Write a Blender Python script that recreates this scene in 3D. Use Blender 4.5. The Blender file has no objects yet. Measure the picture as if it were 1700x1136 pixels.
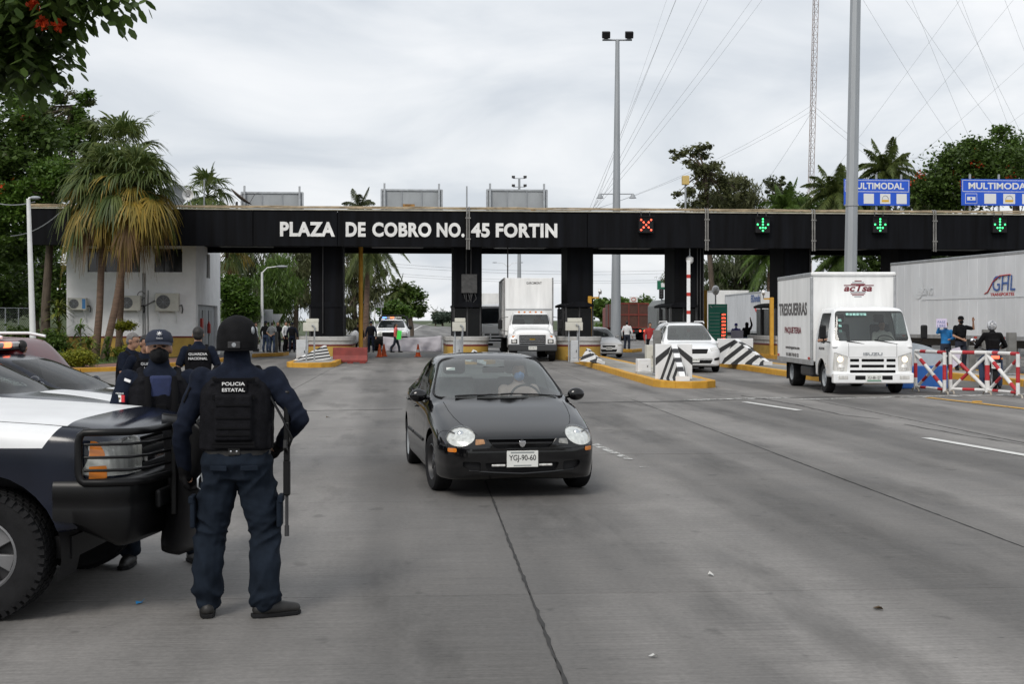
import bpy, bmesh, math, random
import numpy as np
from mathutils import Vector, Matrix, noise as mnoise
from mathutils.bvhtree import BVHTree

# ------------------------------------------------------------------ camera, sky, light
SC = bpy.context.scene
COL = SC.collection
rad = math.radians
F, HZ, CH = 2200.0, 532.0, 1.8            # focal length in photo pixels, horizon row, eye height
cam_d = bpy.data.cameras.new('camera')
cam = bpy.data.objects.new('camera', cam_d)
COL.objects.link(cam)
cam.location = (0, 0, CH)
cam.rotation_euler = (rad(90), 0, 0)
cam_d.sensor_width = 36.0
cam_d.lens = 36.0 * F / 1700.0
cam_d.shift_y = (HZ - 568.0) / 1700.0
cam_d.clip_start = 0.1
cam_d.clip_end = 9000
cam_d.dof.use_dof = False
SC.camera = cam

SUN_EL, SUN_AZ = rad(44), rad(205)         # behind the camera to the left, veiled
world = bpy.data.worlds.new('World')
SC.world = world
world.use_nodes = True
wn, wl = world.node_tree.nodes, world.node_tree.links
wn.clear()
w_out = wn.new('ShaderNodeOutputWorld')
sky = wn.new('ShaderNodeTexSky')
sky.sky_type = 'NISHITA'
sky.sun_disc = False
sky.sun_elevation = SUN_EL
sky.sun_rotation = SUN_AZ
sky.air_density = 1.0
sky.dust_density = 3.0
bg_sky = wn.new('ShaderNodeBackground')
bg_sky.inputs[1].default_value = 0.11
wl.new(sky.outputs[0], bg_sky.inputs[0])
tc = wn.new('ShaderNodeTexCoord')
sep = wn.new('ShaderNodeSeparateXYZ')
wl.new(tc.outputs['Generated'], sep.inputs[0])
def wmath(op, a, b=None, clamp=False):
 n = wn.new('ShaderNodeMath'); n.operation = op; n.use_clamp = clamp
 for i, x in enumerate((a, b)):
  if x is None: continue
  if isinstance(x, (int, float)): n.inputs[i].default_value = x
  else: wl.new(x, n.inputs[i])
 return n.outputs[0]
# a flat cloud deck overhead: direction divided by height, so that the clouds stretch towards the horizon
hz_ = wmath('ADD', wmath('MAXIMUM', sep.outputs[2], 0.0), 0.24)
comb = wn.new('ShaderNodeCombineXYZ')
wl.new(wmath('DIVIDE', sep.outputs[0], hz_), comb.inputs[0])
wl.new(wmath('DIVIDE', sep.outputs[1], hz_), comb.inputs[1])
n1 = wn.new('ShaderNodeTexNoise'); n1.inputs['Scale'].default_value = 1.7; n1.inputs['Detail'].default_value = 6; n1.inputs['Roughness'].default_value = 0.52
n1.inputs['Distortion'].default_value = 0.5
wl.new(comb.outputs[0], n1.inputs['Vector'])
cr = wn.new('ShaderNodeValToRGB')
cr.color_ramp.elements[0].position = 0.36; cr.color_ramp.elements[0].color = (0.535, 0.57, 0.615, 1)
cr.color_ramp.elements[1].position = 0.66; cr.color_ramp.elements[1].color = (0.775, 0.785, 0.80, 1)
e = cr.color_ramp.elements.new(0.5); e.color = (0.655, 0.68, 0.71, 1)
wl.new(n1.outputs[0], cr.inputs[0])
bg_cl = wn.new('ShaderNodeBackground')
bg_cl.inputs[1].default_value = 1.0
wl.new(cr.outputs[0], bg_cl.inputs[0])
mixs = wn.new('ShaderNodeMixShader'); mixs.inputs[0].default_value = 0.93
wl.new(bg_sky.outputs[0], mixs.inputs[1]); wl.new(bg_cl.outputs[0], mixs.inputs[2])
wl.new(mixs.outputs[0], w_out.inputs[0])

sun_d = bpy.data.lights.new('sun', 'SUN')
sun_d.energy = 1.5
sun_d.angle = rad(22)
sun_d.color = (1.0, 0.95, 0.88)
sun = bpy.data.objects.new('sun', sun_d)
COL.objects.link(sun)
sun_dir = Vector((math.sin(SUN_AZ) * math.cos(SUN_EL), math.cos(SUN_AZ) * math.cos(SUN_EL), math.sin(SUN_EL)))
sun.rotation_euler = sun_dir.to_track_quat('Z', 'Y').to_euler()

SC.view_settings.view_transform = 'Standard'
SC.view_settings.look = 'None'
SC.view_settings.exposure = 0.34
SC.view_settings.gamma = 1.0
SC.view_settings.use_curve_mapping = False
SC.render.engine = 'CYCLES'
SC.cycles.use_denoising = True
SC.cycles.max_bounces = 8
SC.cycles.transparent_max_bounces = 24
SC.cycles.caustics_reflective = False
SC.cycles.caustics_refractive = False

# ------------------------------------------------------------------ places
ANG = math.atan(0.085)                     # the road runs a little to the left of the view
CA, SA = math.cos(ANG), math.sin(ANG)
def W(u, v, z=0.0):                         # road frame (u across to the right, v along) to world
 return Vector((u * CA - v * SA, u * SA + v * CA, z))
def G(px, py):                              # a photo pixel on the ground
 Y = F * CH / (py - HZ)
 return Vector(((px - 850) / F * Y, Y, 0))
def P(px, py, Y):                           # a photo pixel at distance Y
 return Vector(((px - 850) / F * Y, Y, CH - (py - HZ) / F * Y))
def UV(p):                                  # world to road frame
 return (p[0] * CA + p[1] * SA, -p[0] * SA + p[1] * CA)
def on_v(px, v):                            # where the sight line of column px meets the plane v: (u, Y)
 k = (px - 850) / F
 Y = v / (CA - k * SA)
 return (k * Y * CA + Y * SA, Y)
def zrow(py, Y): return CH - (py - HZ) / F * Y

# ------------------------------------------------------------------ mesh helpers
def rotz(a): return Matrix.Rotation(a, 4, 'Z')
class MB:
 def __init__(s): s.v, s.f, s.m, s.xf = [], [], [], None
 def _add(s, vs, fs, mi=0):
  o = len(s.v)
  if s.xf is not None: vs = [s.xf @ Vector(p) for p in vs]
  s.v.extend([tuple(p) for p in vs])
  s.f.extend([tuple(i + o for i in f) for f in fs])
  s.m.extend([mi] * len(fs))
  return s
 def box(s, x0, x1, y0, y1, z0, z1, mi=0):
  vs = [(x, y, z) for z in (z0, z1) for y in (y0, y1) for x in (x0, x1)]
  return s._add(vs, [(0, 2, 3, 1), (4, 5, 7, 6), (0, 1, 5, 4), (2, 6, 7, 3), (0, 4, 6, 2), (1, 3, 7, 5)], mi)
 def cbox(s, c, d, mi=0, rz=0, rx=0, ry=0):
  M = Matrix.Translation(Vector(c)) @ Matrix.Rotation(rz, 4, 'Z') @ Matrix.Rotation(ry, 4, 'Y') @ Matrix.Rotation(rx, 4, 'X')
  h = [x / 2 for x in d]
  vs = [M @ Vector((x, y, z)) for z in (-h[2], h[2]) for y in (-h[1], h[1]) for x in (-h[0], h[0])]
  return s._add(vs, [(0, 2, 3, 1), (4, 5, 7, 6), (0, 1, 5, 4), (2, 6, 7, 3), (0, 4, 6, 2), (1, 3, 7, 5)], mi)
 def path(s, pts, r, n=10, mi=0, cap=True, closed=False, sq=None):
  pts = [Vector(p) for p in pts]; k = len(pts)
  rs = r if isinstance(r, (list, tuple)) else [r] * k
  rings, up = [], None
  for i, p in enumerate(pts):
   a = pts[i - 1] if (i > 0 or closed) else p
   b = pts[(i + 1) % k] if (i < k - 1 or closed) else p
   t = (b - a).normalized() if (b - a).length > 1e-9 else Vector((0, 0, 1))
   if up is None:
    up = Vector((0, 0, 1)) if abs(t.z) < 0.9 else Vector((0, 1, 0))
   sd = t.cross(up)
   if sd.length < 1e-6: sd = t.cross(Vector((1, 0, 0)))
   sd.normalize(); up = sd.cross(t).normalized()
   off = math.pi / 4 if n == 4 else 0
   rings.append([p + rs[i] * ((1 if sq is None else sq) * math.cos(2 * math.pi * j / n + off) * sd + math.sin(2 * math.pi * j / n + off) * up) for j in range(n)])
  vs = [q for g in rings for q in g]
  fs = []
  for i in range(k if closed else k - 1):
   i2 = (i + 1) % k
   for j in range(n):
    j2 = (j + 1) % n
    fs.append((i * n + j, i * n + j2, i2 * n + j2, i2 * n + j))
  if cap and not closed:
   fs.append(tuple(range(n - 1, -1, -1))); fs.append(tuple((k - 1) * n + j for j in range(n)))
  return s._add(vs, fs, mi)
 def tube(s, a, b, r0, r1=None, n=10, mi=0, cap=True): return s.path([a, b], [r0, r0 if r1 is None else r1], n, mi, cap)
 def lathe(s, prof, n=24, c=(0, 0, 0), axis='z', mi=0, closed=False, cap=True):
  # prof: (r, h) pairs along the axis
  vs = []
  for (r, h) in prof:
   for j in range(n):
    a = 2 * math.pi * j / n
    x, y = r * math.cos(a), r * math.sin(a)
    q = {'z': (x, y, h), 'x': (h, x, y), 'y': (y, h, x)}[axis]
    vs.append((c[0] + q[0], c[1] + q[1], c[2] + q[2]))
  fs = []; k = len(prof)
  for i in range(k if closed else k - 1):
   i2 = (i + 1) % k
   for j in range(n):
    j2 = (j + 1) % n
    fs.append((i * n + j, i * n + j2, i2 * n + j2, i2 * n + j))
  if not closed and cap:
   if prof[0][0] > 1e-6: fs.append(tuple(range(n - 1, -1, -1)))
   if prof[-1][0] > 1e-6: fs.append(tuple((k - 1) * n + j for j in range(n)))
  return s._add(vs, fs, mi)
 def prism(s, poly, axis, d0, d1, mi=0, mcap=None):
  # poly in the plane across axis: x:(y,z)  y:(x,z)  z:(x,y)
  def q(p, d): return {'x': (d, p[0], p[1]), 'y': (p[0], d, p[1]), 'z': (p[0], p[1], d)}[axis]
  n = len(poly)
  vs = [q(p, d0) for p in poly] + [q(p, d1) for p in poly]
  fs = [(i, (i + 1) % n, n + (i + 1) % n, n + i) for i in range(n)]
  s._add(vs, fs, mi)
  o = len(s.v) - 2 * n
  s.f += [tuple(o + i for i in range(n - 1, -1, -1)), tuple(o + n + i for i in range(n))]
  s.m += [mi if mcap is None else mcap] * 2
  return s
 def ball(s, c, r, nu=16, nv=10, mi=0, rot=None):
  if not isinstance(r, (tuple, list)): r = (r, r, r)
  vs, fs = [], []
  M = rot.to_3x3() if rot is not None else None
  for i in range(nv + 1):
   th = math.pi * i / nv
   for j in range(nu):
    ph = 2 * math.pi * j / nu
    p = Vector((r[0] * math.sin(th) * math.cos(ph), r[1] * math.sin(th) * math.sin(ph), r[2] * math.cos(th)))
    if M is not None: p = M @ p
    vs.append(p + Vector(c))
  for i in range(nv):
   for j in range(nu):
    j2 = (j + 1) % nu
    a, b, cc, d = i * nu + j, (i + 1) * nu + j, (i + 1) * nu + j2, i * nu + j2
    if i == 0: fs.append((a, b, cc))
    elif i == nv - 1: fs.append((a, b, d))
    else: fs.append((a, b, cc, d))
  return s._add(vs, fs, mi)
 def grid(s, rows, mi=0, closed=False):
  k, n = len(rows), len(rows[0])
  vs = [p for r in rows for p in r]
  fs = []
  for i in range(k - 1):
   for j in range(n if closed else n - 1):
    j2 = (j + 1) % n
    fs.append((i * n + j, i * n + j2, (i + 1) * n + j2, (i + 1) * n + j))
  return s._add(vs, fs, mi)
 def quad(s, a, b, c, d, mi=0): return s._add([a, b, c, d], [(0, 1, 2, 3)], mi)
 def mesh(s, name, mats, smooth=None):
  me = bpy.data.meshes.new(name)
  me.from_pydata(s.v, [], s.f)
  fix_mesh(me, mats, smooth, s.m)
  return me
 def build(s, name, mats, parent=None, smooth=None, bevel=0, loc=None, rz=0, seg=2, tag_=None):
  me = s.mesh(name, mats, smooth)
  return link(name, me, parent, bevel, loc, rz, seg, tag_)
def fix_mesh(me, mats, smooth, mi=None, recalc=True):
 if not isinstance(mats, (list, tuple)): mats = [mats]
 for m in mats: me.materials.append(m)
 if mi is not None and len(mats) > 1: me.polygons.foreach_set('material_index', mi)
 if recalc:
  bm = bmesh.new(); bm.from_mesh(me)
  bmesh.ops.recalc_face_normals(bm, faces=bm.faces)
  bm.to_mesh(me); bm.free()
 if smooth is not None:
  me.polygons.foreach_set('use_smooth', [True] * len(me.polygons))
  if smooth < 179: me.set_sharp_from_angle(angle=rad(smooth))
 me.update()
def link(name, me, parent=None, bevel=0, loc=None, rz=0, seg=2, tag_=None):
 o = bpy.data.objects.new(name, me)
 COL.objects.link(o)
 if parent is not None: o.parent = parent
 if loc is not None: o.location = loc
 if rz: o.rotation_euler = (0, 0, rz)
 if bevel:
  b = o.modifiers.new('bevel', 'BEVEL'); b.width = bevel; b.segments = seg; b.limit_method = 'ANGLE'; b.angle_limit = rad(35)
 if tag_: tag(o, *tag_)
 return o
def tag(o, label=None, cat=None, group=None, kind=None):
 if label: o['label'] = label
 if cat: o['category'] = cat
 if group: o['group'] = group
 if kind: o['kind'] = kind
 return o
def thing(name, label, cat, loc=(0, 0, 0), rz=0, group=None):
 o = bpy.data.objects.new(name, None)
 COL.objects.link(o)
 o.location = loc; o.rotation_euler = (0, 0, rz); o.empty_display_size = 0.2
 return tag(o, label, cat, group)
def part(name, parent, loc=(0, 0, 0), rz=0):     # an Empty part that holds sub-parts
 o = bpy.data.objects.new(name, None)
 COL.objects.link(o); o.parent = parent; o.location = loc; o.rotation_euler = (0, 0, rz); o.empty_display_size = 0.1
 return o
def copy_tree(o, parent=None):
 c = o.copy(); COL.objects.link(c)
 if parent is not None: c.parent = parent
 for ch in o.children: copy_tree(ch, c)
 return c
def struct(o): o['kind'] = 'structure'; return o
SHOP = bpy.data.scenes.new('workshop')      # a scratch scene, so that evaluating one shape does not touch the whole place
def evaluated(o):
 SHOP.collection.objects.link(o)
 vl = SHOP.view_layers[0]; vl.update()
 return bpy.data.meshes.new_from_object(o.evaluated_get(vl.depsgraph))
def text_mesh(txt, height=None, width=None, bold=0.0, extrude=0.004, align='CENTER', shear=0.0, space=1.0):
 cu = bpy.data.curves.new('lettering', 'FONT')
 cu.body = txt; cu.extrude = extrude; cu.offset = bold; cu.align_x = align; cu.align_y = 'BOTTOM_BASELINE'
 cu.space_character = space; cu.shear = shear; cu.resolution_u = 4
 o = bpy.data.objects.new('lettering', cu)
 me = evaluated(o)
 bpy.data.objects.remove(o); bpy.data.curves.remove(cu)
 n = len(me.vertices)
 co = np.empty(n * 3); me.vertices.foreach_get('co', co); co = co.reshape(-1, 3)
 lo, hi = co.min(0), co.max(0)
 co[:, 0] -= (lo[0] + hi[0]) / 2; co[:, 1] -= lo[1]
 s = height / (hi[1] - lo[1]) if height else width / (hi[0] - lo[0])
 sx = width / (hi[0] - lo[0]) if width else s
 co[:, 0] *= sx; co[:, 1] *= s
 co = np.stack([co[:, 0], -co[:, 2], co[:, 1]], 1)      # upright, facing -y
 me.vertices.foreach_set('co', co.ravel()); me.update()
 return me
def letter(txt, m, parent, loc, height=None, width=None, rz=0, name='lettering', **k):
 me = text_mesh(txt, height, width, **k)
 me.materials.clear(); me.materials.append(m)
 return link(name, me, parent, loc=loc, rz=rz)

# ------------------------------------------------------------------ materials
MATS = {}
def mat(name, col, rough=0.6, metal=0.0, spec=0.5, var=0.0, scale=4.0, col2=None, bump=0.0, bscale=40.0, coat=0.0, emit=None, es=1.0, coords='Object', stretch=(1, 1, 1), rvar=0.0, detail=5, trans=0.0, sheen=0.0):
 if name in MATS: return MATS[name]
 m = bpy.data.materials.new(name); m.use_nodes = True
 nt = m.node_tree; b = nt.nodes['Principled BSDF']
 def setin(k, v):
  if k in b.inputs: b.inputs[k].default_value = v
 setin('Base Color', (*col, 1)); setin('Roughness', rough); setin('Metallic', metal); setin('Specular IOR Level', spec)
 setin('Coat Weight', coat); setin('Coat Roughness', 0.06); setin('Sheen Weight', sheen)
 if emit: setin('Emission Color', (*emit, 1)); setin('Emission Strength', es)
 if var or bump or col2 or rvar:
  t = nt.nodes.new('ShaderNodeTexCoord'); mp = nt.nodes.new('ShaderNodeMapping'); mp.inputs['Scale'].default_value = stretch
  nt.links.new(t.outputs[coords], mp.inputs[0])
  if var or col2 or rvar:
   nz = nt.nodes.new('ShaderNodeTexNoise'); nz.inputs['Scale'].default_value = scale; nz.inputs['Detail'].default_value = detail; nz.inputs['Roughness'].default_value = 0.6
   nt.links.new(mp.outputs[0], nz.inputs['Vector'])
   r = nt.nodes.new('ShaderNodeValToRGB')
   c2 = col2 or tuple(min(1, c * (1 + var)) for c in col)
   c1 = col if col2 else tuple(c * (1 - var) for c in col)
   r.color_ramp.elements[0].position = 0.35; r.color_ramp.elements[1].position = 0.68
   r.color_ramp.elements[0].color = (*c1, 1); r.color_ramp.elements[1].color = (*c2, 1)
   nt.links.new(nz.outputs[0], r.inputs[0]); nt.links.new(r.outputs[0], b.inputs['Base Color'])
   if rvar:
    mr = nt.nodes.new('ShaderNodeMapRange'); mr.inputs[3].default_value = rough - rvar; mr.inputs[4].default_value = rough + rvar
    nt.links.new(nz.outputs[0], mr.inputs[0]); nt.links.new(mr.outputs[0], b.inputs['Roughness'])
  if bump:
   n2 = nt.nodes.new('ShaderNodeTexNoise'); n2.inputs['Scale'].default_value = bscale; n2.inputs['Detail'].default_value = 4
   nt.links.new(mp.outputs[0], n2.inputs['Vector'])
   bp = nt.nodes.new('ShaderNodeBump'); bp.inputs['Strength'].default_value = bump; bp.inputs['Distance'].default_value = 0.02
   nt.links.new(n2.outputs[0], bp.inputs['Height']); nt.links.new(bp.outputs[0], b.inputs['Normal'])
 MATS[name] = m
 return m
def glass_mat(name, tint=(0.6, 0.66, 0.66), refl=1.0, dirt_sheen=0.0, gz=.95):
 if name in MATS: return MATS[name]
 m = bpy.data.materials.new(name); m.use_nodes = True
 nt = m.node_tree; nt.nodes.clear()
 o = nt.nodes.new('ShaderNodeOutputMaterial')
 tr = nt.nodes.new('ShaderNodeBsdfTransparent'); tr.inputs[0].default_value = (*tint, 1)
 gl = nt.nodes.new('ShaderNodeBsdfGlossy'); gl.inputs['Roughness'].default_value = 0.03; gl.inputs[0].default_value = (0.9, 0.9, 0.9, 1)
 lw = nt.nodes.new('ShaderNodeLayerWeight'); lw.inputs[0].default_value = 0.5        # Schlick, the same from both sides
 pw = nt.nodes.new('ShaderNodeMath'); pw.operation = 'POWER'; pw.inputs[1].default_value = 5.0
 nt.links.new(lw.outputs['Facing'], pw.inputs[0])
 fr = nt.nodes.new('ShaderNodeMath'); fr.operation = 'MULTIPLY_ADD'; fr.inputs[1].default_value = gz; fr.inputs[2].default_value = 0.045 * refl
 nt.links.new(pw.outputs[0], fr.inputs[0])
 mx = nt.nodes.new('ShaderNodeMixShader')
 nt.links.new(fr.outputs[0], mx.inputs[0]); nt.links.new(tr.outputs[0], mx.inputs[1]); nt.links.new(gl.outputs[0], mx.inputs[2])
 last = mx
 if dirt_sheen:
  df = nt.nodes.new('ShaderNodeBsdfDiffuse'); df.inputs[0].default_value = (0.5, 0.52, 0.52, 1)  # even pale film: dirt, plus sky sheen painted into the windscreens
  m2 = nt.nodes.new('ShaderNodeMixShader'); m2.inputs[0].default_value = dirt_sheen
  nt.links.new(mx.outputs[0], m2.inputs[1]); nt.links.new(df.outputs[0], m2.inputs[2]); last = m2
 nt.links.new(last.outputs[0], o.inputs[0])
 MATS[name] = m
 return m
def stripe_mat(name, ca, cb, vec, period, duty=0.5, rough=0.6, phase=0.0, var=0.12):
 # two paints in bands across vec (object space)
 if name in MATS: return MATS[name]
 m = bpy.data.materials.new(name); m.use_nodes = True
 nt = m.node_tree; b = nt.nodes['Principled BSDF']; b.inputs['Roughness'].default_value = rough
 t = nt.nodes.new('ShaderNodeTexCoord')
 d = nt.nodes.new('ShaderNodeVectorMath'); d.operation = 'DOT_PRODUCT'; d.inputs[1].default_value = vec
 nt.links.new(t.outputs['Object'], d.inputs[0])
 def mth(op, a, bb):
  n = nt.nodes.new('ShaderNodeMath'); n.operation = op
  nt.links.new(a, n.inputs[0]); n.inputs[1].default_value = bb
  return n.outputs[0]
 f = mth('FRACT', mth('ADD', mth('DIVIDE', d.outputs['Value'], period), 100.0 + phase), 0)
 g = mth('GREATER_THAN', f, duty)
 mx = nt.nodes.new('ShaderNodeMix'); mx.data_type = 'RGBA'
 nt.links.new(g, mx.inputs[0]); mx.inputs[6].default_value = (*ca, 1); mx.inputs[7].default_value = (*cb, 1)
 nz = nt.nodes.new('ShaderNodeTexNoise'); nz.inputs['Scale'].default_value = 7; nz.inputs['Detail'].default_value = 6
 nt.links.new(t.outputs['Object'], nz.inputs['Vector'])
 mr = nt.nodes.new('ShaderNodeMapRange'); mr.inputs[1].default_value = 0.3; mr.inputs[2].default_value = 0.7; mr.inputs[3].default_value = 1 - 2 * var; mr.inputs[4].default_value = 1.0
 nt.links.new(nz.outputs[0], mr.inputs[0])
 m2 = nt.nodes.new('ShaderNodeMix'); m2.data_type = 'RGBA'; m2.blend_type = 'MULTIPLY'; m2.inputs[0].default_value = 1
 nt.links.new(mx.outputs[2], m2.inputs[6]); nt.links.new(mr.outputs[0], m2.inputs[7])
 nt.links.new(m2.outputs[2], b.inputs['Base Color'])
 MATS[name] = m
 return m
def leaf_mat(name, c1, c2, trans=0.35, rough=0.5):
 if name in MATS: return MATS[name]
 m = bpy.data.materials.new(name); m.use_nodes = True
 nt = m.node_tree; b = nt.nodes['Principled BSDF']; b.inputs['Roughness'].default_value = rough; b.inputs['Specular IOR Level'].default_value = 0.35
 g = nt.nodes.new('ShaderNodeNewGeometry')
 r = nt.nodes.new('ShaderNodeValToRGB')
 r.color_ramp.elements[0].color = (*c1, 1); r.color_ramp.elements[1].color = (*c2, 1)
 nt.links.new(g.outputs['Random Per Island'], r.inputs[0]); nt.links.new(r.outputs[0], b.inputs['Base Color'])
 tl = nt.nodes.new('ShaderNodeBsdfTranslucent'); nt.links.new(r.outputs[0], tl.inputs[0])
 mx = nt.nodes.new('ShaderNodeMixShader'); mx.inputs[0].default_value = trans
 nt.links.new(b.outputs[0], mx.inputs[1]); nt.links.new(tl.outputs[0], mx.inputs[2])
 nt.links.new(mx.outputs[0], nt.nodes['Material Output'].inputs[0])
 MATS[name] = m
 return m
def concrete_mat(name, base, road=False):
 # cast concrete in road-frame coordinates: broom lines across, blotches, worn wheel bands
 if name in MATS: return MATS[name]
 m = bpy.data.materials.new(name); m.use_nodes = True
 nt = m.node_tree; b = nt.nodes['Principled BSDF']; b.inputs['Roughness'].default_value = 0.82; b.inputs['Specular IOR Level'].default_value = 0.35
 g = nt.nodes.new('ShaderNodeNewGeometry')
 rt = nt.nodes.new('ShaderNodeVectorRotate'); rt.rotation_type = 'Z_AXIS'; rt.inputs['Angle'].default_value = -ANG
 nt.links.new(g.outputs['Position'], rt.inputs['Vector'])
 def nz(scale, st, det=5, ro=0.6):
  mp = nt.nodes.new('ShaderNodeMapping'); mp.inputs['Scale'].default_value = st
  nt.links.new(rt.outputs[0], mp.inputs[0])
  n = nt.nodes.new('ShaderNodeTexNoise'); n.inputs['Scale'].default_value = scale; n.inputs['Detail'].default_value = det; n.inputs['Roughness'].default_value = ro
  nt.links.new(mp.outputs[0], n.inputs['Vector'])
  return n.outputs[0]
 def mr(x, a0, a1, b0, b1):
  n = nt.nodes.new('ShaderNodeMapRange'); n.inputs[1].default_value = a0; n.inputs[2].default_value = a1; n.inputs[3].default_value = b0; n.inputs[4].default_value = b1
  nt.links.new(x, n.inputs[0]); return n.outputs[0]
 def mul(x, y):
  n = nt.nodes.new('ShaderNodeMath'); n.operation = 'MULTIPLY'
  for i, q in enumerate((x, y)):
   if isinstance(q, float): n.inputs[i].default_value = q
   else: nt.links.new(q, n.inputs[i])
  return n.outputs[0]
 broom = nz(1.0, (1.2, 85, 1), 3, 0.7)          # thin lines across the road
 fine = nz(26, (1, 1, 1), 6, 0.7)
 blot = nz(0.32, (1, 0.45, 1), 5, 0.6)
 blot2 = nz(1.7, (1, 0.5, 1), 5, 0.62)
 tyre = nz(0.6, (1, 0.03, 1), 3, 0.5)           # long dark bands along the lanes
 pit = nz(9, (1, 3.5, 1), 2, 0.5)
 v = mul(mr(blot, 0.3, 0.7, 0.76, 1.2), mr(blot2, 0.3, 0.7, 0.86, 1.12))
 v = mul(v, mr(tyre, 0.41, 0.60, 0.66, 1.15))
 v = mul(v, mr(fine, 0.25, 0.75, 0.80, 1.20))
 v = mul(v, mr(broom, 0.28, 0.72, 0.74, 1.22))
 v = mul(v, mr(pit, 0.24, 0.30, 0.55, 1.0))
 v = mul(v, mr(nz(0.9, (1, 0.22, 1), 6, 0.65), 0.52, 0.66, 1.0, 0.64))      # long oily stains
 v = mul(v, mr(nz(3.1, (1, 0.8, 1), 3, 0.5), 0.66, 0.72, 1.0, 0.72))        # drips
 v = mul(v, mr(nz(0.5, (1, 0.5, 1), 7, 0.7), 0.55, 0.72, 1.0, 1.22))        # paler worn patches
 oi = nt.nodes.new('ShaderNodeObjectInfo')
 v = mul(v, mr(oi.outputs['Random'], 0, 1, 0.93, 1.06))
 c = nt.nodes.new('ShaderNodeMix'); c.data_type = 'RGBA'; c.blend_type = 'MULTIPLY'; c.inputs[0].default_value = 1; c.inputs[6].default_value = (*base, 1)
 nt.links.new(v, c.inputs[7]); nt.links.new(c.outputs[2], b.inputs['Base Color'])
 bp = nt.nodes.new('ShaderNodeBump'); bp.inputs['Strength'].default_value = 0.35; bp.inputs['Distance'].default_value = 0.006
 ad = nt.nodes.new('ShaderNodeMath'); ad.operation = 'ADD'
 nt.links.new(broom, ad.inputs[0]); nt.links.new(fine, ad.inputs[1])
 nt.links.new(ad.outputs[0], bp.inputs['Height']); nt.links.new(bp.outputs[0], b.inputs['Normal'])
 nt.links.new(mr(blot2, 0.3, 0.7, 0.68, 0.9), b.inputs['Roughness'])
 MATS[name] = m
 return m

BLACKPAINT = mat('soot_black_paint', (0.0036, 0.0036, 0.0042), 0.75, scale=1.6, stretch=(1.6, 1.6, 0.10), bump=0.08, bscale=12, spec=0.10, col2=(0.0085, 0.0095, 0.0125))
YELLOW = mat('kerb_yellow_paint', (0.50, 0.25, 0.02), 0.7, col2=(.62, .34, .04), scale=3.5, bump=0.15, bscale=30)
OCHRE = mat('ochre_wall_paint', (0.42, 0.27, 0.055), 0.7, var=0.18, scale=2.0)
WHITEPAINT = mat('white_wall_paint', (0.80, 0.805, 0.81), 0.75, var=0.07, scale=1.4, bump=0.06, bscale=30)
WHITE = mat('white_paint', (0.76, 0.765, 0.77), 0.4, var=0.05, scale=3)
WHITEV = mat('white_vehicle_paint', (0.82, 0.83, 0.835), 0.3, var=0.04, scale=2.0, coat=0.7)
REDSTRIPE = mat('dark_red_stripe_paint', (0.13, 0.016, 0.014), 0.6, var=0.15)
GREYBAND = mat('grey_booth_plaster', (0.42, 0.42, 0.41), 0.7, var=0.15, scale=3)
STEEL = mat('galvanised_steel', (0.42, 0.44, 0.46), 0.45, metal=0.55, var=0.14, scale=5)
GREYM = mat('grey_enamel', (0.30, 0.32, 0.34), 0.5, var=0.1, scale=3)
DARKM = mat('dark_metal', (0.03, 0.03, 0.032), 0.5, var=0.2)
RUBBER = mat('tyre_rubber', (0.012, 0.012, 0.013), 0.85, spec=.2, var=0.25, scale=9, bump=0.1, bscale=60)
BLACKPL = mat('black_plastic', (0.009, 0.009, 0.010), 0.5, var=0.15, spec=0.25)
CHROME = mat('chrome', (0.7, 0.7, 0.72), 0.12, metal=1.0)
ALLOY = mat('wheel_alloy', (0.42, 0.43, 0.44), 0.35, metal=0.8, var=0.1)
BEIGE = mat('beige_enamel', (0.55, 0.54, 0.48), 0.5, var=0.08)
RED = mat('red_plastic', (0.45, 0.03, 0.02), 0.45, var=0.12)
AMBER = mat('amber_lens', (0.62, 0.19, 0.02), 0.2, coat=0.5)
PLATE = mat('plate_white', (0.72, 0.73, 0.7), 0.45, var=0.05)
INK = mat('black_ink', (0.02, 0.02, 0.022), 0.6)
RUST = mat('rusty_pipe', (0.33, 0.26, 0.17), 0.75, var=0.4, scale=2.5)
SKIN = mat('tan_skin', (0.34, 0.185, 0.12), 0.55, var=0.08, scale=9)
HAIR = mat('dark_hair', (0.012, 0.010, 0.009), 0.6, var=0.3, scale=60, stretch=(1, 1, 0.2), bump=0.3, bscale=90)
LAMPGLASS = mat('headlamp_clear', (0.74, 0.73, 0.70), 0.2, metal=0.3, var=0.16, scale=30, coat=1.0, detail=1, stretch=(1, 1, .12))
GLASSD = mat('dark_window_glass', (0.012, 0.014, 0.016), 0.06, spec=0.7)
GLASS = glass_mat('clear_glass', (0.55, 0.62, 0.62), 1.0)
TINT = glass_mat('tinted_glass', (0.16, 0.19, 0.19), 1.0)
# ------------------------------------------------------------------ the ground, the road
random.seed(7)
GRASS = mat('grass_ground', (0.045, 0.065, 0.018), 0.9, var=0.45, scale=0.35, bump=0.5, bscale=12)
DIRT = mat('joint_tar', (0.028, 0.027, 0.026), 0.9, var=0.3, scale=3)
ROADM = concrete_mat('road_concrete', (0.190, 0.182, 0.173))
FARROAD = concrete_mat('far_road_surface', (0.18, 0.176, 0.17))
def sheet(name, pts, z, m):
 mb = MB(); mb._add([(p[0], p[1], z) for p in pts], [tuple(range(len(pts)))])
 return struct(mb.build(name, m))
sheet('ground', [(-4000, -200), (4000, -200), (4000, 6000), (-4000, 6000)], -0.06, GRASS)
road = struct(sheet('road', [W(-34, -4), W(46, -4), W(46, 64), W(-34, 64)], -0.014, DIRT))
SLW, SLL = 4.05, 4.5
SANG = math.atan(0.068)                     # the slabs lie at their own slight angle
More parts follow.
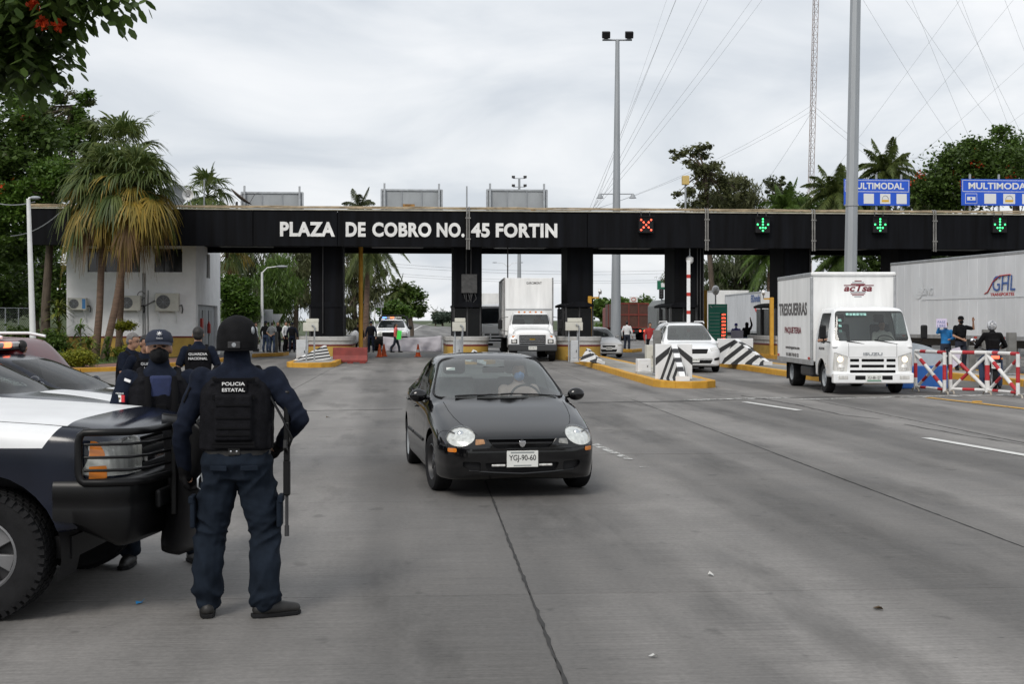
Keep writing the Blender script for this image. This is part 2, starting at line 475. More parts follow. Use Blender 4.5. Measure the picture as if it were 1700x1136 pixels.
SCA, SSA = math.cos(SANG), math.sin(SANG)
def WS(u, v): return Vector((u * SCA - v * SSA, u * SSA + v * SCA, 0))
slab_u0 = 0.03 * SCA + 10.0 * SSA           # the long joint just right of the middle
slab_v0 = 1.44 * SSA + 8.59 * SCA
sm = MB()
sm.box(0.007, SLW - 0.007, 0.003, SLL - 0.003, -0.012, 0.0)
slab_me = sm.mesh('slab', ROADM)
for i in range(-8, 11):
 for j in range(-2, 12):
  u, v = slab_u0 + i * SLW, slab_v0 + j * SLL
  o = link('slab', slab_me, road)
  o.location = WS(u, v); o.location.z = random.uniform(-0.0015, 0.0015); o.rotation_euler = (0, 0, SANG)
j_end = slab_v0 + 12 * SLL
struct(sheet('far_road', [W(-14, j_end - 0.004), W(46, j_end - 0.004), W(40, 120), W(10, 420), W(4, 1400), W(-6, 1400), W(-14, 420), W(-9, 120)], -0.010, FARROAD))
# worn crack and sealed joint lines laid over the slabs
def strip_on_ground(name, px_pts, w0, w1, m, z=0.004, jitter=0.0, parent=road):
 pts = [G(*p) for p in px_pts]
 dense = []
 for a, b in zip(pts[:-1], pts[1:]):
  n = max(2, int((b - a).length / 0.22)) if jitter else 2
  for k in range(n): dense.append(a.lerp(b, k / n))
 dense.append(pts[-1])
 L, R = [], []
 for i, p in enumerate(dense):
  t = (dense[min(i + 1, len(dense) - 1)] - dense[max(i - 1, 0)]).normalized()
  s = Vector((t.y, -t.x, 0))
  w = w0 + (w1 - w0) * i / (len(dense) - 1)
  q = p + s * random.uniform(-jitter, jitter)
  ww = w * random.uniform(0.5, 1.4) if jitter else w
  L.append((q.x - s.x * ww / 2, q.y - s.y * ww / 2, z)); R.append((q.x + s.x * ww / 2, q.y + s.y * ww / 2, z))
 return MB().grid([L, R]).build(name, m, parent)
def joint_wear(i, v0, v1, w, jit):           # the broken edges of a long joint
 n = int((v1 - v0) / .12); L, R = [], []
 for k in range(n + 1):
  v = v0 + (v1 - v0) * k / n; u = slab_u0 + i * SLW + random.uniform(-jit, jit); ww = w * random.uniform(.25, 1.3)
  p, q = WS(u - ww, v), WS(u + ww, v)
  L.append((p.x, p.y, .0035)); R.append((q.x, q.y, .0035))
 MB().grid([L, R]).build('joint_crack', DIRT, road)
joint_wear(0, 5.5, 13.4, .011, .006); joint_wear(0, 13.4, 60, .008, .003)
joint_wear(1, 8, 30, .011, .004); joint_wear(2, 12, 30, .012, .006); joint_wear(-1, 6, 30, .007, .003)
strip_on_ground('joint_crack', [(1230, 657), (1320, 672), (1400, 690), (1465, 697)], 0.06, 0.03, DIRT, jitter=0.03)
strip_on_ground('joint_crack', [(1500, 705), (1600, 723), (1720, 742)], 0.03, 0.03, DIRT, jitter=0.02)
strip_on_ground('sealed_joint', [(-40, 690), (240, 686), (497, 683), (668, 680)], 0.075, 0.075, DIRT, jitter=0.012)
strip_on_ground('sealed_joint', [(960, 669), (1120, 667), (1300, 661), (1420, 659)], 0.16, 0.12, DIRT, jitter=0.03)
def paint_mat(name, col, keep):
 m = mat(name, col, 0.7, var=0.1, scale=6)
 nt = m.node_tree; out = nt.nodes['Material Output']; b = nt.nodes['Principled BSDF']
 g = nt.nodes.new('ShaderNodeNewGeometry')
 n = nt.nodes.new('ShaderNodeTexNoise'); n.inputs['Scale'].default_value = 5; n.inputs['Detail'].default_value = 8; n.inputs['Roughness'].default_value = 0.7
 nt.links.new(g.outputs['Position'], n.inputs['Vector'])
 gt = nt.nodes.new('ShaderNodeMapRange'); gt.inputs[1].default_value = keep - 0.04; gt.inputs[2].default_value = keep + 0.04
 nt.links.new(n.outputs[0], gt.inputs[0])
 tr = nt.nodes.new('ShaderNodeBsdfTransparent'); mx = nt.nodes.new('ShaderNodeMixShader')
 nt.links.new(gt.outputs[0], mx.inputs[0]); nt.links.new(tr.outputs[0], mx.inputs[1]); nt.links.new(b.outputs[0], mx.inputs[2])
 nt.links.new(mx.outputs[0], out.inputs[0])
 return m
LINEW = paint_mat('white_road_paint', (0.62, 0.62, 0.6), 0.30)
LINEWORN = paint_mat('worn_white_road_paint', (0.52, 0.52, 0.5), 0.50)
LINEY = paint_mat('yellow_road_paint', (0.55, 0.30, 0.04), 0.42)
strip_on_ground('lane_marking', [(1236, 668), (1327, 682)], 0.16, 0.16, LINEW, 0.008)
strip_on_ground('lane_marking', [(1537, 728), (1720, 760)], 0.16, 0.16, LINEW, 0.008)
strip_on_ground('lane_marking', [(985, 738), (1045, 764)], 0.14, 0.10, LINEWORN, 0.008)
strip_on_ground('lane_marking', [(1062, 777), (1082, 777)], 0.06, 0.06, LINEWORN, 0.008)
strip_on_ground('stop_line', [(1140, 665), (1310, 661)], 0.34, 0.3, LINEWORN, 0.009)
strip_on_ground('stop_line', [(1480, 660), (1720, 655)], 0.5, 0.45, LINEWORN, 0.008)
strip_on_ground('stop_line', [(1330, 664), (1530, 659)], 0.25, 0.2, LINEWORN, 0.008)
strip_on_ground('lane_marking', [(1540, 661), (1620, 670), (1720, 682)], 0.18, 0.18, LINEY, 0.012)
strip_on_ground('edge_line', [(652, 572), (672, 556), (700, 541), (722, 536.2)], 0.25, 0.35, LINEW, 0.006)
strip_on_ground('lane_marking', [(1040, 562), (1060, 566)], 0.2, 0.2, LINEW, 0.006)
strip_on_ground('lane_marking', [(1023, 553), (1034, 556)], 0.2, 0.2, LINEW, 0.006)
# bits lying on the road
LITTER = mat('pale_litter', (0.5, 0.5, 0.48), 0.8)
DRYLEAF = mat('dry_leaf', (0.07, 0.045, 0.02), 0.9)
BLUEL = mat('blue_wrapper', (0.02, 0.2, 0.45), 0.5)
for (px, py, s, m, lab) in [(1458, 1013, .045, DRYLEAF, 'curled dark leaf lying on the concrete at right'), (1085, 1093, .03, LITTER, 'small pale scrap on the near concrete below the middle'),
       (232, 1003, .04, BLUEL, 'small blue wrapper on the road beside the pickup tyre'), (1180, 957, .035, LITTER, 'small pale scrap on the concrete right of the long joint'), (545, 694, .05, DRYLEAF, 'small dark leaf on the road left of the black sedan')]:
 p = G(px, py)
 MB()._add([(-s, -s * .3, .006), (0, -s * .55, .011), (s, -s * .1, .03), (s * .7, s * .4, .007), (-s * .5, s * .4, .02)], [(0, 1, 4), (1, 3, 4), (1, 2, 3)]).build('leaf_scrap' if m is DRYLEAF else 'litter_scrap', m, loc=p, rz=random.random() * 6, tag_=(lab, 'leaf' if m is DRYLEAF else 'litter'))

# ------------------------------------------------------------------ verge, garden, embankment on the left
LAWN = mat('lawn', (0.05, 0.075, 0.018), 0.95, var=0.4, scale=1.2, bump=0.6, bscale=25)
PAVER = mat('red_paving', (0.20, 0.105, 0.08), 0.85, var=0.2, scale=6)
mb = MB()
mb.prism([(-70, 44), (-21.5, 44), (-16.6, 46.5), (-15.6, 52), (-15.2, 60.6), (-24, 60.6), (-70, 74)], 'z', -0.05, 0.13)
struct(mb.build('garden_lawn', LAWN))
mb = MB(); mb.prism([(-16.9, 44), (-14.2, 47), (-12.9, 54), (-12.6, 60.5), (-15.1, 60.5), (-15.5, 52), (-16.5, 46.4), (-19, 44)], 'z', -0.05, 0.12)
struct(mb.build('pavement', PAVER))
mb = MB()
edge = [Vector((-19, 43.8, 0)), Vector((-16.8, 43.8, 0)), Vector((-14.05, 46.9, 0)), Vector((-12.75, 54, 0)), Vector((-12.45, 60.5, 0))]
kerbs = thing('garden_kerb', 'low yellow kerb round the red pavement before the white building', 'kerb')
for a, b in zip(edge[:-1], edge[1:]):
 n = max(1, round((b - a).length / 1.3))
 for k in range(n):
  p, q = a.lerp(b, (k + .01) / n), a.lerp(b, (k + .99) / n)
  t = (q - p).normalized(); s = Vector((t.y, -t.x, 0)) * 0.09
  MB().prism([(p + s)[:2], (q + s)[:2], (q - s)[:2], (p - s)[:2]], 'z', -0.02, 0.15).build('kerb_block', YELLOW, kerbs, bevel=0.015)
# the bank that climbs behind the garden
mb = MB()
rows = []
for i in range(25):
 r = []
 for j in range(13):
  x = -115 + i * 3.9; y = 66 + j * 6
  h = max(0, min(1, (y - 70) / 34)) * max(0, min(1, (-20 - x) / 12))
  r.append((x, y, -0.05 + 4.2 * h * h * (3 - 2 * h) + 0.25 * h * mnoise.noise((x * .2, y * .2, 0))))
 rows.append(r)
struct(mb.grid(rows).build('embankment', GRASS, smooth=180))

# ------------------------------------------------------------------ the toll canopy
V0 = W(0, 0) and UV((0, 60))[1]
TOP, BOT, DEPTH = 6.72, 5.12, 7.0
frame_rot = ANG
u_left, u_right = on_v(48, V0)[0], on_v(1990, V0)[0]
canopy = thing('toll_canopy', 'long soot black toll plaza canopy on thick black columns across the road', 'canopy', W(0, V0), ANG)
# (local x = u, local y = v - V0)
LETTER = mat('aluminium_lettering', (0.78, 0.78, 0.77), 0.5, metal=0.05, var=0.14, scale=1.5)
joints_px = [48, 172, 296, 420, 560, 777, 975, 1173, 1350, 1550, 1760, 1990]
ju = [on_v(p, V0)[0] for p in joints_px]
for a, b in zip(ju[:-1], ju[1:]):
 MB().box(a + .012, b - .012, 0, 0.35, BOT, TOP).build('fascia_panel', BLACKPAINT, canopy, bevel=0.012)
MB().box(u_left, u_right, 0.36, DEPTH, BOT + 0.30, TOP - 0.05).build('roof_slab', BLACKPAINT, canopy)
MB().box(u_left, u_right, DEPTH + .002, DEPTH + 0.35, BOT + .05, TOP).build('rear_fascia', BLACKPAINT, canopy)
ROOFTOP = mat('pale_roof_edge', (0.40, 0.38, 0.31), 0.8, var=0.3, scale=1.0)
MB().box(u_left - .05, u_right, -0.05, 0.45, TOP + .003, TOP + 0.055).build('roof_edge', ROOFTOP, canopy)
mb = MB()
for zz, yy, r in ((TOP + .12, 0.05, .035), (TOP + .19, 0.22, .03)):
 n = 60
 mb.path([(u_left + (u_right - u_left) * i / n, yy + random.uniform(-.02, .02), zz + random.uniform(-.015, .015)) for i in range(n + 1)], r, 8)
mb.build('roof_pipe', RUST, canopy, smooth=60)
# beams under the soffit
for p in (400, 660, 870, 1050, 1230, 1420, 1620):
 u = on_v(p, V0)[0]
 MB().box(u - 1.2, u + 1.2, 1.4, 2.6, BOT + .06, BOT + .302).build('soffit_lamp_housing', DARKM, canopy, bevel=.02)
col_px = [(513, 572), (750, 803), (928, 988), (1106, 1170), (1287, 1350), (1478, 1550)]
col_u = []
for a, b in col_px:
 u0, u1 = on_v(a + (3 if a < 900 else 14), V0 + 1.2)[0], on_v(b - 3, V0 + 1.2)[0]
 col_u.append(((u0 + u1) / 2, (u1 - u0) / 2))
 MB().box(u0, u1, 1.2, 3.6, 0, BOT + .302).build('column', BLACKPAINT, canopy, bevel=.03)
# down pipes and conduits at the joints
PIPE = mat('pale_down_pipe', (0.20, 0.195, 0.185), 0.6, var=0.3, scale=2)
for p, zl in ((777, 2.4), (1173, 1.0), (1350, 1.0), (1551, 3.0)):
 u = on_v(p, V0)[0]
 for d in (-.055, .05):
  MB().path([(u + d, 0.1, TOP + .2), (u + d, -.06, TOP + .17), (u + d, -.07, TOP), (u + d, -.07, BOT + .25 * (d > 0)), (u + d, -.07, BOT - .12)], .034, 8).build('down_pipe', PIPE, canopy, smooth=50)
 for zz in (TOP - .3, BOT + .35):
  MB().box(u - .12, u + .12, -.115, -.09, zz - .03, zz + .03).build('pipe_clip', PIPE, canopy)
for p, dx in ((1158, 0), (1163, 0), (1168, 0), (1345, 0), (536, 0), (843, 0), (782, 0), (774, 0)):
 u = on_v(p, V0 + 1.1)[0]
 MB().tube((u, 1.13, 1.2), (u, 1.13, BOT + .3), .03, n=7).build('conduit', DARKM, canopy, smooth=60)
# meter box and cables on the second column
u = on_v(779, V0 + 1.1)[0]
MB().box(u - .36, u + .36, 1.02, 1.19, 3.05, 3.92).build('meter_box', mat('sooty_grey_steel', (0.055, 0.055, 0.055), 0.6, var=0.4, scale=4), canopy, bevel=.015)
mb = MB()
for k in range(6):
 a = u - .25 + .1 * k
 mb.path([(a, 1.1, 3.05), (a + random.uniform(-.1, .1), 1.02, 2.8), (u + random.uniform(-.15, .2), 1.05, 2.5), (u + .05, 1.1, 2.2)], .018, 6)
mb.build('hanging_cable', DARKM, canopy, smooth=60)
# the name, letter by letter
def split_letters(me, m, parent, loc, nm='letter'):
 bm = bmesh.new(); bm.from_mesh(me); bmesh.ops.remove_doubles(bm, verts=bm.verts, dist=1e-5)
 seen, groups = set(), []
 for f in bm.faces:
  if f in seen: continue
  st, g = [f], []
  seen.add(f)
  while st:
   q = st.pop(); g.append(q)
   for e_ in q.edges:
    for h in e_.link_faces:
     if h not in seen: seen.add(h); st.append(h)
  groups.append(g)
 for g in groups:
  vs = {}; vl = []; fl = []
  for f in g:
   fl.append([vs.setdefault(v.index, len(vs)) for v in f.verts])
  inv = sorted(vs.items(), key=lambda t: t[1])
  bm.verts.ensure_lookup_table()
  vl = [bm.verts[i].co[:] for i, _ in inv]
  me2 = bpy.data.meshes.new(nm); me2.from_pydata(vl, [], fl); fix_mesh(me2, m, None)
  link(nm, me2, parent, loc=loc)
 bm.free()
zb = zrow(394.5, 60)
for wd, a, b in (('PLAZA', 465, 556), ('DE', 574, 607), ('COBRO', 618, 716), ('NO.', 725, 771), ('45', 782, 813), ('FORTIN', 823, 925)):
 ua, ub = on_v(a, V0)[0], on_v(b, V0)[0]
 yy = (ub + ua) / 2
 me = text_mesh(wd, 0.655, ub - ua, bold=0.043, extrude=0.018, space=1.08)
 split_letters(me, LETTER, canopy, (yy, -0.03, zb))

# ------------------------------------------------------------------ lane signals
LEDR = mat('red_led', (0.5, 0.02, 0.01), 0.4, emit=(1.0, 0.10, 0.05), es=2.6)
LEDG = mat('green_led', (0.02, 0.5, 0.1), 0.4, emit=(0.06, 1.0, 0.25), es=2.2)
for px, kind, lab in ((1071, 'x', 'black lane signal box lit with a red cross'), (1264, 'a', 'lane signal with green arrow, the one nearest the red cross'),
      (1458, 'a', 'lane signal with green arrow just right of the big lamp post'), (1656, 'a', 'lane signal with green arrow below the rightmost blue sign')):
 u, Y = on_v(px, V0)
 z = zrow(374, Y)
 t = thing('lane_signal', lab, 'traffic signal', W(u, V0 - .10, z), ANG, 'lane signals on the canopy')
 MB().box(-.34, .34, -.16, .095, -.37, .37).build('housing', BLACKPL, t, bevel=.02)
 MB().box(-.36, .36, -.30, -.161, .372, .392).build('visor', BLACKPL, t)
 dots = [(i * .115, j * .115) for i, j in (((-2, 2), (2, 2), (-1, 1), (1, 1), (0, 0), (-1, -1), (1, -1), (-2, -2), (2, -2)) if kind == 'x' else
            ((0, 2.3), (0, 1.2), (0, 0.1), (0, -1.1), (0, -2.3), (-1.05, -1.2), (1.05, -1.2), (-2.1, .15), (2.1, .15)))]
 for x, zz in dots:
  MB().lathe([(0.0, -.012), (.03, -.010), (.044, 0)], 10, (x, -.163, zz), 'y').build('led', LEDR if kind == 'x' else LEDG, t, smooth=60)
 for xx in (-.2, .2): MB().tube((xx, .0, .37), (xx, .05, .62), .02).build('hanger', DARKM, t)

# ------------------------------------------------------------------ toll islands and booths
ISLTOP = concrete_mat('island_concrete', (0.36, 0.345, 0.31))
def island(near, far, hw, label, tip=1.0):
 a, b = Vector((*near, 0)), Vector((*far, 0))
 d = (b - a).normalized(); s = Vector((d.y, -d.x, 0))
 t = thing('toll_island', label, 'traffic island', a, 0, 'toll islands')
 L = (b - a).length
 ring = []
 for k in range(7):                                   # rounded near end
  an = math.pi + math.pi * k / 6
  ring.append(d * (hw * tip + hw * tip * math.sin(an)) + s * (hw * math.cos(an)))
 ring.append(d * L + s * hw); ring.append(d * L - s * hw)
 MB().prism([(p * 1)[:2] for p in [q - (q - d * L * .5).normalized() * 0.2 for q in ring]], 'z', -.02, .165).build('island_top', ISLTOP, t)
 path = ring[:8]; left = [ring[0], ring[8]]
 def run(p, q, step):
  n = max(1, round((q - p).length / step))
  for k in range(n):
   e0, e1 = p.lerp(q, (k + .008) / n), p.lerp(q, (k + .992) / n)
   tt = (e1 - e0).normalized(); ss = Vector((tt.y, -tt.x, 0))
   if ss.dot((e0 + e1) / 2 - d * L * .5) < 0: ss = -ss
   jz = random.uniform(-.008, .008)
   MB().prism([e0[:2], e1[:2], (e1 - ss * .2)[:2], (e0 - ss * .2)[:2]], 'z', -.02, .185 + jz).build('kerb_block', YELLOW, t, bevel=.018)
 for p, q in zip(path[:-1], path[1:]): run(p, q, 1.6)
 run(ring[0], ring[8], 1.7)
 return t
BOOTHG = mat('booth_dark_glass', (0.005, 0.0055, 0.006), 0.2, spec=0.25)
def booth(x, y, hw, ln, label):
 t = thing('toll_booth', label, 'toll booth', (x, y, 0), ANG, 'toll booths under the canopy columns')
 def stad(h, r, y0, y1):
  pts = []
  for k in range(13):
   an = math.pi + math.pi * k / 12
   pts.append((h * math.cos(an), y0 + r + r * math.sin(an)))
  for k in range(13):
   an = math.pi * k / 12
   pts.append((h * math.cos(an), y1 - r + r * math.sin(an)))
  return pts
 r = min(hw, .8)
 MB().prism(stad(hw, r, 0, ln), 'z', .0, .62).build('yellow_base', OCHRE, t, smooth=40)
 MB().prism(stad(hw + .006, r, -.006, ln + .006), 'z', .621, .70).build('red_stripe', REDSTRIPE, t, smooth=40)
 MB().prism(stad(hw, r, 0, ln), 'z', .701, .86).build('grey_band', GREYBAND, t, smooth=40)
 MB().prism(stad(hw + .04, r, -.04, ln + .04), 'z', .861, 1.06).build('grey_coping', GREYBAND, t, smooth=40, bevel=.02)
 h2 = hw * .62
 MB().box(-h2 + .05, h2 - .05, .75, ln - .7, 1.062, 2.35).build('booth_glazing', BOOTHG, t)
 for xx in (-h2, 0, h2):
  MB().box(xx - .035, xx + .035, .70, .76, 1.061, 2.40).build('window_post', DARKM, t)
 for yy in (ln * .35, ln * .65):
  for xx in (-h2, h2): MB().box(xx - .04, xx + .04, yy - .04, yy + .04, 1.061, 2.40).build('window_post', DARKM, t)
 mb = MB()
 n = 10
 top = [(-h2 - .02 + (2 * h2 + .04) * k / n, 2.40 + .15 * math.sin(math.pi * k / n) ** .8 + .1) for k in range(n + 1)]
 mb.prism([(-h2 - .02, 2.402)] + top + [(h2 + .02, 2.402)], 'y', .45, ln - .4)
 mb.build('arched_roof', BLACKPAINT, t, smooth=35)
 return t
isl = [((-7.7, 50.2), (-8.9, 67), .95, 'toll island of the leftmost booth with a fallen striped wedge'),
  ((-1.55, 54.0), (-2.45, 67), .95, 'toll island of the booth left of the white box truck'),
  ((4.75, 34.9), (2.85, 67), .85, 'long toll island with tall striped wedge beside the white minivan'),
  ((10.1, 37.5), (7.8, 67), .95, 'toll island behind the delivery truck with wide striped wedge'),
  ((15.2, 29.5), (12.7, 67), .95, 'toll island under the two people beside the long trailer')]
for n_, f_, h_, l_ in isl: island(n_, f_, h_, l_, 1.3)
booth(-8.45, 60.0, 1.2, 5.5, 'leftmost toll booth with ochre base behind the red barrier')
booth(P(777, 598, 60).x, 60.0, .97, 5.2, 'toll booth with ochre base left of the white box truck')
booth(P(965, 598, 59.6).x, 59.4, .98, 5.2, 'toll booth with ochre base right of the white box truck')
booth(P(1140, 598, 61).x, 61.0, .97, 5.0, 'toll booth behind the white minivan')
booth(P(1316, 598, 62).x, 62.0, .97, 5.0, 'toll booth hidden behind the delivery truck box')

# ------------------------------------------------------------------ the white office building
bc = P(325, 560, 62)                         # its near right corner
bld = thing('office_building', 'white two storey toll office with ochre base behind the fan palms', 'building', (bc.x, 62, 0), ANG)
BW, BD, BH = 5.9, 8.0, 5.5
FIXD = mat('dark_window', (0.014, 0.016, 0.018), 0.12, spec=0.6)
def wall_with_holes(name, w, h, holes, th, m, parent, axis, z0=0.0):
 # cells between the hole edges, as one wall
 xs = sorted({0, w, *[a for hh in holes for a in hh[:2]]}); zs = sorted({z0, h, *[a for hh in holes for a in hh[2:]]})
 mb = MB()
 for i in range(len(xs) - 1):
  for j in range(len(zs) - 1):
   cx, cz = (xs[i] + xs[i + 1]) / 2, (zs[j] + zs[j + 1]) / 2
   if any(hh[0] < cx < hh[1] and hh[2] < cz < hh[3] for hh in holes): continue
   if axis == 'front': mb.box(-xs[i + 1], -xs[i], 0, th, zs[j], zs[j + 1])
   else: mb.box(-th, 0, xs[i], xs[i + 1], zs[j], zs[j + 1])
 return mb.build(name, m, parent)
# front: x measured leftwards from the corner
win_f = [(0.62, 1.9, 4.05, 5.15), (2.55, 4.95, 4.05, 5.15)]
wall_with_holes('front_wall', BW, BH, win_f, .25, WHITEPAINT, bld, 'front', 1.06)
win_s = [(3.2, 4.4, 3.9, 5.1), (.5, 7.2, 1.06, 2.55)]
mb = wall_with_holes('side_wall', BD, BH, win_s, .25, WHITEPAINT, bld, 'side', 1.06)
mb.location = (0, .252, 0)
MB().box(-BW, 0.02, -.02, .26, 0, .98).build('ochre_base', OCHRE, bld)
MB().box(-BW, 0.03, -.03, .26, .981, 1.059).build('red_stripe', REDSTRIPE, bld)
MB().box(-.25, 0.02, .262, .75, 0, 1.059).build('side_base', OCHRE, bld)
MB().box(-.25, 0.0, 7.45, 8.25, 0, 1.059).build('side_base', WHITEPAINT, bld)
MB().box(-BW, -BW + .25, .252, BD, 0, BH).build('left_wall', WHITEPAINT, bld)
MB().box(-BW, 0, BD + .26, BD + .5, 0, BH).build('rear_wall', WHITEPAINT, bld)
MB().box(-BW + .26, -.26, .252, BD, BH - .2, BH).build('ceiling', WHITEPAINT, bld)
MB().box(-BW + .26, -.26, .252, BD, 2.7, 2.85).build('middle_floor', GREYM, bld)
for a, b, c, d in win_f:
 w_ = MB().box(-b, -a, .12, .14, c, d).build('window', FIXD, bld)
 for x in np.linspace(a, b, 4): MB().box(-x - .025, -x + .025, .08, .118, c, d).build('window_frame', DARKM, w_)
w_ = MB().box(-.14, -.12, 3.452, 4.652, 3.9, 5.1).build('window', FIXD, bld)
MB().box(-.118, -.09, 4.0, 4.1, 3.9, 5.1).build('window_frame', WHITE, w_)
MB().box(-.2, -.17, .76, 7.4, 0, 2.55).build('recess_panel', GREYM, bld)
for y0 in (1.0, 3.1, 5.2):
 d_ = MB().box(-.168, -.13, y0, y0 + 1.2, .02, 2.3).build('door', mat('grey_door', (0.22, 0.23, 0.24), 0.5, var=.1), bld)
 MB().box(-.129, -.09, y0 + .1, y0 + .16, 1.0, 1.15).build('handle', STEEL, d_)
MB().box(-.168, -.05, 2.45, 2.85, 1.1, 1.9).build('hydrant_cabinet', RED, bld, bevel=.02)
MB().lathe([(0, 0), (.09, .01), (.09, .45), (.03, .52), (.03, .6)], 12, (.0, 4.3, 1.15)).build('fire_extinguisher', RED, bld, smooth=50)
# cables down the front wall
mb = MB()
for x, z1 in ((-2.42, 4.0), (-2.32, 4.0), (-2.18, 3.2)):
 mb.path([(x, -.03, 1.06), (x + random.uniform(-.02, .02), -.03, 2.2), (x, -.03, z1)], .022, 6)
mb.path([(-2.5 + .17 * math.cos(a), -.04 - .01 * math.sin(a * 2), 2.95 + .2 * math.sin(a)) for a in np.linspace(0, 6.283 * 2, 30)], .016, 6)
mb.path([(-2.35, -.04, 2.45), (-2.0, -.05, 2.65), (-1.85, -.05, 2.72)], .03, 6)
mb.build('conduit', mat('grey_conduit', (0.2, 0.2, 0.2), .6), bld, smooth=60)
def ac_unit(px0, px1, py0, py1, label, sticker=False):
 Y = 61.7
 a, b = P(px0, py1, Y), P(px1, py0, Y)
 w, h = b.x - a.x, b.z - a.z
 t = thing('air_conditioner', label, 'air conditioner', ((a.x + b.x) / 2, bc.y + ((a.x + b.x) / 2 - bc.x) * math.tan(ANG) - .03, a.z), ANG, 'air conditioners on the white wall')
 MB().box(-w / 2, w / 2, -.38, -.05, 0, h).build('casing', BEIGE, t, bevel=.015)
 r = min(w, h) * .38
 MB().lathe([(0, -.012), (r, -.01), (r, 0)], 28, (-w * .16, -.382, h * .52), 'y').build('fan_opening', mat('fan_dark', (.09, .09, .09), .6), t)
 mb = MB()
 for k in range(1, 6):
  rr = r * k / 5.5
  mb.path([(-w * .16 + rr * math.cos(q), -.40, h * .52 + rr * math.sin(q)) for q in np.linspace(0, 6.283, 24)[:-1]], .006, 5, closed=True)
 for q in np.linspace(0, 6.283, 9)[:-1]:
  mb.tube((-w * .16, -.40, h * .52), (-w * .16 + r * math.cos(q), -.40, h * .52 + r * math.sin(q)), .006, n=5)
 mb.build('fan_grille', GREYM, t)
 MB().box(w * .28, w * .46, -.386, -.38, h * .1, h * .92).build('side_panel', mat('sticker_blue', (.05, .2, .45), .5) if sticker else BEIGE, t)
 for s in (-.38, .38):
  MB().box(s * w - .015, s * w + .015, -.40, -.02, -.04, -.002).box(s * w - .015, s * w + .015, -.055, -.02, -.55, -.041).tube((s * w, -.05, -.5), (s * w, -.36, -.05), .012, n=5).build('bracket', WHITE, t)
 MB().path([(w * .5, -.2, h * .3), (w * .5 + .1, -.12, h * .35), (w * .5 + .14, -.08, h * .1), (w * .5 + .1, -.05, -.1)], .025, 7).build('pipe', BLACKPL, t, smooth=60)
ac_unit(118, 148, 495, 515, 'small air conditioner with blue sticker at the left end of the wall', True)
ac_unit(202, 235, 491, 516, 'middle air conditioner on the white wall, left of the looped cable')
ac_unit(259, 297, 487, 517, 'largest air conditioner on the white wall nearest the building corner')
# ------------------------------------------------------------------ vegetation
LM = {
 'dark': leaf_mat('dark_foliage', (.034, .064, .012), (.095, .15, .032), .42),
 'mid': leaf_mat('mid_foliage', (.046, .09, .015), (.11, .18, .033)),
 'bright': leaf_mat('bright_foliage', (.045, .10, .012), (.11, .19, .028)),
 'olive': leaf_mat('olive_foliage', (.062, .075, .030), (.15, .16, .07), .4),
 'grey': leaf_mat('grey_needles', (.055, .072, .036), (.13, .15, .075), .4),
 'yellow': leaf_mat('yellow_green_foliage', (.13, .16, .012), (.30, .30, .03)),
 'palm': leaf_mat('palm_green', (.045, .075, .016), (.135, .165, .045)),
 'palmy': leaf_mat('palm_yellowing', (.20, .16, .03), (.40, .27, .05)),
 'palmb': leaf_mat('palm_dead', (.13, .075, .03), (.28, .18, .08)),
 'flower': leaf_mat('red_blossom', (.50, .045, .01), (.75, .09, .02)),
 'vari': leaf_mat('variegated_leaf', (.05, .10, .015), (.26, .28, .06)),
}
BARK = mat('bark', (.085, .065, .048), .9, var=.35, scale=6, bump=.5, bscale=14, stretch=(1, 1, .3))
PALMBARK = mat('palm_bark', (.13, .085, .06), .9, var=.35, scale=7, bump=.6, bscale=22, stretch=(.4, .4, 3))
def leaf_mesh(name, C, D, N, L, Wd, m, droop=0.0):
 # leaves at C, along D, face normal N, lengths L, widths Wd (arrays): folded diamonds
 n = len(C)
 S = np.cross(D, N); S /= np.linalg.norm(S, axis=1)[:, None] + 1e-9
 p0 = C - D * L[:, None] * .5; p2 = C + D * L[:, None] * .5
 p2[:, 2] -= droop * L
 mid = C + N * (Wd * .18)[:, None]
 p1 = C + S * Wd[:, None] * .5; p3 = C - S * Wd[:, None] * .5
 V = np.stack([p0, p1, p2, p3], 1).reshape(-1, 3)
 f = np.arange(n * 4).reshape(-1, 4)
 me = bpy.data.meshes.new(name)
 me.vertices.add(len(V)); me.vertices.foreach_set('co', V.ravel())
 me.loops.add(n * 4); me.loops.foreach_set('vertex_index', f.ravel())
 me.polygons.add(n); me.polygons.foreach_set('loop_start', np.arange(n) * 4); me.polygons.foreach_set('loop_total', np.full(n, 4))
 me.update(); me.validate()
 me.materials.append(m)
 return me
def rdir(rng, n):
 v = rng.normal(size=(n, 3)); return v / np.linalg.norm(v, axis=1)[:, None]
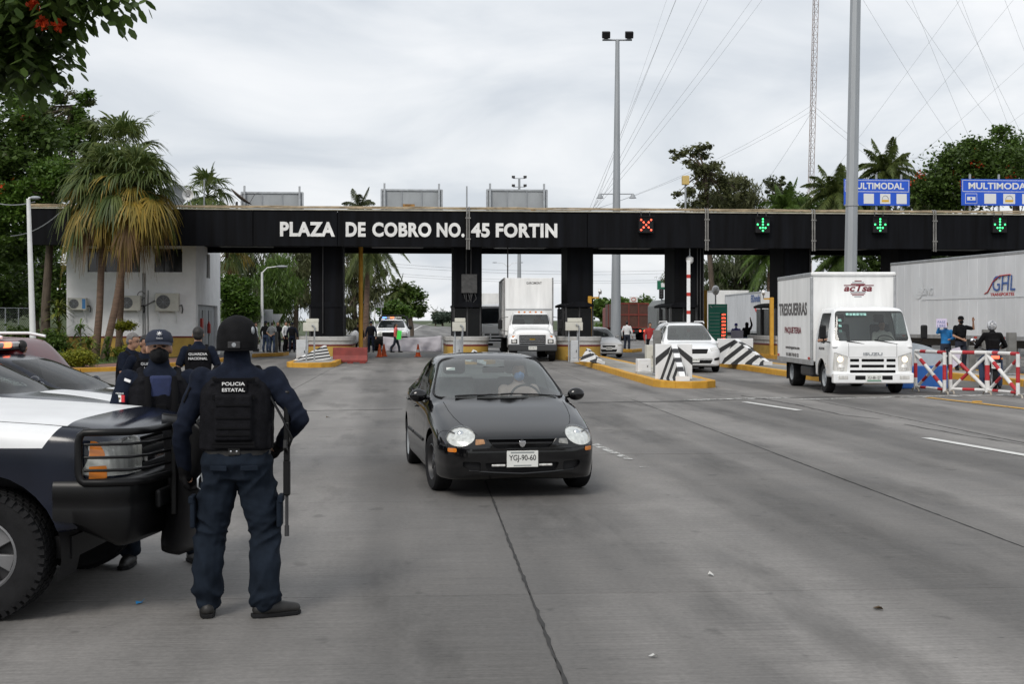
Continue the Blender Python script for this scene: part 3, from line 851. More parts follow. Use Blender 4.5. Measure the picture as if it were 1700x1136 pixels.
def crown_mesh(name, blobs, n, leaf, m, seed, flat=.35, droop=0, needle=False, clump=.34, hollow=.55):
 # blobs: (centre, (rx, ry, rz)); leaves gather in clumps nearer the outside
 rng = np.random.default_rng(seed)
 vol = np.array([b[1][0] * b[1][1] * b[1][2] for b in blobs]) ** .75; vol /= vol.sum()
 Cs, cl = [], []
 for (c, r), w in zip(blobs, vol):
  k = max(5, int(38 * w * (1.0 if len(blobs) < 3 else 1.6)))
  d = rdir(rng, k); rad_ = (hollow + (1 - hollow) * rng.random(k)) ** .8
  cc = np.array(c) + d * rad_[:, None] * np.array(r) * .88
  cl += [tuple(x) for x in cc]
  nn = int(n * w)
  idx = rng.integers(0, k, nn)
  sg = clump * (np.mean(r)) * (.55 + .8 * rng.random(k))
  g = rng.normal(size=(nn, 3)) * sg[idx][:, None] * np.array([.62, .62, .40])
  Cs.append(cc[idx] + g)
 C = np.concatenate(Cs); N_ = len(C)
 if needle:
  D = rdir(rng, N_) * .55; D[:, 2] -= .75; D /= np.linalg.norm(D, axis=1)[:, None]
  N = rdir(rng, N_); L = leaf * (.6 + .9 * rng.random(N_)); Wd = L * .16
 else:
  D = rdir(rng, N_); D[:, 2] *= .5; D[:, 2] -= .15; D /= np.linalg.norm(D, axis=1)[:, None]
  N = rdir(rng, N_) * (1 - flat); N[:, 2] = np.abs(N[:, 2]) + flat; N /= np.linalg.norm(N, axis=1)[:, None]
  L = leaf * (.6 + .8 * rng.random(N_)); Wd = L * (.5 + .2 * rng.random(N_))
 return leaf_mesh(name, C, D, N, L, Wd, m, droop), cl
def tree(label, base, blobs, n, leaf, m, seed, trunk_r=.22, name='tree', group=None, needle=False, limbs=9, flowers=0, clump=.34, m2=None, lean=(0, 0), cat='tree', hollow=.55):
 b = Vector(base)
 t = thing(name, label, cat, b, 0, group)
 loc = [((c[0] - b.x, c[1] - b.y, c[2] - b.z), r) for c, r in blobs]
 me, cl = crown_mesh('crown', loc, n, leaf, m, seed, needle=needle, clump=clump, hollow=hollow)
 link('crown', me, t)
 if m2:
  me, _ = crown_mesh('crown', loc, n // 4, leaf * .9, m2, seed + 5, needle=needle, clump=clump * .8); link('crown_second_leaves', me, t)  # leaves of a second foliage colour scattered through the crown
 random.seed(seed)
 top = Vector(loc[0][0]); 
 mb = MB(); fork = Vector((top.x * .6 + lean[0], top.y * .6 + lean[1], max(top.z - loc[0][1][2] * .75, .25 * top.z)))
 pts = [Vector((0, 0, -.1)), fork * .33 + Vector((random.uniform(-.1, .1), 0, 0)), fork * .7 + Vector((random.uniform(-.15, .15), 0, 0)), fork]
 mb.path(pts, [trunk_r * 1.25, trunk_r, trunk_r * .85, trunk_r * .7], 10)
 mb.build('trunk', BARK, t, smooth=60)
 random.shuffle(cl)
 for c in cl[:limbs]:
  c = Vector(c); mid = fork.lerp(c, .5) + Vector((random.uniform(-.3, .3), random.uniform(-.3, .3), random.uniform(-.1, .35))) * loc[0][1][0] * .25
  MB().path([fork - Vector((0, 0, .1)), mid, c], [trunk_r * .5, trunk_r * .28, trunk_r * .06], 7, cap=False).build('limb', BARK, t, smooth=60)
 if flowers:
  rng = np.random.default_rng(seed + 9); k = flowers
  cs = []
  for i in range(k):
   c, r = loc[rng.integers(0, len(loc))]
   d = rdir(rng, 1)[0]; d[1] = -abs(d[1]); d[2] = abs(d[2]) * .9 if rng.random() < .7 else d[2]
   p = np.array(c) + d * np.array(r) * (.92 + .12 * rng.random())
   cs.append(p + rng.normal(size=(26, 3)) * .16)
  C = np.concatenate(cs); q = len(C)
  me = leaf_mesh('blossom', C, rdir(rng, q), rdir(rng, q), np.full(q, .16), np.full(q, .11), LM['flower']); link('blossom', me, t)
 return t
def blobpx(px, py, rx, rz, Y, ry=None):
 k = Y / F; c = P(px, py, Y)
 return (tuple(c), (rx * k, (ry or rx) * k, rz * k))
def basepx(px, Y, z=0): return (P(px, 0, Y).x, Y, z)
# left mass
tree('dark broadleaf tree with red blossoms at the left edge behind the lamp post', basepx(-70, 63), [blobpx(5, 190, 78, 65, 63), blobpx(35, 265, 75, 80, 63), blobpx(-40, 300, 80, 130, 63), blobpx(30, 370, 70, 70, 63)], 24000, .25, LM['dark'], 11, .35, flowers=7, m2=LM['mid'])
tree('tall spreading tree with thin flat crown behind the fan palms', basepx(118, 84, .5), [blobpx(122, 162, 42, 16, 84), blobpx(95, 200, 60, 34, 84), blobpx(150, 225, 55, 34, 84), blobpx(105, 265, 60, 45, 84)], 14000, .26, LM['mid'], 12, .22, m2=LM['olive'], limbs=16, clump=.22)
tree('bright green tree left of the fan palms', basepx(75, 60, .1), [blobpx(88, 300, 52, 40, 60), blobpx(55, 350, 48, 40, 60), blobpx(30, 330, 40, 30, 60)], 9000, .2, LM['bright'], 13, .2, flowers=3, m2=LM['mid'])
tree('dark shady tree filling the space under the canopy end', basepx(60, 80, .5), [blobpx(60, 430, 75, 55, 80), blobpx(20, 480, 60, 50, 80), blobpx(105, 470, 45, 60, 80)], 9000, .3, LM['dark'], 14, .25)
tree('low dark thicket tree at the far left by the fence', basepx(-30, 70, .1), [blobpx(-30, 440, 80, 90, 70), blobpx(30, 500, 55, 40, 72)], 8000, .28, LM['dark'], 15, .25, m2=LM['mid'])
def shrub(label, px, py_base, Y, rx, rz, n, leaf, m, seed, z0=.12, m2=None, name='shrub', ry=None):
 base = (P(px, 0, Y).x, Y, z0)
 rx, rz = rx * Y / F, rz * Y / F
 return tree(label, base, [((base[0], Y, z0 + rz * .95), (rx, (ry * Y / F) if ry else rx, rz))], n, leaf, m, seed, .05, name=name, limbs=7, cat='shrub', clump=.42, m2=m2, hollow=.45)
shrub('green bush with reddish tips beside the white lamp post', 85, 0, 58, 26, 26, 2600, .14, LM['mid'], 21, flowers if False else .12)
shrub('dark leafy bush left of the white lamp post', 30, 0, 60, 24, 28, 2200, .16, LM['dark'], 22)
shrub('low green bush right of the maroon estate', 100, 0, 50, 22, 11, 1800, .11, LM['mid'], 23)
shrub('clipped yellow green hedge in front of the fan palms', 128, 0, 47.6, 36, 15, 6500, .085, LM['yellow'], 24, name='hedge', ry=14)
shrub('low green ground bush at the foot of the lamp post', 60, 0, 52, 24, 12, 1800, .12, LM['mid'], 25)
# clipped standard by the wall
tp_ = (P(205, 0, 57).x, 57, .12)
tree('small clipped tree with flat yellow green head before the white wall', tp_, [((tp_[0], 57, 1.55), (.58, .5, .20))], 2600, .085, LM['yellow'], 26, .04, limbs=6, name='topiary_tree', hollow=.2)
shrub('round yellow green bush under the clipped tree', 205, 0, 56.6, 17, 13, 2000, .085, LM['yellow'], 27)
def strap_plant(label, base, n, L, w, m, seed, up=.8, stem=0.0, arch=1.0, name='strap_leaf_plant', cat='plant', parent=None):
 # a tuft of long arching leaves
 t = thing(name, label, cat, base)
 random.seed(seed); mb = MB()
 for i in range(n):
  a = random.uniform(0, 6.283); e_ = random.uniform(.15, 1.25) * up; ln = L * random.uniform(.7, 1.15); z0 = stem * random.random()
  d = Vector((math.cos(a), math.sin(a), 0)); s = Vector((-d.y, d.x, 0))
  rows = [[], []]
  for k in range(6):
   q = k / 5; r = ln * q; ww = w * (math.sin(math.pi * (.12 + .86 * q)) ** .8) * .5
   p = d * (r * math.cos(e_) + .02) + Vector((0, 0, z0 + r * math.sin(e_) - arch * .55 * ln * q * q))
   rows[0].append(p - s * ww + Vector((0, 0, ww * .4))); rows[1].append(p + s * ww + Vector((0, 0, ww * .4)))
  mb.grid(rows)
 me = mb.mesh('leaves', m, None); link('leaves', me, t)
 if stem: MB().path([(0, 0, -.05), (.03, 0, stem * .5), (0, 0, stem)], .035, 7).build('stem', BARK, t, smooth=60)
 return t
strap_plant('leafy dracaena at the foot of the palm trunks', (P(148, 0, 53).x, 53, .12), 90, .75, .09, LM['vari'], 31, 1.0, .9)
strap_plant('second dracaena with dark strappy leaves left of the palm trunks', (P(133, 0, 55).x, 55, .12), 60, .8, .08, LM['mid'], 32, 1.0, 1.5)
strap_plant('tall variegated dracaena against the left end of the building', (P(97, 0, 60).x, 60, .12), 170, .9, .10, LM['vari'], 33, 1.0, 2.4)
strap_plant('small dracaena right of the palm trunks', (P(178, 0, 54).x, 54, .12), 50, .7, .08, LM['mid'], 34, 1.0, .9)
# ---- fan palms
def fan(mb, o, d, R, spread=2.5, seg=24, droop=.35, mi=0, fold=.05, up=None):
 # a fan blade: rays from o around direction d
 d = Vector(d).normalized(); up = Vector((0, 0, 1)) if up is None else up
 s = d.cross(up); s = s.normalized() if s.length > 1e-4 else Vector((1, 0, 0)); nrm = s.cross(d).normalized()
 for k in range(seg):
  a = (k / (seg - 1) - .5) * spread; a2 = spread / (seg - 1) * .5
  r = R * (1 - .22 * abs(a / (spread / 2)) ** 2) * random.uniform(.72, 1.08)
  dr = droop * random.uniform(.5, 1.7)
  dirv = d * math.cos(a) + s * math.sin(a); sv = s * math.cos(a) - d * math.sin(a)
  rows = [[], []]
  for q, wf in ((.06, .8), (.40, 1.0), (.66, .80), (.86, .45), (1.0, .06)):
   p = o + dirv * r * q + nrm * fold * (1 if k % 2 else -1) * q * (1 - q)
   p = p - Vector((0, 0, 1)) * dr * r * max(0, q - .35) ** 1.8 * 2.2
   ww = math.tan(a2) * r * min(q, .55) * wf * 1.15
   rows[0].append(p - sv * ww); rows[1].append(p + sv * ww + nrm * .01)
  mb.grid(rows, mi)
def fan_palm(label, base, crown, n, R, pet, seed, trunk_r=.15, skirt=.35, name='fan_palm', seg=24):
 t = thing(name, label, 'palm tree', base)
 random.seed(seed); b = Vector(base); c = Vector(crown) - b
 MB().path([(0, 0, -.1), c * .3 + Vector((.08, 0, 0)), c * .7 + Vector((.05, 0, 0)), c], [trunk_r * 1.2, trunk_r, trunk_r * .95, trunk_r * 1.1], 12).build('trunk', PALMBARK, t, smooth=60)
 ga = 2.39996
 for i in range(n):
  q = i / (n - 1)                                         # 0 newest (up) .. 1 oldest (hanging)
  el = rad(84 - 140 * q ** .85) + random.uniform(-.30, .30)
  a = i * ga + random.uniform(-.2, .2)
  d = Vector((math.cos(a) * math.cos(el), math.sin(a) * math.cos(el), math.sin(el)))
  o = c + Vector((0, 0, .35 * (1 - q) - .25 * q))
  L = pet * random.uniform(.65, 1.30)
  e1 = o + d * L * .6; e2 = o + d * L + Vector((0, 0, -.12 * L))
  kind = 'palmb' if q > .90 else ('palmy' if q > .86 - skirt * random.random() * 1.3 and random.random() < .7 else 'palm')
  fr = MB()
  fr.path([o, e1, e2], [.03, .022, .016], 5)
  bd = (d + Vector((0, 0, -.25 - .45 * q))).normalized()
  fan(fr, e2, bd, R * random.uniform(.85, 1.1), random.uniform(2.5, 3.6) if q < .8 else random.uniform(1.2, 2.2), seg, random.uniform(.30, .55) + .35 * q)
  me = fr.mesh('frond', LM[kind], None); link('frond', me, t)
 return t
fan_palm('tall fan palm with yellowing skirt, left of the pair before the building', (P(158, 0, 56.5).x, 56.5, .12), P(172, 318, 56.5), 76, 1.22, 1.12, 41, .15, .42)
fan_palm('fan palm leaning right, right of the pair before the building', (P(171, 0, 56).x, 56, .12), P(226, 318, 56.0), 76, 1.18, 1.1, 42, .15, .42)
fan_palm('taller green fan palm rising behind the pair', (P(196, 0, 60.5).x, 60.5, .12), P(203, 272, 58.5), 52, 1.35, 1.35, 43, .14, .15)
fan_palm('green fan palm showing above the canopy behind the horn speaker', (P(345, 0, 76).x, 76, 0), P(345, 330, 76), 34, 1.15, .9, 44, .14, .1, seg=20)
fan_palm('yellowed fan palm seen under the canopy beside the building', (P(383, 0, 84).x, 84, 0), P(378, 418, 84), 34, 1.0, .8, 45, .14, .6, seg=16)
# ---- feather palms
def feather_palm(label, base, crown, n, L, seed, trunk_r=.17, m='palm', name='feather_palm', up=70, low=-50, pin=.50, k=30):
 t = thing(name, label, 'palm tree', base)
 random.seed(seed); c = Vector(crown) - Vector(base)
 MB().path([(0, 0, -.1), c * .35, c * .8, c], [trunk_r * 1.3, trunk_r, trunk_r * .9, trunk_r * .7], 10).build('trunk', PALMBARK, t, smooth=60)
 MB().path([c - Vector((0, 0, .1)), c + Vector((0, 0, .5))], [trunk_r * .75, trunk_r * .5], 8).build('crownshaft', LM[m], t, smooth=60)
 for i in range(n):
  q = i / (n - 1); el = rad(up + (low - up) * q) + random.uniform(-.1, .1); a = i * 2.39996
  h = Vector((math.cos(a), math.sin(a), 0)); ln = L * random.uniform(.85, 1.1)
  pts = []
  for j in range(k + 1):
   u = j / k
   pts.append(c + Vector((0, 0, .35)) + h * ln * (u * math.cos(el) * (1 - .12 * u)) + Vector((0, 0, ln * (u * math.sin(el) - .62 * u * u * max(.3, math.cos(el))))))
  fr = MB(); fr.path(pts[::3] + [pts[-1]], .018, 4)
  for j in range(2, k + 1):
   tg = (pts[j] - pts[j - 1]).normalized(); sd = tg.cross(Vector((0, 0, 1)))
   sd = sd.normalized() if sd.length > .05 else Vector((-h.y, h.x, 0))
   pl_ = pin * math.sin(math.pi * (.15 + .8 * j / k)) * random.uniform(.8, 1.15)
   for s in (-1, 1):
    for off in (0, .25, .5, .75):
     p = pts[j].lerp(pts[j - 1], off)
     dd = (sd * s * .75 + tg * .55 + Vector((0, 0, random.uniform(-.85, .10)))).normalized()
     e1 = p + dd * pl_ * .55; e2 = p + dd * pl_ - Vector((0, 0, pl_ * .35))
     w = tg * .014 * L / 2.4
     fr._add([p - w, e1 - w * 1.3, e2, e1 + w * 1.3, p + w], [(0, 1, 2, 3, 4)])
  me = fr.mesh('frond', LM[m], None); link('frond', me, t)
 return t
feather_palm('feather palm above the canopy directly left of the big lamp post', basepx(1388, 84), P(1388, 330, 84), 32, 3.0, 51, m='palm')
feather_palm('tall feather palm above the left blue sign', basepx(1475, 88), P(1472, 290, 88), 34, 3.2, 52, m='palm')
feather_palm('drooping feather palm beside the lattice mast', basepx(1305, 92), P(1305, 352, 92), 28, 2.6, 53, m='mid')
feather_palm('feather palm between the blue signs', basepx(1545, 95), P(1535, 330, 95), 28, 2.8, 54, m='palm')
feather_palm('tall royal palm hanging its fronds beside the yellow pole', basepx(606, 82), P(612, 405, 82), 30, 2.9, 55, m='palm', low=-70)
feather_palm('slim palm standing above the round trees down the road', basepx(662, 150), P(661, 488, 150), 30, 2.6, 56, m='palm')
feather_palm('feather palm under the canopy behind the delivery truck', basepx(1400, 80), P(1395, 436, 80), 26, 2.6, 57, m='dark')
feather_palm('palm with hanging fronds behind the ribbed trailer', basepx(1275, 90), P(1278, 430, 90), 26, 2.8, 58, m='mid')
tree('feathery green tree among the trees behind the waiting group', basepx(462, 92), [blobpx(458, 470, 40, 50, 92), blobpx(445, 510, 34, 30, 92)], 6000, .4, LM['mid'], 59, .16, needle=True)
feather_palm('small palm tops above the canopy left of the second sign back', basepx(600, 110), P(597, 350, 110), 16, 2.4, 60, m='grey')
for i, (px, Y) in enumerate(((723, 420), (735, 430))):
 feather_palm(('tiny far palm on the horizon, the left of two', 'tiny far palm on the horizon, the right of two')[i], basepx(px, Y), P(px, 520, Y), 12, 2.6, 61 + i, m='grey', k=10)
# ---- trees behind the canopy
tree('round bright green tree just right of the white building', basepx(398, 76), [blobpx(396, 500, 36, 44, 76), blobpx(380, 480, 26, 30, 76), blobpx(410, 520, 22, 28, 76)], 8000, .2, LM['bright'], 71, .16, m2=LM['mid'])
tree('tall feathery grey green tree behind the waiting group', basepx(425, 104), [blobpx(425, 430, 42, 70, 104), blobpx(398, 445, 30, 50, 104), blobpx(430, 500, 42, 40, 104)], 9500, .42, LM['grey'], 72, .2, needle=True)
tree('tall dense dark tree left of the first column', basepx(492, 100), [blobpx(492, 440, 38, 70, 100), blobpx(480, 510, 44, 40, 100), blobpx(520, 470, 36, 75, 100)], 11000, .42, LM['olive'], 73, .2, needle=True)
tree('dark feathery tree beside the yellow pole', basepx(590, 92), [blobpx(586, 445, 30, 65, 92), blobpx(592, 520, 30, 38, 92), blobpx(622, 465, 22, 48, 92)], 9000, .4, LM['olive'], 74, .22, needle=True)
shrub('dark red leaved bush behind the first booth', 492, 0, 82, 16, 8, 900, .16, leaf_mat('dark_red_leaf', (.04, .012, .012), (.11, .03, .03)), 75, 0)
shrub('green bushes along the road edge behind the red barrier', 612, 0, 96, 22, 12, 1500, .2, LM['mid'], 76, 0)
tree('round dark tree under the slim palm down the road', basepx(682, 150), [blobpx(682, 500, 24, 26, 150), blobpx(650, 505, 18, 18, 150), blobpx(697, 515, 12, 16, 150)], 5000, .42, LM['dark'], 77, .3, m2=LM['mid'])
tree('lighter green spreading tree left of the round dark tree', basepx(652, 140), [blobpx(650, 514, 26, 14, 140), blobpx(668, 520, 20, 10, 140)], 3200, .36, LM['bright'], 78, .2, m2=LM['mid'])
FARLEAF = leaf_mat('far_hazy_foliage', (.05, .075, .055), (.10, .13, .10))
for i, (px, py, rx, rz, Y) in enumerate(((735, 527, 18, 6, 420), (760, 526, 20, 7, 400), (1003, 513, 26, 14, 210), (1028, 510, 20, 16, 220), (1062, 512, 30, 17, 215), (1088, 516, 20, 14, 200))):
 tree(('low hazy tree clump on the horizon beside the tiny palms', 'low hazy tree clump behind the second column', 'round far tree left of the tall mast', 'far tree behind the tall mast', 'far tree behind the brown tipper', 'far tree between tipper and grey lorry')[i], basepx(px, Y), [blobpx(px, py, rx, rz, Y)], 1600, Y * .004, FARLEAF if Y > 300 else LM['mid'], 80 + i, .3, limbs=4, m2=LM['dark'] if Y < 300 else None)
shrub('yellow green roadside bush left of the tall mast', 998, 0, 175, 22, 8, 1200, .4, LM['bright'], 88, 0)
# right side
tree('ragged open tree above the canopy left of the yellow lamp box', basepx(1190, 96), [blobpx(1158, 262, 34, 26, 96), blobpx(1128, 258, 22, 10, 96), blobpx(1185, 300, 36, 32, 96), blobpx(1148, 325, 28, 30, 96), blobpx(1215, 315, 30, 42, 96)], 4600, .28, LM['olive'], 91, .2, limbs=22, clump=.24)
tree('dense olive casuarina above the canopy beside the ragged tree', basepx(1225, 100), [blobpx(1222, 325, 40, 38, 100), blobpx(1250, 340, 30, 28, 100), blobpx(1180, 345, 36, 24, 100)], 7000, .42, LM['olive'], 92, .22, needle=True)
tree('dark feathery tree filling the opening behind the ribbed trailer', basepx(1235, 98), [blobpx(1215, 450, 48, 45, 98), blobpx(1260, 445, 36, 48, 98), blobpx(1185, 470, 30, 40, 98), blobpx(1230, 500, 40, 30, 98)], 9000, .45, LM['grey'], 93, .25, needle=True, m2=LM['dark'])
tree('thin sparse tree left of the lattice mast', basepx(1288, 96), [blobpx(1290, 310, 26, 24, 96), blobpx(1300, 335, 24, 18, 96)], 1500, .28, LM['grey'], 94, .10, limbs=14, clump=.2)
tree('thin branch tip reaching into the opening left of the fourth column', basepx(1125, 92), [blobpx(1118, 462, 22, 18, 92), blobpx(1125, 440, 14, 16, 92)], 900, .3, LM['olive'], 95, .08, limbs=8, needle=True)
tree('large dark flame tree with orange blossoms behind the blue signs', basepx(1610, 86), [blobpx(1600, 300, 80, 52, 86), blobpx(1560, 325, 60, 40, 86), blobpx(1650, 285, 60, 50, 86), blobpx(1610, 260, 50, 30, 86)], 15000, .26, LM['dark'], 96, .35, flowers=13, m2=LM['mid'])
tree('green tree rising at the right edge behind the blue sign', basepx(1690, 92), [blobpx(1680, 255, 46, 40, 92), blobpx(1660, 222, 28, 16, 92), blobpx(1720, 290, 60, 60, 92)], 8000, .26, LM['mid'], 97, .3, m2=LM['dark'])
tree('dense green tree behind the left blue sign', basepx(1430, 100), [blobpx(1400, 335, 60, 32, 100), blobpx(1460, 330, 50, 36, 100), blobpx(1350, 345, 40, 22, 100)], 7000, .28, LM['dark'], 90, .25, m2=LM['mid'])
tree('yellowish green tree between the blue signs', basepx(1535, 98), [blobpx(1535, 325, 34, 36, 98)], 3000, .28, LM['bright'], 98, .2, flowers=4, m2=LM['olive'])
tree('dark trees seen under the canopy above the long trailer', basepx(1440, 90), [blobpx(1420, 440, 60, 40, 90), blobpx(1500, 440, 60, 40, 90), blobpx(1580, 430, 60, 40, 90)], 7000, .3, LM['dark'], 99, .3)
# ---- the branch that hangs into the top left corner (its trunk stands outside the frame)
def overhang():
 base = Vector((-8.6, 13.5, 0))
 t = thing('tulip_tree', 'dark leafy branches with red flowers hanging into the top left corner', 'tree', base)
 random.seed(5)
 MB().path([(0, 0, -.1), (.1, 0, 2), (.4, 0, 4), (.8, 0, 6)], [.28, .24, .2, .16], 10).build('trunk', BARK, t, smooth=60)
 tips = []
 k = 13.0
 def rel(px, py, Y): return P(px, py, Y) - base
 for px, py, Y in ((170, -15, 12.5), (120, 20, 12.8), (90, 40, 13.2), (60, 60, 13.0), (30, 85, 13.3), (10, 40, 12.6), (60, -10, 13.5), (110, -30, 13.0), (-20, 100, 13.2), (40, 20, 12.7), (0, -20, 13.0), (75, 100, 13.1), (20, 130, 13.4), (-30, 30, 13.5), (100, 5, 12.4), (10, 70, 12.9), (45, 110, 13.0), (-10, 10, 13.1), (80, 0, 12.7), (0, 110, 12.8)):
  tip = rel(px, py - 50, Y); tips.append(tip)
  MB().path([(.6, 0, 5.0), Vector((.6, 0, 5.2)).lerp(tip, .55) + Vector((0, 0, .5)), tip], [.07, .04, .015], 7).build('limb', BARK, t, smooth=60)
 verts, faces = [], []
 mb = MB()
 for tip in tips:
  for _ in range(15):
   o = tip + Vector((random.gauss(0, .13), random.gauss(0, .2), random.gauss(0, .10)))
   a = random.uniform(0, 6.283); d = Vector((math.cos(a) * .6, math.sin(a) * .6, -.45 - .5 * random.random())).normalized()
   L = random.uniform(.34, .52); n = random.randint(4, 6)
   sd = d.cross(Vector((0, 0, 1))).normalized(); 
   for j in range(1, n + 1):
    p = o + d * L * j / n - Vector((0, 0, .08 * (j / n) ** 2))
    for s in ((-1, 1) if j < n else (0,)):
     ld = (sd * s * .9 + d * (.5 if s else 1) + Vector((0, 0, -.25))).normalized(); ll = random.uniform(.12, .17); w = ll * .27
     ws = ld.cross(Vector((random.uniform(-.4, .4), random.uniform(-.4, .4), 1))).normalized()
     q = [p, p + ld * ll * .3 + ws * w, p + ld * ll * .7 + ws * w * .9, p + ld * ll, p + ld * ll * .7 - ws * w * .9, p + ld * ll * .3 - ws * w]
     mb._add(q, [(0, 1, 2, 3, 4, 5)])
 me = mb.mesh('crown', LM['dark'], None); link('crown', me, t)
 rng = np.random.default_rng(3)
 for px, py in ((72, 37), (96, 40), (58, 6)):
  C = np.array(rel(px, py, 12.3)) + rng.normal(size=(40, 3)) * .025
  me = leaf_mesh('blossom', C, rdir(rng, 40), rdir(rng, 40), np.full(40, .06), np.full(40, .04), LM['flower']); link('blossom', me, t)
overhang()
# grass tufts on the lawn and along the kerb, too many to count
rng = np.random.default_rng(77)
n = 9000
C = np.stack([rng.uniform(-34, -15.4, n), rng.uniform(44.3, 60, n), np.full(n, .17)], 1)
D = rdir(rng, n) * .5; D[:, 2] = 1; D /= np.linalg.norm(D, axis=1)[:, None]
keep = C[:, 0] < -21.5 + 5.8 * np.clip((C[:, 1] - 44) / 5, 0, 1)
C, D = C[keep], D[keep]; n = len(C)
me = leaf_mesh('grass_tufts', C, D, rdir(rng, n), np.full(n, .16), np.full(n, .025), LM['mid'])
tag(link('grass', me), 'short uneven grass of the garden in front of the white building', 'grass', kind='stuff')
# ------------------------------------------------------------------ vehicle tools
def pchip(xs, ys, xq):
 xs = np.asarray(xs, float); ys = np.asarray(ys, float); xq = np.asarray(xq, float)
 h = np.diff(xs); d = np.diff(ys) / h; m = np.zeros(len(xs))
 for i in range(1, len(xs) - 1):
  if d[i - 1] * d[i] > 0:
   w1, w2 = 2 * h[i] + h[i - 1], h[i] + 2 * h[i - 1]
   m[i] = (w1 + w2) / (w1 / d[i - 1] + w2 / d[i])
 m[0], m[-1] = d[0], d[-1]
 i = np.clip(np.searchsorted(xs, xq, side='right') - 1, 0, len(xs) - 2)
 t = (xq - xs[i]) / h[i]
 return ((1 + 2 * t) * (1 - t) ** 2 * ys[i] + t * (1 - t) ** 2 * h[i] * m[i] + t * t * (3 - 2 * t) * ys[i + 1] + t * t * (t - 1) * h[i] * m[i + 1])
def catmull(pts, k):
 # smooth curve through points, k samples per span
 p = np.asarray(pts, float); n = len(p); out = []
 for i in range(n - 1):
  p0 = p[max(i - 1, 0)]; p1 = p[i]; p2 = p[i + 1]; p3 = p[min(i + 2, n - 1)]
  l1 = np.linalg.norm(p2 - p1) + 1e-9
  t1 = (p2 - p0) / (np.linalg.norm(p2 - p1) + np.linalg.norm(p1 - p0) + 1e-9) * l1 if i > 0 else p2 - p1
  t2 = (p3 - p1) / (np.linalg.norm(p3 - p2) + np.linalg.norm(p2 - p1) + 1e-9) * l1 if i < n - 2 else p2 - p1
  for j in range(k):
   t = j / k
   out.append((2 * t**3 - 3 * t**2 + 1) * p1 + (t**3 - 2 * t**2 + t) * t1 + (-2 * t**3 + 3 * t**2) * p2 + (t**3 - t**2) * t2)
 out.append(p[-1])
 return np.array(out)
def shell(stations, step=0.06, k=4):
 # stations: (y, [(x, z) from the top centre round to the bottom centre]); returns a closed bmesh, nose at low y
 ys = [s[0] for s in stations]
 secs = np.array([s[1] for s in stations], float)          # S x N x 2
 yq = []
 for a, b in zip(ys[:-1], ys[1:]):
  n = max(1, int(math.ceil((b - a) / step))); yq += [a + (b - a) * i / n for i in range(n)]
 yq.append(ys[-1]); yq = np.array(yq)
 N = secs.shape[1]
 ctrl = np.zeros((len(yq), N, 2))
 for i in range(N):
  for c in range(2): ctrl[:, i, c] = pchip(ys, secs[:, i, c], yq)
 bm = bmesh.new(); rings = []
 for r, y in enumerate(yq):
  cv = catmull(ctrl[r], k)
  right = [bm.verts.new((max(0, p[0]), y, p[1])) for p in cv]
  left = [bm.verts.new((-p[0], y, p[1])) for p in cv[1:-1]]
  rings.append(right + left[::-1])
 M = len(rings[0]); half = len(cv)
 for a, b in zip(rings[:-1], rings[1:]):
  for i in range(M):
   j = (i + 1) % M
   bm.faces.new((a[i], a[j], b[j], b[i]))
 for rg, fl in ((rings[0], False), (rings[-1], True)):
  R = rg[:half]; Lf = [rg[0]] + rg[half:][::-1] + [rg[half - 1]]
  for i in range(half - 1):
   q = [R[i], R[i + 1], Lf[i + 1], Lf[i]]
   u = []
   for v in q:
    if v not in u: u.append(v)
   if len(u) >= 3: bm.faces.new(u if fl else u[::-1])
 bmesh.ops.recalc_face_normals(bm, faces=bm.faces)
 return bm
AX = {'x': (0, 1, 2), 'y': (1, 0, 2), 'z': (2, 0, 1)}
def cut(bm, poly, axis, sgn, facing=0.05, lim=None, keep=False):
 # cut a convex outline (in the plane across axis) out of the side of bm that faces sgn*axis; returns the pieces as a bmesh
 a0, a1, a2 = AX[axis]
 poly = [Vector(p) for p in poly]
 area = sum(poly[i].x * poly[(i + 1) % len(poly)].y - poly[(i + 1) % len(poly)].x * poly[i].y for i in range(len(poly)))
 if area < 0: poly = poly[::-1]
 lo = [min(p[i] for p in poly) for i in (0, 1)]; hi = [max(p[i] for p in poly) for i in (0, 1)]
 cand = []
 for f in bm.faces:
  if f.normal[a0] * sgn < facing: continue
  c = [v.co for v in f.verts]
  if max(q[a1] for q in c) < lo[0] or min(q[a1] for q in c) > hi[0] or max(q[a2] for q in c) < lo[1] or min(q[a2] for q in c) > hi[1]: continue
  if lim is not None and not (lim[0] <= f.calc_center_median()[a0] <= lim[1]): continue
  cand.append(f)
 n = len(poly)
 for i in range(n):
  p, q = poly[i], poly[(i + 1) % n]
  d = q - p
  if d.length < 1e-7: continue
  nr = Vector((0, 0, 0)); nr[a1] = d.y; nr[a2] = -d.x        # outward for a counter-clockwise outline
  co = Vector((0, 0, 0)); co[a1] = p.x; co[a2] = p.y
  geom = list({v for f in cand for v in f.verts}) + list({e_ for f in cand for e_ in f.edges}) + cand
  r = bmesh.ops.bisect_plane(bm, geom=geom, dist=1e-6, plane_co=co, plane_no=nr)
  fs = [g for g in r['geom'] if isinstance(g, bmesh.types.BMFace)]
  cand = [f for f in fs if (f.calc_center_median() - co).dot(nr) < 0]
 out = bmesh.new(); vm = {}
 for f in cand:
  vs = []
  for v in f.verts:
   if v not in vm: vm[v] = out.verts.new(v.co)
   vs.append(vm[v])
  try: out.faces.new(vs)
  except ValueError: pass
 out.normal_update()
 if not keep: bmesh.ops.delete(bm, geom=cand, context='FACES')
 return out
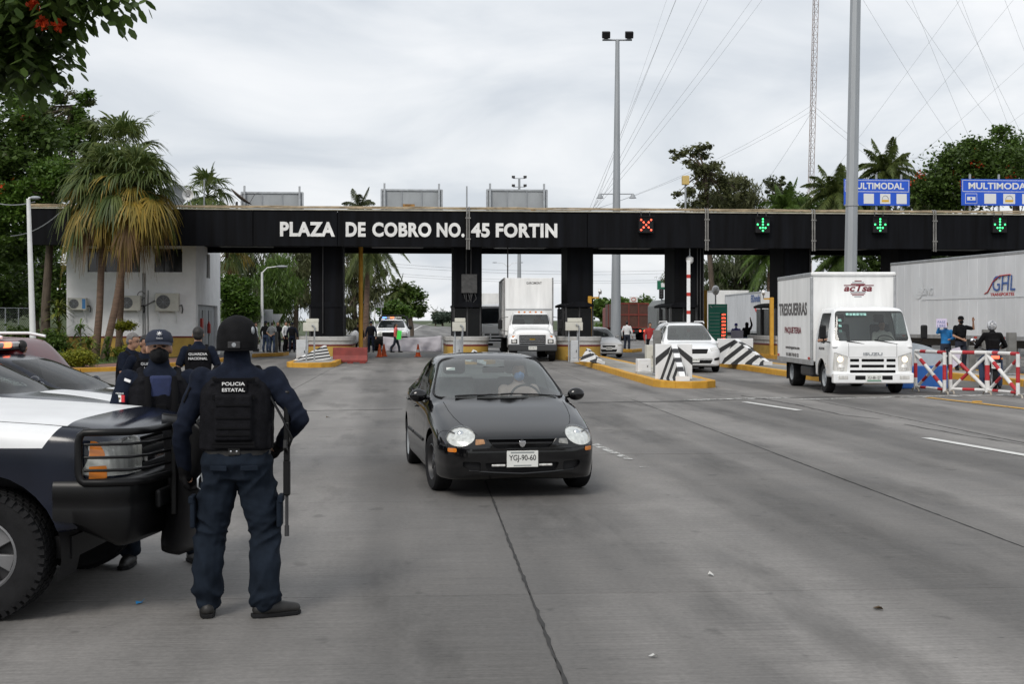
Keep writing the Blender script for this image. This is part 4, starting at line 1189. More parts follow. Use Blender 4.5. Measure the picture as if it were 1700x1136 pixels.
def bm_obj(bm, name, m, parent, smooth=40, free=True, off=0.0, thick=0.0):
 if off:
  bm.normal_update()
  for v in bm.verts: v.co += v.normal * off
 me = bpy.data.meshes.new(name); bm.to_mesh(me)
 if free: bm.free()
 fix_mesh(me, m, smooth, recalc=False)
 o = link(name, me, parent)
 if thick:
  s = o.modifiers.new('thickness', 'SOLIDIFY'); s.thickness = thick; s.offset = -1
 return o
def recess(piece, axis, sgn, depth):
 # push a cut piece inwards and wall its rim
 a0 = AX[axis][0]
 be = [e_ for e_ in piece.edges if len(e_.link_faces) == 1]
 r = bmesh.ops.extrude_edge_only(piece, edges=be)
 nv = [g for g in r['geom'] if isinstance(g, bmesh.types.BMVert)]
 ns = set(nv)
 for v in piece.verts:
  if v not in ns: v.co[a0] -= sgn * depth
 return piece
def ell(cx, cz, rx, rz, n=24, tilt=0.0, pw=2.0):
 out = []
 for k in range(n):
  a = 2 * math.pi * k / n; c, s = math.cos(a), math.sin(a)
  x = rx * math.copysign(abs(c) ** (2 / pw), c); z = rz * math.copysign(abs(s) ** (2 / pw), s)
  out.append((cx + x * math.cos(tilt) - z * math.sin(tilt), cz + x * math.sin(tilt) + z * math.cos(tilt)))
 return out
def rrect(x0, x1, z0, z1, r, n=4):
 out = []
 for cx, cz, a0 in ((x1 - r, z0 + r, -90), (x1 - r, z1 - r, 0), (x0 + r, z1 - r, 90), (x0 + r, z0 + r, 180)):
  for k in range(n + 1):
   a = rad(a0 + 90 * k / n); out.append((cx + r * math.cos(a), cz + r * math.sin(a)))
 return out
def rpoly(pts, r, n=4):
 # round the corners of a convex outline
 out = []; k = len(pts)
 for i in range(k):
  a, b, c = Vector(pts[i - 1]), Vector(pts[i]), Vector(pts[(i + 1) % k])
  u, w = (a - b), (c - b)
  rr = min(r, u.length * .45, w.length * .45)
  p, q = b + u.normalized() * rr, b + w.normalized() * rr
  for j in range(n + 1):
   t = j / n
   out.append(tuple((1 - t) ** 2 * p + 2 * t * (1 - t) * b + t * t * q))
 return out
def mirx(poly): return [(-x, z) for x, z in poly][::-1]
def wheel(parent, x, y, r, w, side, rim=0.62, spokes=5, steer=0.0, rimm=None, tread=0, holes=True, dual=False, name='wheel'):
 h = part(name, parent, (x, y, r), steer)
 s = side                                            # +1: outer face towards +x
 b = w / 2
 prof = [(r * rim, -b * .85), (r * .80, -b), (r * .93, -b * .96), (r * .985, -b * .78), (r, -b * .55), (r, 0), (r, b * .55), (r * .985, b * .78), (r * .93, b * .96), (r * .80, b), (r * rim, b * .85), (r * rim * .97, 0)]
 mb = MB().lathe(prof, 40, (0, 0, 0), 'x', closed=True)
 if tread:
  n = tread
  for k in range(n):
   a = 2 * math.pi * k / n
   for t_, off, wd in ((-.62, 0, .36), (-.2, .5, .34), (.2, 0, .34), (.62, .5, .36)):
    aa = a + off * 2 * math.pi / n
    ca, sa = math.cos(aa), math.sin(aa); d = math.pi / n * .74
    vs = []
    for rr in (r * .985, r * 1.018 - abs(t_) * r * .012):
     for dx, da in ((-wd / 2, -d + .25 * d), (wd / 2, -d - .25 * d), (wd / 2, d - .25 * d), (-wd / 2, d + .25 * d)):
      vs.append(((t_ + dx) * b, rr * math.cos(aa + da), rr * math.sin(aa + da)))
    mb._add(vs, [(0, 1, 2, 3), (4, 7, 6, 5), (0, 4, 5, 1), (1, 5, 6, 2), (2, 6, 7, 3), (3, 7, 4, 0)])
   aa = a + math.pi / n
   vs = []
   for xx, r0 in ((b * .80, r * .90), (b * 1.035, r * .90)):
    for rr, da in ((r0, -.6 * math.pi / n), (r0, .6 * math.pi / n), (r * 1.0, .6 * math.pi / n), (r * 1.0, -.6 * math.pi / n)):
     vs.append((s * xx * (1 if rr < r * .95 else .93), rr * math.cos(aa + da), rr * math.sin(aa + da)))
   mb._add(vs, [(0, 1, 2, 3), (4, 7, 6, 5), (0, 4, 5, 1), (1, 5, 6, 2), (2, 6, 7, 3), (3, 7, 4, 0)])
 mb.build('tyre', RUBBER, h, smooth=35)
 R = r * rim
 mb = MB()
 mb.lathe([(R * 1.0, s * b * .86), (R * .95, s * b * .90), (R * .90, s * b * .75), (R * .86, s * b * .35)], 40, (0, 0, 0), 'x', cap=False)
 # dish with spokes
 dm = rimm or ALLOY
 mb.build('rim', dm, h, smooth=40)
 m2 = MB()
 for k in range(spokes):
  a = 2 * math.pi * k / spokes + .3
  da = math.pi / spokes * .55
  pts = [(R * .18, a - da * 1.6), (R * .18, a + da * 1.6), (R * .88, a + da), (R * .88, a - da)]
  lo = [(s * b * (.62 if rr < R * .5 else .5), rr * math.cos(q), rr * math.sin(q)) for rr, q in pts]
  hi = [(p[0] - s * .04, p[1], p[2]) for p in lo]
  m2._add(lo + hi, [(0, 1, 2, 3), (4, 7, 6, 5), (0, 4, 5, 1), (1, 5, 6, 2), (2, 6, 7, 3), (3, 7, 4, 0)])
 m2.lathe([(0, s * b * .74), (R * .16, s * b * .72), (R * .24, s * b * .60), (R * .24, s * b * .4)], 20, (0, 0, 0), 'x', cap=False)
 m2.build('spokes', dm, h, smooth=35, bevel=.006)
 MB().lathe([(0, s * b * .1), (R * .9, s * b * .12), (R * .9, s * b * .05)], 24, (0, 0, 0), 'x').build('brake_disc', DARKM, h)
 return h
def wheel_house(bm, root, xw, yc, zc, R, half, m=None):
 # round arches cut in both sides, with a dark housing behind
 for s in (-1, 1):
  poly = [(yc + R * math.cos(a), zc + R * math.sin(a)) for a in np.linspace(0, 2 * math.pi, 33)[:-1]]
  cut(bm, poly, 'x', s, 0.02, (xw * .55 * s, 9) if s > 0 else (-9, -xw * .55)).free()
  mb = MB(); n = 16
  rows = [[(s * x, yc + R * 1.01 * math.cos(a), zc + R * 1.01 * math.sin(a)) for a in np.linspace(-.35, math.pi + .35, n)] for x in (half - .012, half - .35)]
  mb.grid(rows)
  mb._add([(s * (half - .35), yc, zc)] + rows[1], [(0, i + 1, i + 2) for i in range(n - 1)])
  mb.build('wheel_housing', BLACKPL, root, smooth=60)
def seam(bm, root, pts, axis, sgn, w=0.006, lim=None):
 for p, q in zip(pts[:-1], pts[1:]):
  p, q = Vector(p), Vector(q); d = (q - p).normalized(); s = Vector((-d.y, d.x)) * w / 2
  pc = cut(bm, [p - s, q - s, q + s, p + s], axis, sgn, .03, lim)
  if len(pc.faces): bm_obj(recess(pc, axis, sgn, .006), 'panel_gap', DARKM, root, smooth=None)
  else: pc.free()
def plate(parent, loc, w, h, txt, rz=0, tilt=0, strip=None):
 o = MB().box(-w / 2, w / 2, -.004, .004, -h / 2, h / 2).build('number_plate', PLATE, parent, bevel=.003, loc=loc, rz=rz)
 letter(txt, INK, o, (0, -.0045, -h * .2), height=h * .45, width=w * .86, name='plate_number', bold=.012, extrude=.001)
 if strip: MB().box(-w * .46, w * .46, -.0052, -.0042, -h * .46, -h * .3).build('plate_band', strip, o)
 return o
def mirror(parent, x, y, z, s, m, size=(.1, .07, .075)):
 MB().ball((x + s * .12, y, z), size, 16, 10).path([(x, y + .02, z - .03), (x + s * .1, y, z - .01)], .022, 8).build('wing_mirror', m, parent, smooth=60)
def seat(parent, x, y, m, z=.42, back=.62):
 p = MB()
 p.cbox((x, y, z), (.48, .5, .16)); p.cbox((x, y + .30, z + .36), (.48, .14, back), rx=rad(-12)); p.cbox((x, y + .41, z + .80), (.27, .10, .2), rx=rad(-8))
 return p.build('seat', m, parent, bevel=.05, seg=3)
def wiper(parent, a, b, lift=.02):
 a, b = Vector(a), Vector(b)
 MB().path([a, a.lerp(b, .4) + Vector((0, -.004, .005)), b], [.012, .01, .006], 6).build('wiper', BLACKPL, parent, smooth=60)
# ------------------------------------------------------------------ the black sedan
def heading(front_to):                      # rz so that the local -y (nose) points along the world vector
 return math.atan2(front_to[0], -front_to[1])
CARBLACK = mat('black_car_paint', (0.0035, 0.0035, 0.004), 0.09, spec=0.6, coat=0.0, var=0.3, scale=3.0, rvar=0.04)
UPHOL = mat('grey_upholstery', (0.07, 0.072, 0.076), 0.85, var=0.15, scale=20)
DASH = mat('dark_dashboard', (0.02, 0.02, 0.021), 0.7)
def sedan_stations(sx=1.0, sz=1.0):
 S = [(0.00, [(0, .545), (.25, .545), (.40, .54), (.46, .53), (.50, .51), (.52, .48), (.53, .44), (.53, .38), (.52, .31), (.49, .255), (0, .25)]),
   (0.035, [(0, .60), (.27, .598), (.45, .592), (.53, .58), (.585, .56), (.61, .53), (.622, .47), (.622, .40), (.61, .31), (.58, .225), (0, .22)]),
   (0.10, [(0, .645), (.31, .642), (.52, .635), (.605, .622), (.665, .60), (.695, .565), (.71, .50), (.71, .41), (.70, .30), (.66, .20), (0, .195)]),
   (0.22, [(0, .695), (.33, .692), (.55, .683), (.645, .67), (.715, .645), (.752, .60), (.772, .52), (.772, .42), (.762, .30), (.72, .19), (0, .18)]),
   (0.45, [(0, .765), (.34, .76), (.565, .75), (.67, .735), (.75, .707), (.795, .655), (.818, .55), (.82, .43), (.81, .30), (.77, .18), (0, .17)]),
   (0.85, [(0, .865), (.35, .86), (.575, .85), (.685, .832), (.77, .80), (.818, .74), (.842, .60), (.846, .45), (.835, .30), (.795, .18), (0, .17)]),
   (1.17, [(0, .935), (.36, .93), (.585, .918), (.70, .90), (.78, .865), (.826, .80), (.85, .63), (.855, .46), (.845, .30), (.80, .18), (0, .17)]),
   (1.24, [(0, .968), (.36, .956), (.592, .932), (.705, .907), (.78, .873), (.826, .81), (.85, .63), (.855, .46), (.845, .30), (.80, .18), (0, .17)]),
   (1.45, [(0, 1.080), (.36, 1.058), (.60, .985), (.71, .928), (.78, .89), (.828, .83), (.851, .64), (.856, .46), (.845, .30), (.80, .18), (0, .17)]),
   (1.75, [(0, 1.225), (.36, 1.203), (.575, 1.135), (.685, 1.025), (.77, .915), (.83, .855), (.852, .65), (.857, .46), (.845, .30), (.80, .18), (0, .17)]),
   (2.08, [(0, 1.358), (.35, 1.342), (.53, 1.288), (.655, 1.115), (.76, .93), (.832, .87), (.853, .66), (.858, .46), (.845, .30), (.80, .18), (0, .17)]),
   (2.35, [(0, 1.405), (.35, 1.392), (.54, 1.338), (.655, 1.14), (.757, .94), (.833, .88), (.854, .66), (.858, .46), (.845, .30), (.80, .18), (0, .17)]),
   (2.75, [(0, 1.415), (.35, 1.402), (.545, 1.35), (.66, 1.145), (.757, .95), (.833, .885), (.854, .67), (.858, .46), (.845, .30), (.80, .18), (0, .17)]),
   (3.15, [(0, 1.385), (.35, 1.372), (.54, 1.32), (.655, 1.13), (.753, .96), (.83, .895), (.852, .67), (.857, .46), (.845, .30), (.80, .18), (0, .17)]),
   (3.50, [(0, 1.27), (.35, 1.257), (.535, 1.205), (.65, 1.075), (.745, .967), (.822, .90), (.848, .67), (.853, .47), (.84, .30), (.79, .19), (0, .18)]),
   (3.85, [(0, 1.075), (.36, 1.068), (.555, 1.045), (.655, 1.01), (.735, .97), (.80, .905), (.83, .67), (.833, .48), (.82, .32), (.77, .21), (0, .20)]),
   (4.00, [(0, 1.02), (.36, 1.016), (.56, 1.005), (.65, .99), (.72, .96), (.785, .89), (.81, .67), (.812, .49), (.80, .34), (.75, .23), (0, .22)]),
   (4.28, [(0, .985), (.34, .982), (.52, .972), (.60, .955), (.655, .925), (.705, .86), (.725, .67), (.727, .5), (.715, .37), (.67, .28), (0, .27)]),
   (4.42, [(0, .90), (.28, .898), (.45, .89), (.51, .875), (.555, .85), (.585, .80), (.60, .66), (.60, .52), (.59, .42), (.55, .35), (0, .34)])]
 S = [(y, [(x * (1.075 if 1 <= i <= 3 and y > 1.3 else 1.02 if i == 4 and y > 1.3 else 1), z) for i, (x, z) in enumerate(s)]) for y, s in S]
 return [(y, [(x * sx, z * sz) for x, z in s]) for y, s in S]
def build_sedan():
 # place: the front wheels of the photograph
 ctr = (G(725, 816) + G(958, 806.5)) / 2
 rear = G(685, 783)
 ax = math.radians(9.7)
 nose = Vector((math.sin(ax), -math.cos(ax), 0))
 org = ctr + nose * 0.86
 t = thing('sedan_car', 'black four door sedan with white plate driving in the middle of the road', 'car', (org.x, org.y, 0), heading(nose))
 bm = shell(sedan_stations(), .055, 5)
 bm.normal_update()
 ws = rpoly([(-.745, .950), (.745, .950), (.575, 1.318), (-.575, 1.318)], .08, 5)
 ws = [(x, z + .055 * (1 - (x / .745) ** 2) * (1 if z > 1.1 else -.35)) for x, z in ws]
 for yc in (.86, 3.53): wheel_house(bm, t, .8, yc, .315, .345, .815)
 glass = cut(bm, ws, 'y', -1, .12, (1.0, 2.4))
 bm_obj(glass, 'windscreen', glass_mat('windscreen_glass', (0.66, 0.74, 0.73), 1.6, dirt_sheen=0.11), t)  # the pale film also paints in the sky's reflection
 ring_in = ws
 # black band round the screen
 c0 = (0, 1.13)
 rw = rpoly([(-.62, .99), (.62, .99), (.50, 1.33), (-.50, 1.33)], .08, 4)
 bm_obj(cut(bm, rw, 'y', 1, .12, (3.2, 4.1)), 'rear_window', GLASS, t)
 for s in (-1, 1):
  lim = (.45, .9) if s > 0 else (-.9, -.45)
  fw = rpoly([(1.62, .955), (2.44, .965), (2.44, 1.335), (2.12, 1.30), (1.86, 1.16)], .05)
  rwn = rpoly([(2.50, .97), (3.38, .985), (3.52, 1.03), (3.22, 1.27), (2.98, 1.335), (2.50, 1.345)], .05)
  bm_obj(cut(bm, fw, 'x', s, .1, lim), 'door_window', glass_mat('door_glass', (.42, .47, .47), 1.0), t)
  bm_obj(cut(bm, rwn, 'x', s, .1, lim), 'door_window', glass_mat('door_glass', (.42, .47, .47), 1.0), t)
  seam(bm, t, [(s * .66, .20), (s * .80, .42)], 'z', 1, .006)
  seam(bm, t, [(1.42, .88), (1.36, .6), (1.38, .24), (2.42, .22), (2.46, .95)], 'x', s, lim=(.5, .95) if s > 0 else (-.95, -.5))
  seam(bm, t, [(2.46, .22), (3.1, .24), (3.28, .5), (3.45, .75), (3.5, .95)], 'x', s, lim=(.5, .95) if s > 0 else (-.95, -.5))
  hl = ell(s * .605, .622, .140, .086, 28, s * -.22)
  p = cut(bm, hl, 'y', -1, .03, (-.1, .62))
  # lamp: reflector bowl behind a clear cover
  cov = p.copy(); be = bmesh.new()
  bm_obj(recess(p, 'y', -1, .035), 'headlight', LAMPGLASS, t, smooth=50)
  bm_obj(cov, 'headlight_cover', glass_mat('lamp_cover', (0.93, 0.95, 0.95), 0.7), t, off=.012, smooth=60)
  MB().ball((s * .60, .20, .62), (.042, .03, .062), 14, 8).ball((s * .655, .235, .615), (.03, .03, .05), 12, 8).build('lamp_bulb', CHROME, t, smooth=60)
  be.free()
  ti = rpoly([(s * .475, .545), (s * .375, .557), (s * .385, .60), (s * .468, .60)], .01, 2)
  bm_obj(cut(bm, ti, 'y', -1, .03, (-.1, .5)), 'turn_signal', mat('dull_amber_lens', (.34, .17, .07), .2, coat=.5, var=.3, scale=30) if s < 0 else mat('dull_clear_lens', (.20, .20, .19), .2, coat=.5, var=.3, scale=30), t, off=.004)
  mk = rrect(min(s * .655, s * .735), max(s * .655, s * .735), .475, .515, .012, 3)
  bm_obj(cut(bm, mk, 'y', -1, .01, (-.1, .6)), 'side_marker', AMBER, t, off=.006)
  fg = rpoly([(s * .42, .375), (s * .60, .385), (s * .60, .335), (s * .54, .295), (s * .42, .285)], .025, 3)
  bm_obj(recess(cut(bm, fg, 'y', -1, .05, (-.1, .4)), 'y', -1, .04), 'fog_recess', BLACKPL, t, smooth=30)
  MB().box(min(s * .17, s * .31), max(s * .17, s * .31), -.002, .03, .33, .352).build('fog_lamp', LAMPGLASS, t, bevel=.006)
  mirror(t, s * .775, 1.55, .965, s, CARBLACK, (.098, .06, .072))
  MB().box(min(s * .84, s * .875), max(s * .84, s * .875), 2.2, 2.34, .80, .825).build('door_handle', CARBLACK, t, bevel=.01)
  MB().box(min(s * .84, s * .875), max(s * .84, s * .875), 3.15, 3.29, .82, .845).build('door_handle', CARBLACK, t, bevel=.01)
  MB().box(min(s * .852, s * .868), max(s * .852, s * .868), 1.42, 2.40, .47, .505).build('side_moulding', BLACKPL, t, bevel=.006)
  MB().box(min(s * .852, s * .868), max(s * .852, s * .868), 2.50, 3.12, .47, .505).build('side_moulding', BLACKPL, t, bevel=.006)
  # hood edge gap
  seam(bm, t, [(s * .44, .10), (s * .52, .24), (s * .58, .42), (s * .62, .62), (s * .645, .85), (s * .655, 1.05), (s * .66, 1.19)], 'z', 1, .007)
  # black band between the glass and the roof
  pts = [Vector((s * .705, 1.42, .945)), Vector((s * .62, 1.72, 1.12)), Vector((s * .545, 2.06, 1.305))]
 gr = rpoly([(-.355, .60), (.355, .60), (.275, .512), (-.275, .512)], .03, 4)
 bm_obj(recess(cut(bm, gr, 'y', -1, .03, (-.1, .3)), 'y', -1, .05), 'grille', BLACKPL, t, smooth=30)
 MB().box(-.31, .31, .0, .03, .552, .566).box(-.012, .012, -.006, .028, .515, .60).build('grille_bar', CARBLACK, t, bevel=.004)
 em = MB(); em.prism([(-.032, .585), (.032, .585), (.036, .56), (.02, .53), (0, .52), (-.02, .53), (-.036, .56)], 'y', -.016, -.002); em.build('emblem', CHROME, t, bevel=.004)
 li = rpoly([(-.385, .368), (.385, .368), (.345, .285), (.24, .260), (-.24, .260), (-.345, .285)], .03, 3)
 bm_obj(recess(cut(bm, li, 'y', -1, .05, (-.1, .3)), 'y', -1, .06), 'lower_intake', BLACKPL, t, smooth=30)
 MB().path([(-.60, .06, .30), (-.5, .02, .285), (-.30, -.002, .27), (0, -.006, .255), (.30, -.002, .27), (.5, .02, .285), (.60, .06, .30)], .014, 8).build('bumper_lip', CARBLACK, t, smooth=60)
 for s in (-1, 1):
  seam(bm, t, [(s * .74, .545), (s * .80, .535)], 'y', -1, .006, (-.1, .6))
  seam(bm, t, [(s * .33, .495), (s * .50, .507), (s * .66, .522), (s * .78, .53)], 'y', -1, .007, (-.1, .6))
  MB().path([(s * .40, .012, .288), (s * .47, .026, .283), (s * .55, .052, .292), (s * .61, .085, .33)], .007, 6).build('recess_edge', CARBLACK, t, smooth=60)
  MB().path([(s * .355, .034, .603), (s * .285, .018, .510), (s * .14, .004, .505), (0, .0, .505)], .007, 6).build('grille_edge', CARBLACK, t, smooth=60)
 pl = plate(t, (0, -.016, .405), .32, .165, 'YGJ-90-60')
 MB().box(-.12, .12, -.0055, -.0045, .058, .072).box(-.09, .09, -.0055, -.0045, -.072, -.06).build('plate_small_print', mat('plate_grey', (.25, .27, .27), .6), pl)
 # cowl grille, wipers
 wiper(t, (-.28, 1.24, .975), (.06, 1.235, .985)); wiper(t, (-.52, 1.27, .968), (-.10, 1.245, .983))
 wiper(t, (.22, 1.245, .985), (.62, 1.32, .962)); wiper(t, (-.02, 1.235, .985), (.24, 1.25, .99))
 bm_obj(bm, 'body_shell', CARBLACK, t, smooth=42)
 # frame band round the windscreen and side glass
 mb = MB()
 bv = BVHTree.FromPolygons(*(lambda b: ([v.co.copy() for v in b.verts], [[v.index for v in f.verts] for f in b.faces]))(_idx(shell(sedan_stations(), .08, 4))))
 loop = []
 for x, z in ws:
  h = bv.ray_cast(Vector((x, 0.9, z)), Vector((0, 1, 0)))
  if h[0] is not None: loop.append(h[0] + h[1] * .004)
 mb.path(loop, .013, 6, closed=True)
 mb.build('screen_seal', BLACKPL, t, smooth=60)
 # running gear
 for x, y, s in ((-.74, .86, -1), (.74, .86, 1)): wheel(t, x, y, .302, .19, s, .64, 9, rad(6), mat('steel_wheel', (.03, .03, .032), .45))
 for x, y, s in ((-.74, 3.53, -1), (.74, 3.53, 1)): wheel(t, x, y, .302, .19, s, .64, 7, 0, GREYM)
 MB().box(-.70, .70, .5, 4.1, .16, .24).build('underbody', BLACKPL, t)
 # cabin
 MB().box(-.72, .72, 1.35, 3.7, .24, .30).build('cabin_floor', DASH, t)
 mb = MB(); mb.prism([(1.30, .60), (1.28, .90), (1.42, .93), (1.66, .90), (1.72, .80), (1.66, .55)], 'x', -.68, .68); mb.build('dashboard', DASH, t, bevel=.03)
 for sx in (-.37, .37): seat(t, sx, 2.15, UPHOL, z=.46)
 MB().cbox((0, 3.15, .55), (1.25, .5, .2)).cbox((0, 3.40, .82), (1.25, .14, .5), rx=rad(-15)).build('rear_seat', UPHOL, t, bevel=.05)
 st = Matrix.Translation((.37, 1.83, .90)) @ Matrix.Rotation(rad(62), 4, 'X')
 mb = MB(); mb.xf = st
 mb.path([(.175 * math.cos(a), .175 * math.sin(a), 0) for a in np.linspace(0, 2 * math.pi, 25)[:-1]], .014, 8, closed=True)
 mb.tube((-.17, 0, 0), (.17, 0, 0), .015, n=6).tube((0, 0, 0), (0, -.17, 0), .015, n=6).ball((0, 0, 0), (.05, .05, .02), 10, 6)
 mb.build('steering_wheel', DASH, t, smooth=60)
 MB().cbox((0, 1.86, 1.235), (.26, .03, .075)).build('rear_view_mirror', BLACKPL, t, bevel=.015)
 MB().cbox((-.49, 1.90, 1.245), (.10, .004, .035), rx=rad(-25)).build('windscreen_sticker', PLATE, t)
 return t
def _idx(b):
 b.verts.index_update(); b.faces.index_update(); return b
SEDAN = build_sedan()
# ------------------------------------------------------------------ police pickup in the foreground
NAVY = mat('navy_police_paint', (0.006, 0.0085, 0.018), 0.18, spec=0.5, coat=0.0, var=0.2, scale=2.0, rvar=.05)
POLWHITE = mat('police_white_wrap', (0.74, 0.75, 0.76), 0.4, var=0.05, scale=3)
SATBLK = mat('satin_black_steel', (0.005, 0.005, 0.0055), 0.36, var=0.2, spec=0.3)
def pickup_stations():
 def sec(y, top, h, zb, crown=.012):
  return (y, [(0, top), (h * .42, top - crown * .3), (h * .72, top - crown), (h * .86, top - crown - .02), (h * .94, top - .06), (h * .985, top - .12), (h, top - .22), (h, (top + zb) / 2 - .08), (h * .995, zb + .15), (h * .96, zb), (0, zb - .01)])
 S = [sec(0, 1.06, .80, .66), sec(.05, 1.145, .90, .63), sec(.14, 1.20, .955, .60), sec(.32, 1.232, .985, .56), sec(.7, 1.26, 1.0, .50), sec(1.2, 1.29, 1.005, .48), sec(1.48, 1.305, 1.005, .47)]
 def cab(y, zt, xt, belt=1.27, zb=.47, deck=None):
  return (y, [(0, zt), (xt * .55, zt - .012), (xt * .9, zt - .05), (xt * 1.0 + (.92 - xt) * .45, zt - (zt - belt) * .5), (.925, belt), (.985, belt - .06), (1.005, belt - .25), (1.005, .8), (1.0, .62), (.965, zb), (0, zb - .01)])
 S += [(1.56, [(0, 1.345), (.42, 1.34), (.73, 1.315), (.865, 1.285), (.93, 1.255), (.985, 1.19), (1.005, 1.07), (1.005, .8), (1.0, .62), (.965, .47), (0, .46)]),
   cab(1.85, 1.56, .80), cab(2.2, 1.78, .73), cab(2.45, 1.86, .71), cab(3.0, 1.885, .72), cab(3.8, 1.875, .72), cab(4.15, 1.84, .72), cab(4.25, 1.5, .80),
   sec(4.32, 1.31, 1.005, .48), sec(5.0, 1.32, 1.005, .50), sec(6.0, 1.32, 1.0, .55), sec(6.1, 1.31, .98, .58)]
 return S
def pickup(name, label, org, rz, paint, white_trim, detail, lightbar=False, rack=False):
 t = thing(name, label, 'police pickup', org, rz)
 bm = shell(pickup_stations(), .05 if detail else .12, 5 if detail else 3)
 bm.normal_update()
 for yc in (.86, 4.75): wheel_house(bm, t, .9, yc, .42, .50 if detail else .47, .98)
 ws = rpoly([(-.82, 1.345), (.82, 1.345), (.68, 1.80), (-.68, 1.80)], .08, 4)
 bm_obj(cut(bm, ws, 'y', -1, .12, (1.4, 2.6)), 'windscreen', TINT if detail else GLASSD, t)
 for s in (-1, 1):
  lim = (.5, 1.1) if s > 0 else (-1.1, -.5)
  for w_ in ([(2.0, 1.30), (3.0, 1.30), (3.0, 1.80), (2.45, 1.80)], [(3.08, 1.30), (4.0, 1.30), (3.95, 1.80), (3.08, 1.80)]):
   bm_obj(cut(bm, rpoly(w_, .05), 'x', s, .1, lim), 'door_window', GLASSD, t)
  seam(bm, t, [(s * .83, .12), (s * .868, .4), (s * .875, .9), (s * .88, 1.46)], 'z', 1, .012)
  if white_trim is not None:
   # white band on the wing, ending in a slant behind the lamp
   bm_obj(cut(bm, [(.36, 1.24), (1.9, 1.26), (1.9, 1.075), (.47, 1.075)], 'x', s, .15, lim), 'white_wrap', white_trim, t)
  hl = rpoly([(s * .50, 1.125), (s * .955, 1.105), (s * .98, .90), (s * .50, .885)], .03, 3)
  if detail:
   for z0_, z1_ in ((1.02, 1.115), (.885, .965)):
    bm_obj(cut(bm, rpoly([(s * .93, z1_), (s * .972, z1_ - .005), (s * .985, z0_), (s * .93, z0_)], .01, 2), 'y', -1, .02, (-.1, .20)), 'indicator_lens', AMBER, t, off=.004)
  p = cut(bm, hl, 'y', -1, .02, (-.1, .45))
  cov = p.copy()
  bm_obj(recess(p, 'y', -1, .03), 'headlight', LAMPGLASS, t, smooth=30)
  bm_obj(cov, 'headlight_cover', glass_mat('lamp_cover_old', (.88, .89, .88), .7, dirt_sheen=.12), t, off=.006)
  for zz in (1.055, .945):
   MB().lathe([(0, .03), (.06, .022), (.078, 0)], 20, (s * .66, .06, zz), 'y').build('lamp_bowl', CHROME, t, smooth=60)
  
  mirror(t, s * .98, 1.85, 1.36, s, BLACKPL, (.12, .07, .12))
 if white_trim is not None:
  bm_obj(cut(bm, [(-.86, .36), (.86, .36), (.86, 1.50), (-.86, 1.50)], 'z', 1, .3, (1.0, 1.5)), 'white_wrap', white_trim, t)
 gr = rpoly([(-.48, 1.10), (.48, 1.10), (.47, .80), (-.47, .80)], .03, 3)
 g_ = bm_obj(recess(cut(bm, gr, 'y', -1, .02, (-.1, .3)), 'y', -1, .07), 'grille', BLACKPL, t, smooth=30)
 MB().box(-.47, .47, -.03, .02, .935, .985).build('grille_bar', CHROME if detail else BLACKPL, t, bevel=.01)
 if detail:
  for k in range(6):
   z = .82 + k * .05
   if abs(z - .96) > .04: MB().box(-.46, .46, .03, .06, z - .006, z + .006).build('grille_slat', SATBLK, t)
 bm_obj(bm, 'body_shell', paint, t, smooth=42)
 # front bumper: a deep rounded pressing that wraps the corners
 plan = catmull([(-1.0, .40), (-1.0, .22), (-.985, .06), (-.90, -.06), (-.6, -.115), (0, -.15), (.6, -.115), (.90, -.06), (.985, .06), (1.0, .22), (1.0, .40)], 6 if detail else 2)
 rows = []
 for i, p in enumerate(plan):
  tg = plan[min(i + 1, len(plan) - 1)] - plan[max(i - 1, 0)]; nr = np.array([tg[1], -tg[0]]) / (np.linalg.norm(tg) + 1e-9)
  ed = min(1, max(0, (p[1] + .02) / .42))                 # rises towards the arch
  rows.append([(p[0] + nr[0] * d_, p[1] + nr[1] * d_, z_ + (.16 * ed if z_ < .55 else .05 * ed if z_ < .65 else 0)) for z_, d_ in ((.885, -.14), (.882, -.04), (.868, -.006), (.83, .004), (.76, .006), (.745, -.004), (.70, .004), (.58, .0), (.50, -.022), (.46, -.06), (.45, -.14))])
 MB().grid(rows).build('front_bumper', SATBLK, t, smooth=60)
 MB().box(-.35, .35, -.175, -.15, .60, .76).build('bumper_centre', GREYM, t, bevel=.02)
 MB().box(.40, .66, -.172, -.13, .66, .78).build('fog_lamp_panel', BLACKPL, t, bevel=.02)
 MB().box(-.66, -.40, -.172, -.13, .66, .78).build('fog_lamp_panel', BLACKPL, t, bevel=.02)
 # brush guard
 if detail:
  def loop(z0, z1, r):
   pts = []
   base = [(-1.01, .20), (-1.0, .08), (-.95, -.06), (-.82, -.14), (-.5, -.19), (0, -.21), (.5, -.19), (.82, -.14), (.95, -.06), (1.0, .08), (1.01, .20)]
   return [(x, y, z1) for x, y in base], [(x, y, z0) for x, y in base]
  up, dn = loop(.865, 1.175, .03)
  g = part('brush_guard', t)
  mb = MB(); mb.path(up + [(1.01, .225, 1.155), (1.01, .235, 1.12), (1.01, .235, .92), (1.01, .225, .885)] + dn[::-1] + [(-1.01, .225, .885), (-1.01, .235, .92), (-1.01, .235, 1.12), (-1.01, .225, 1.155)], .024, 10, closed=True)
  mb.build('guard_frame', SATBLK, g, smooth=60)
  for z in (1.10, 1.02, .94):
   MB().path([(p[0], p[1], z) for p in up], .0095, 8).build('guard_bar', SATBLK, g, smooth=60)
  for x in (-.5, .5):
   MB().box(x - .03, x + .03, -.235, -.195, .60, 1.19).build('guard_upright', SATBLK, g, bevel=.01)
 tr = 46 if detail else 0
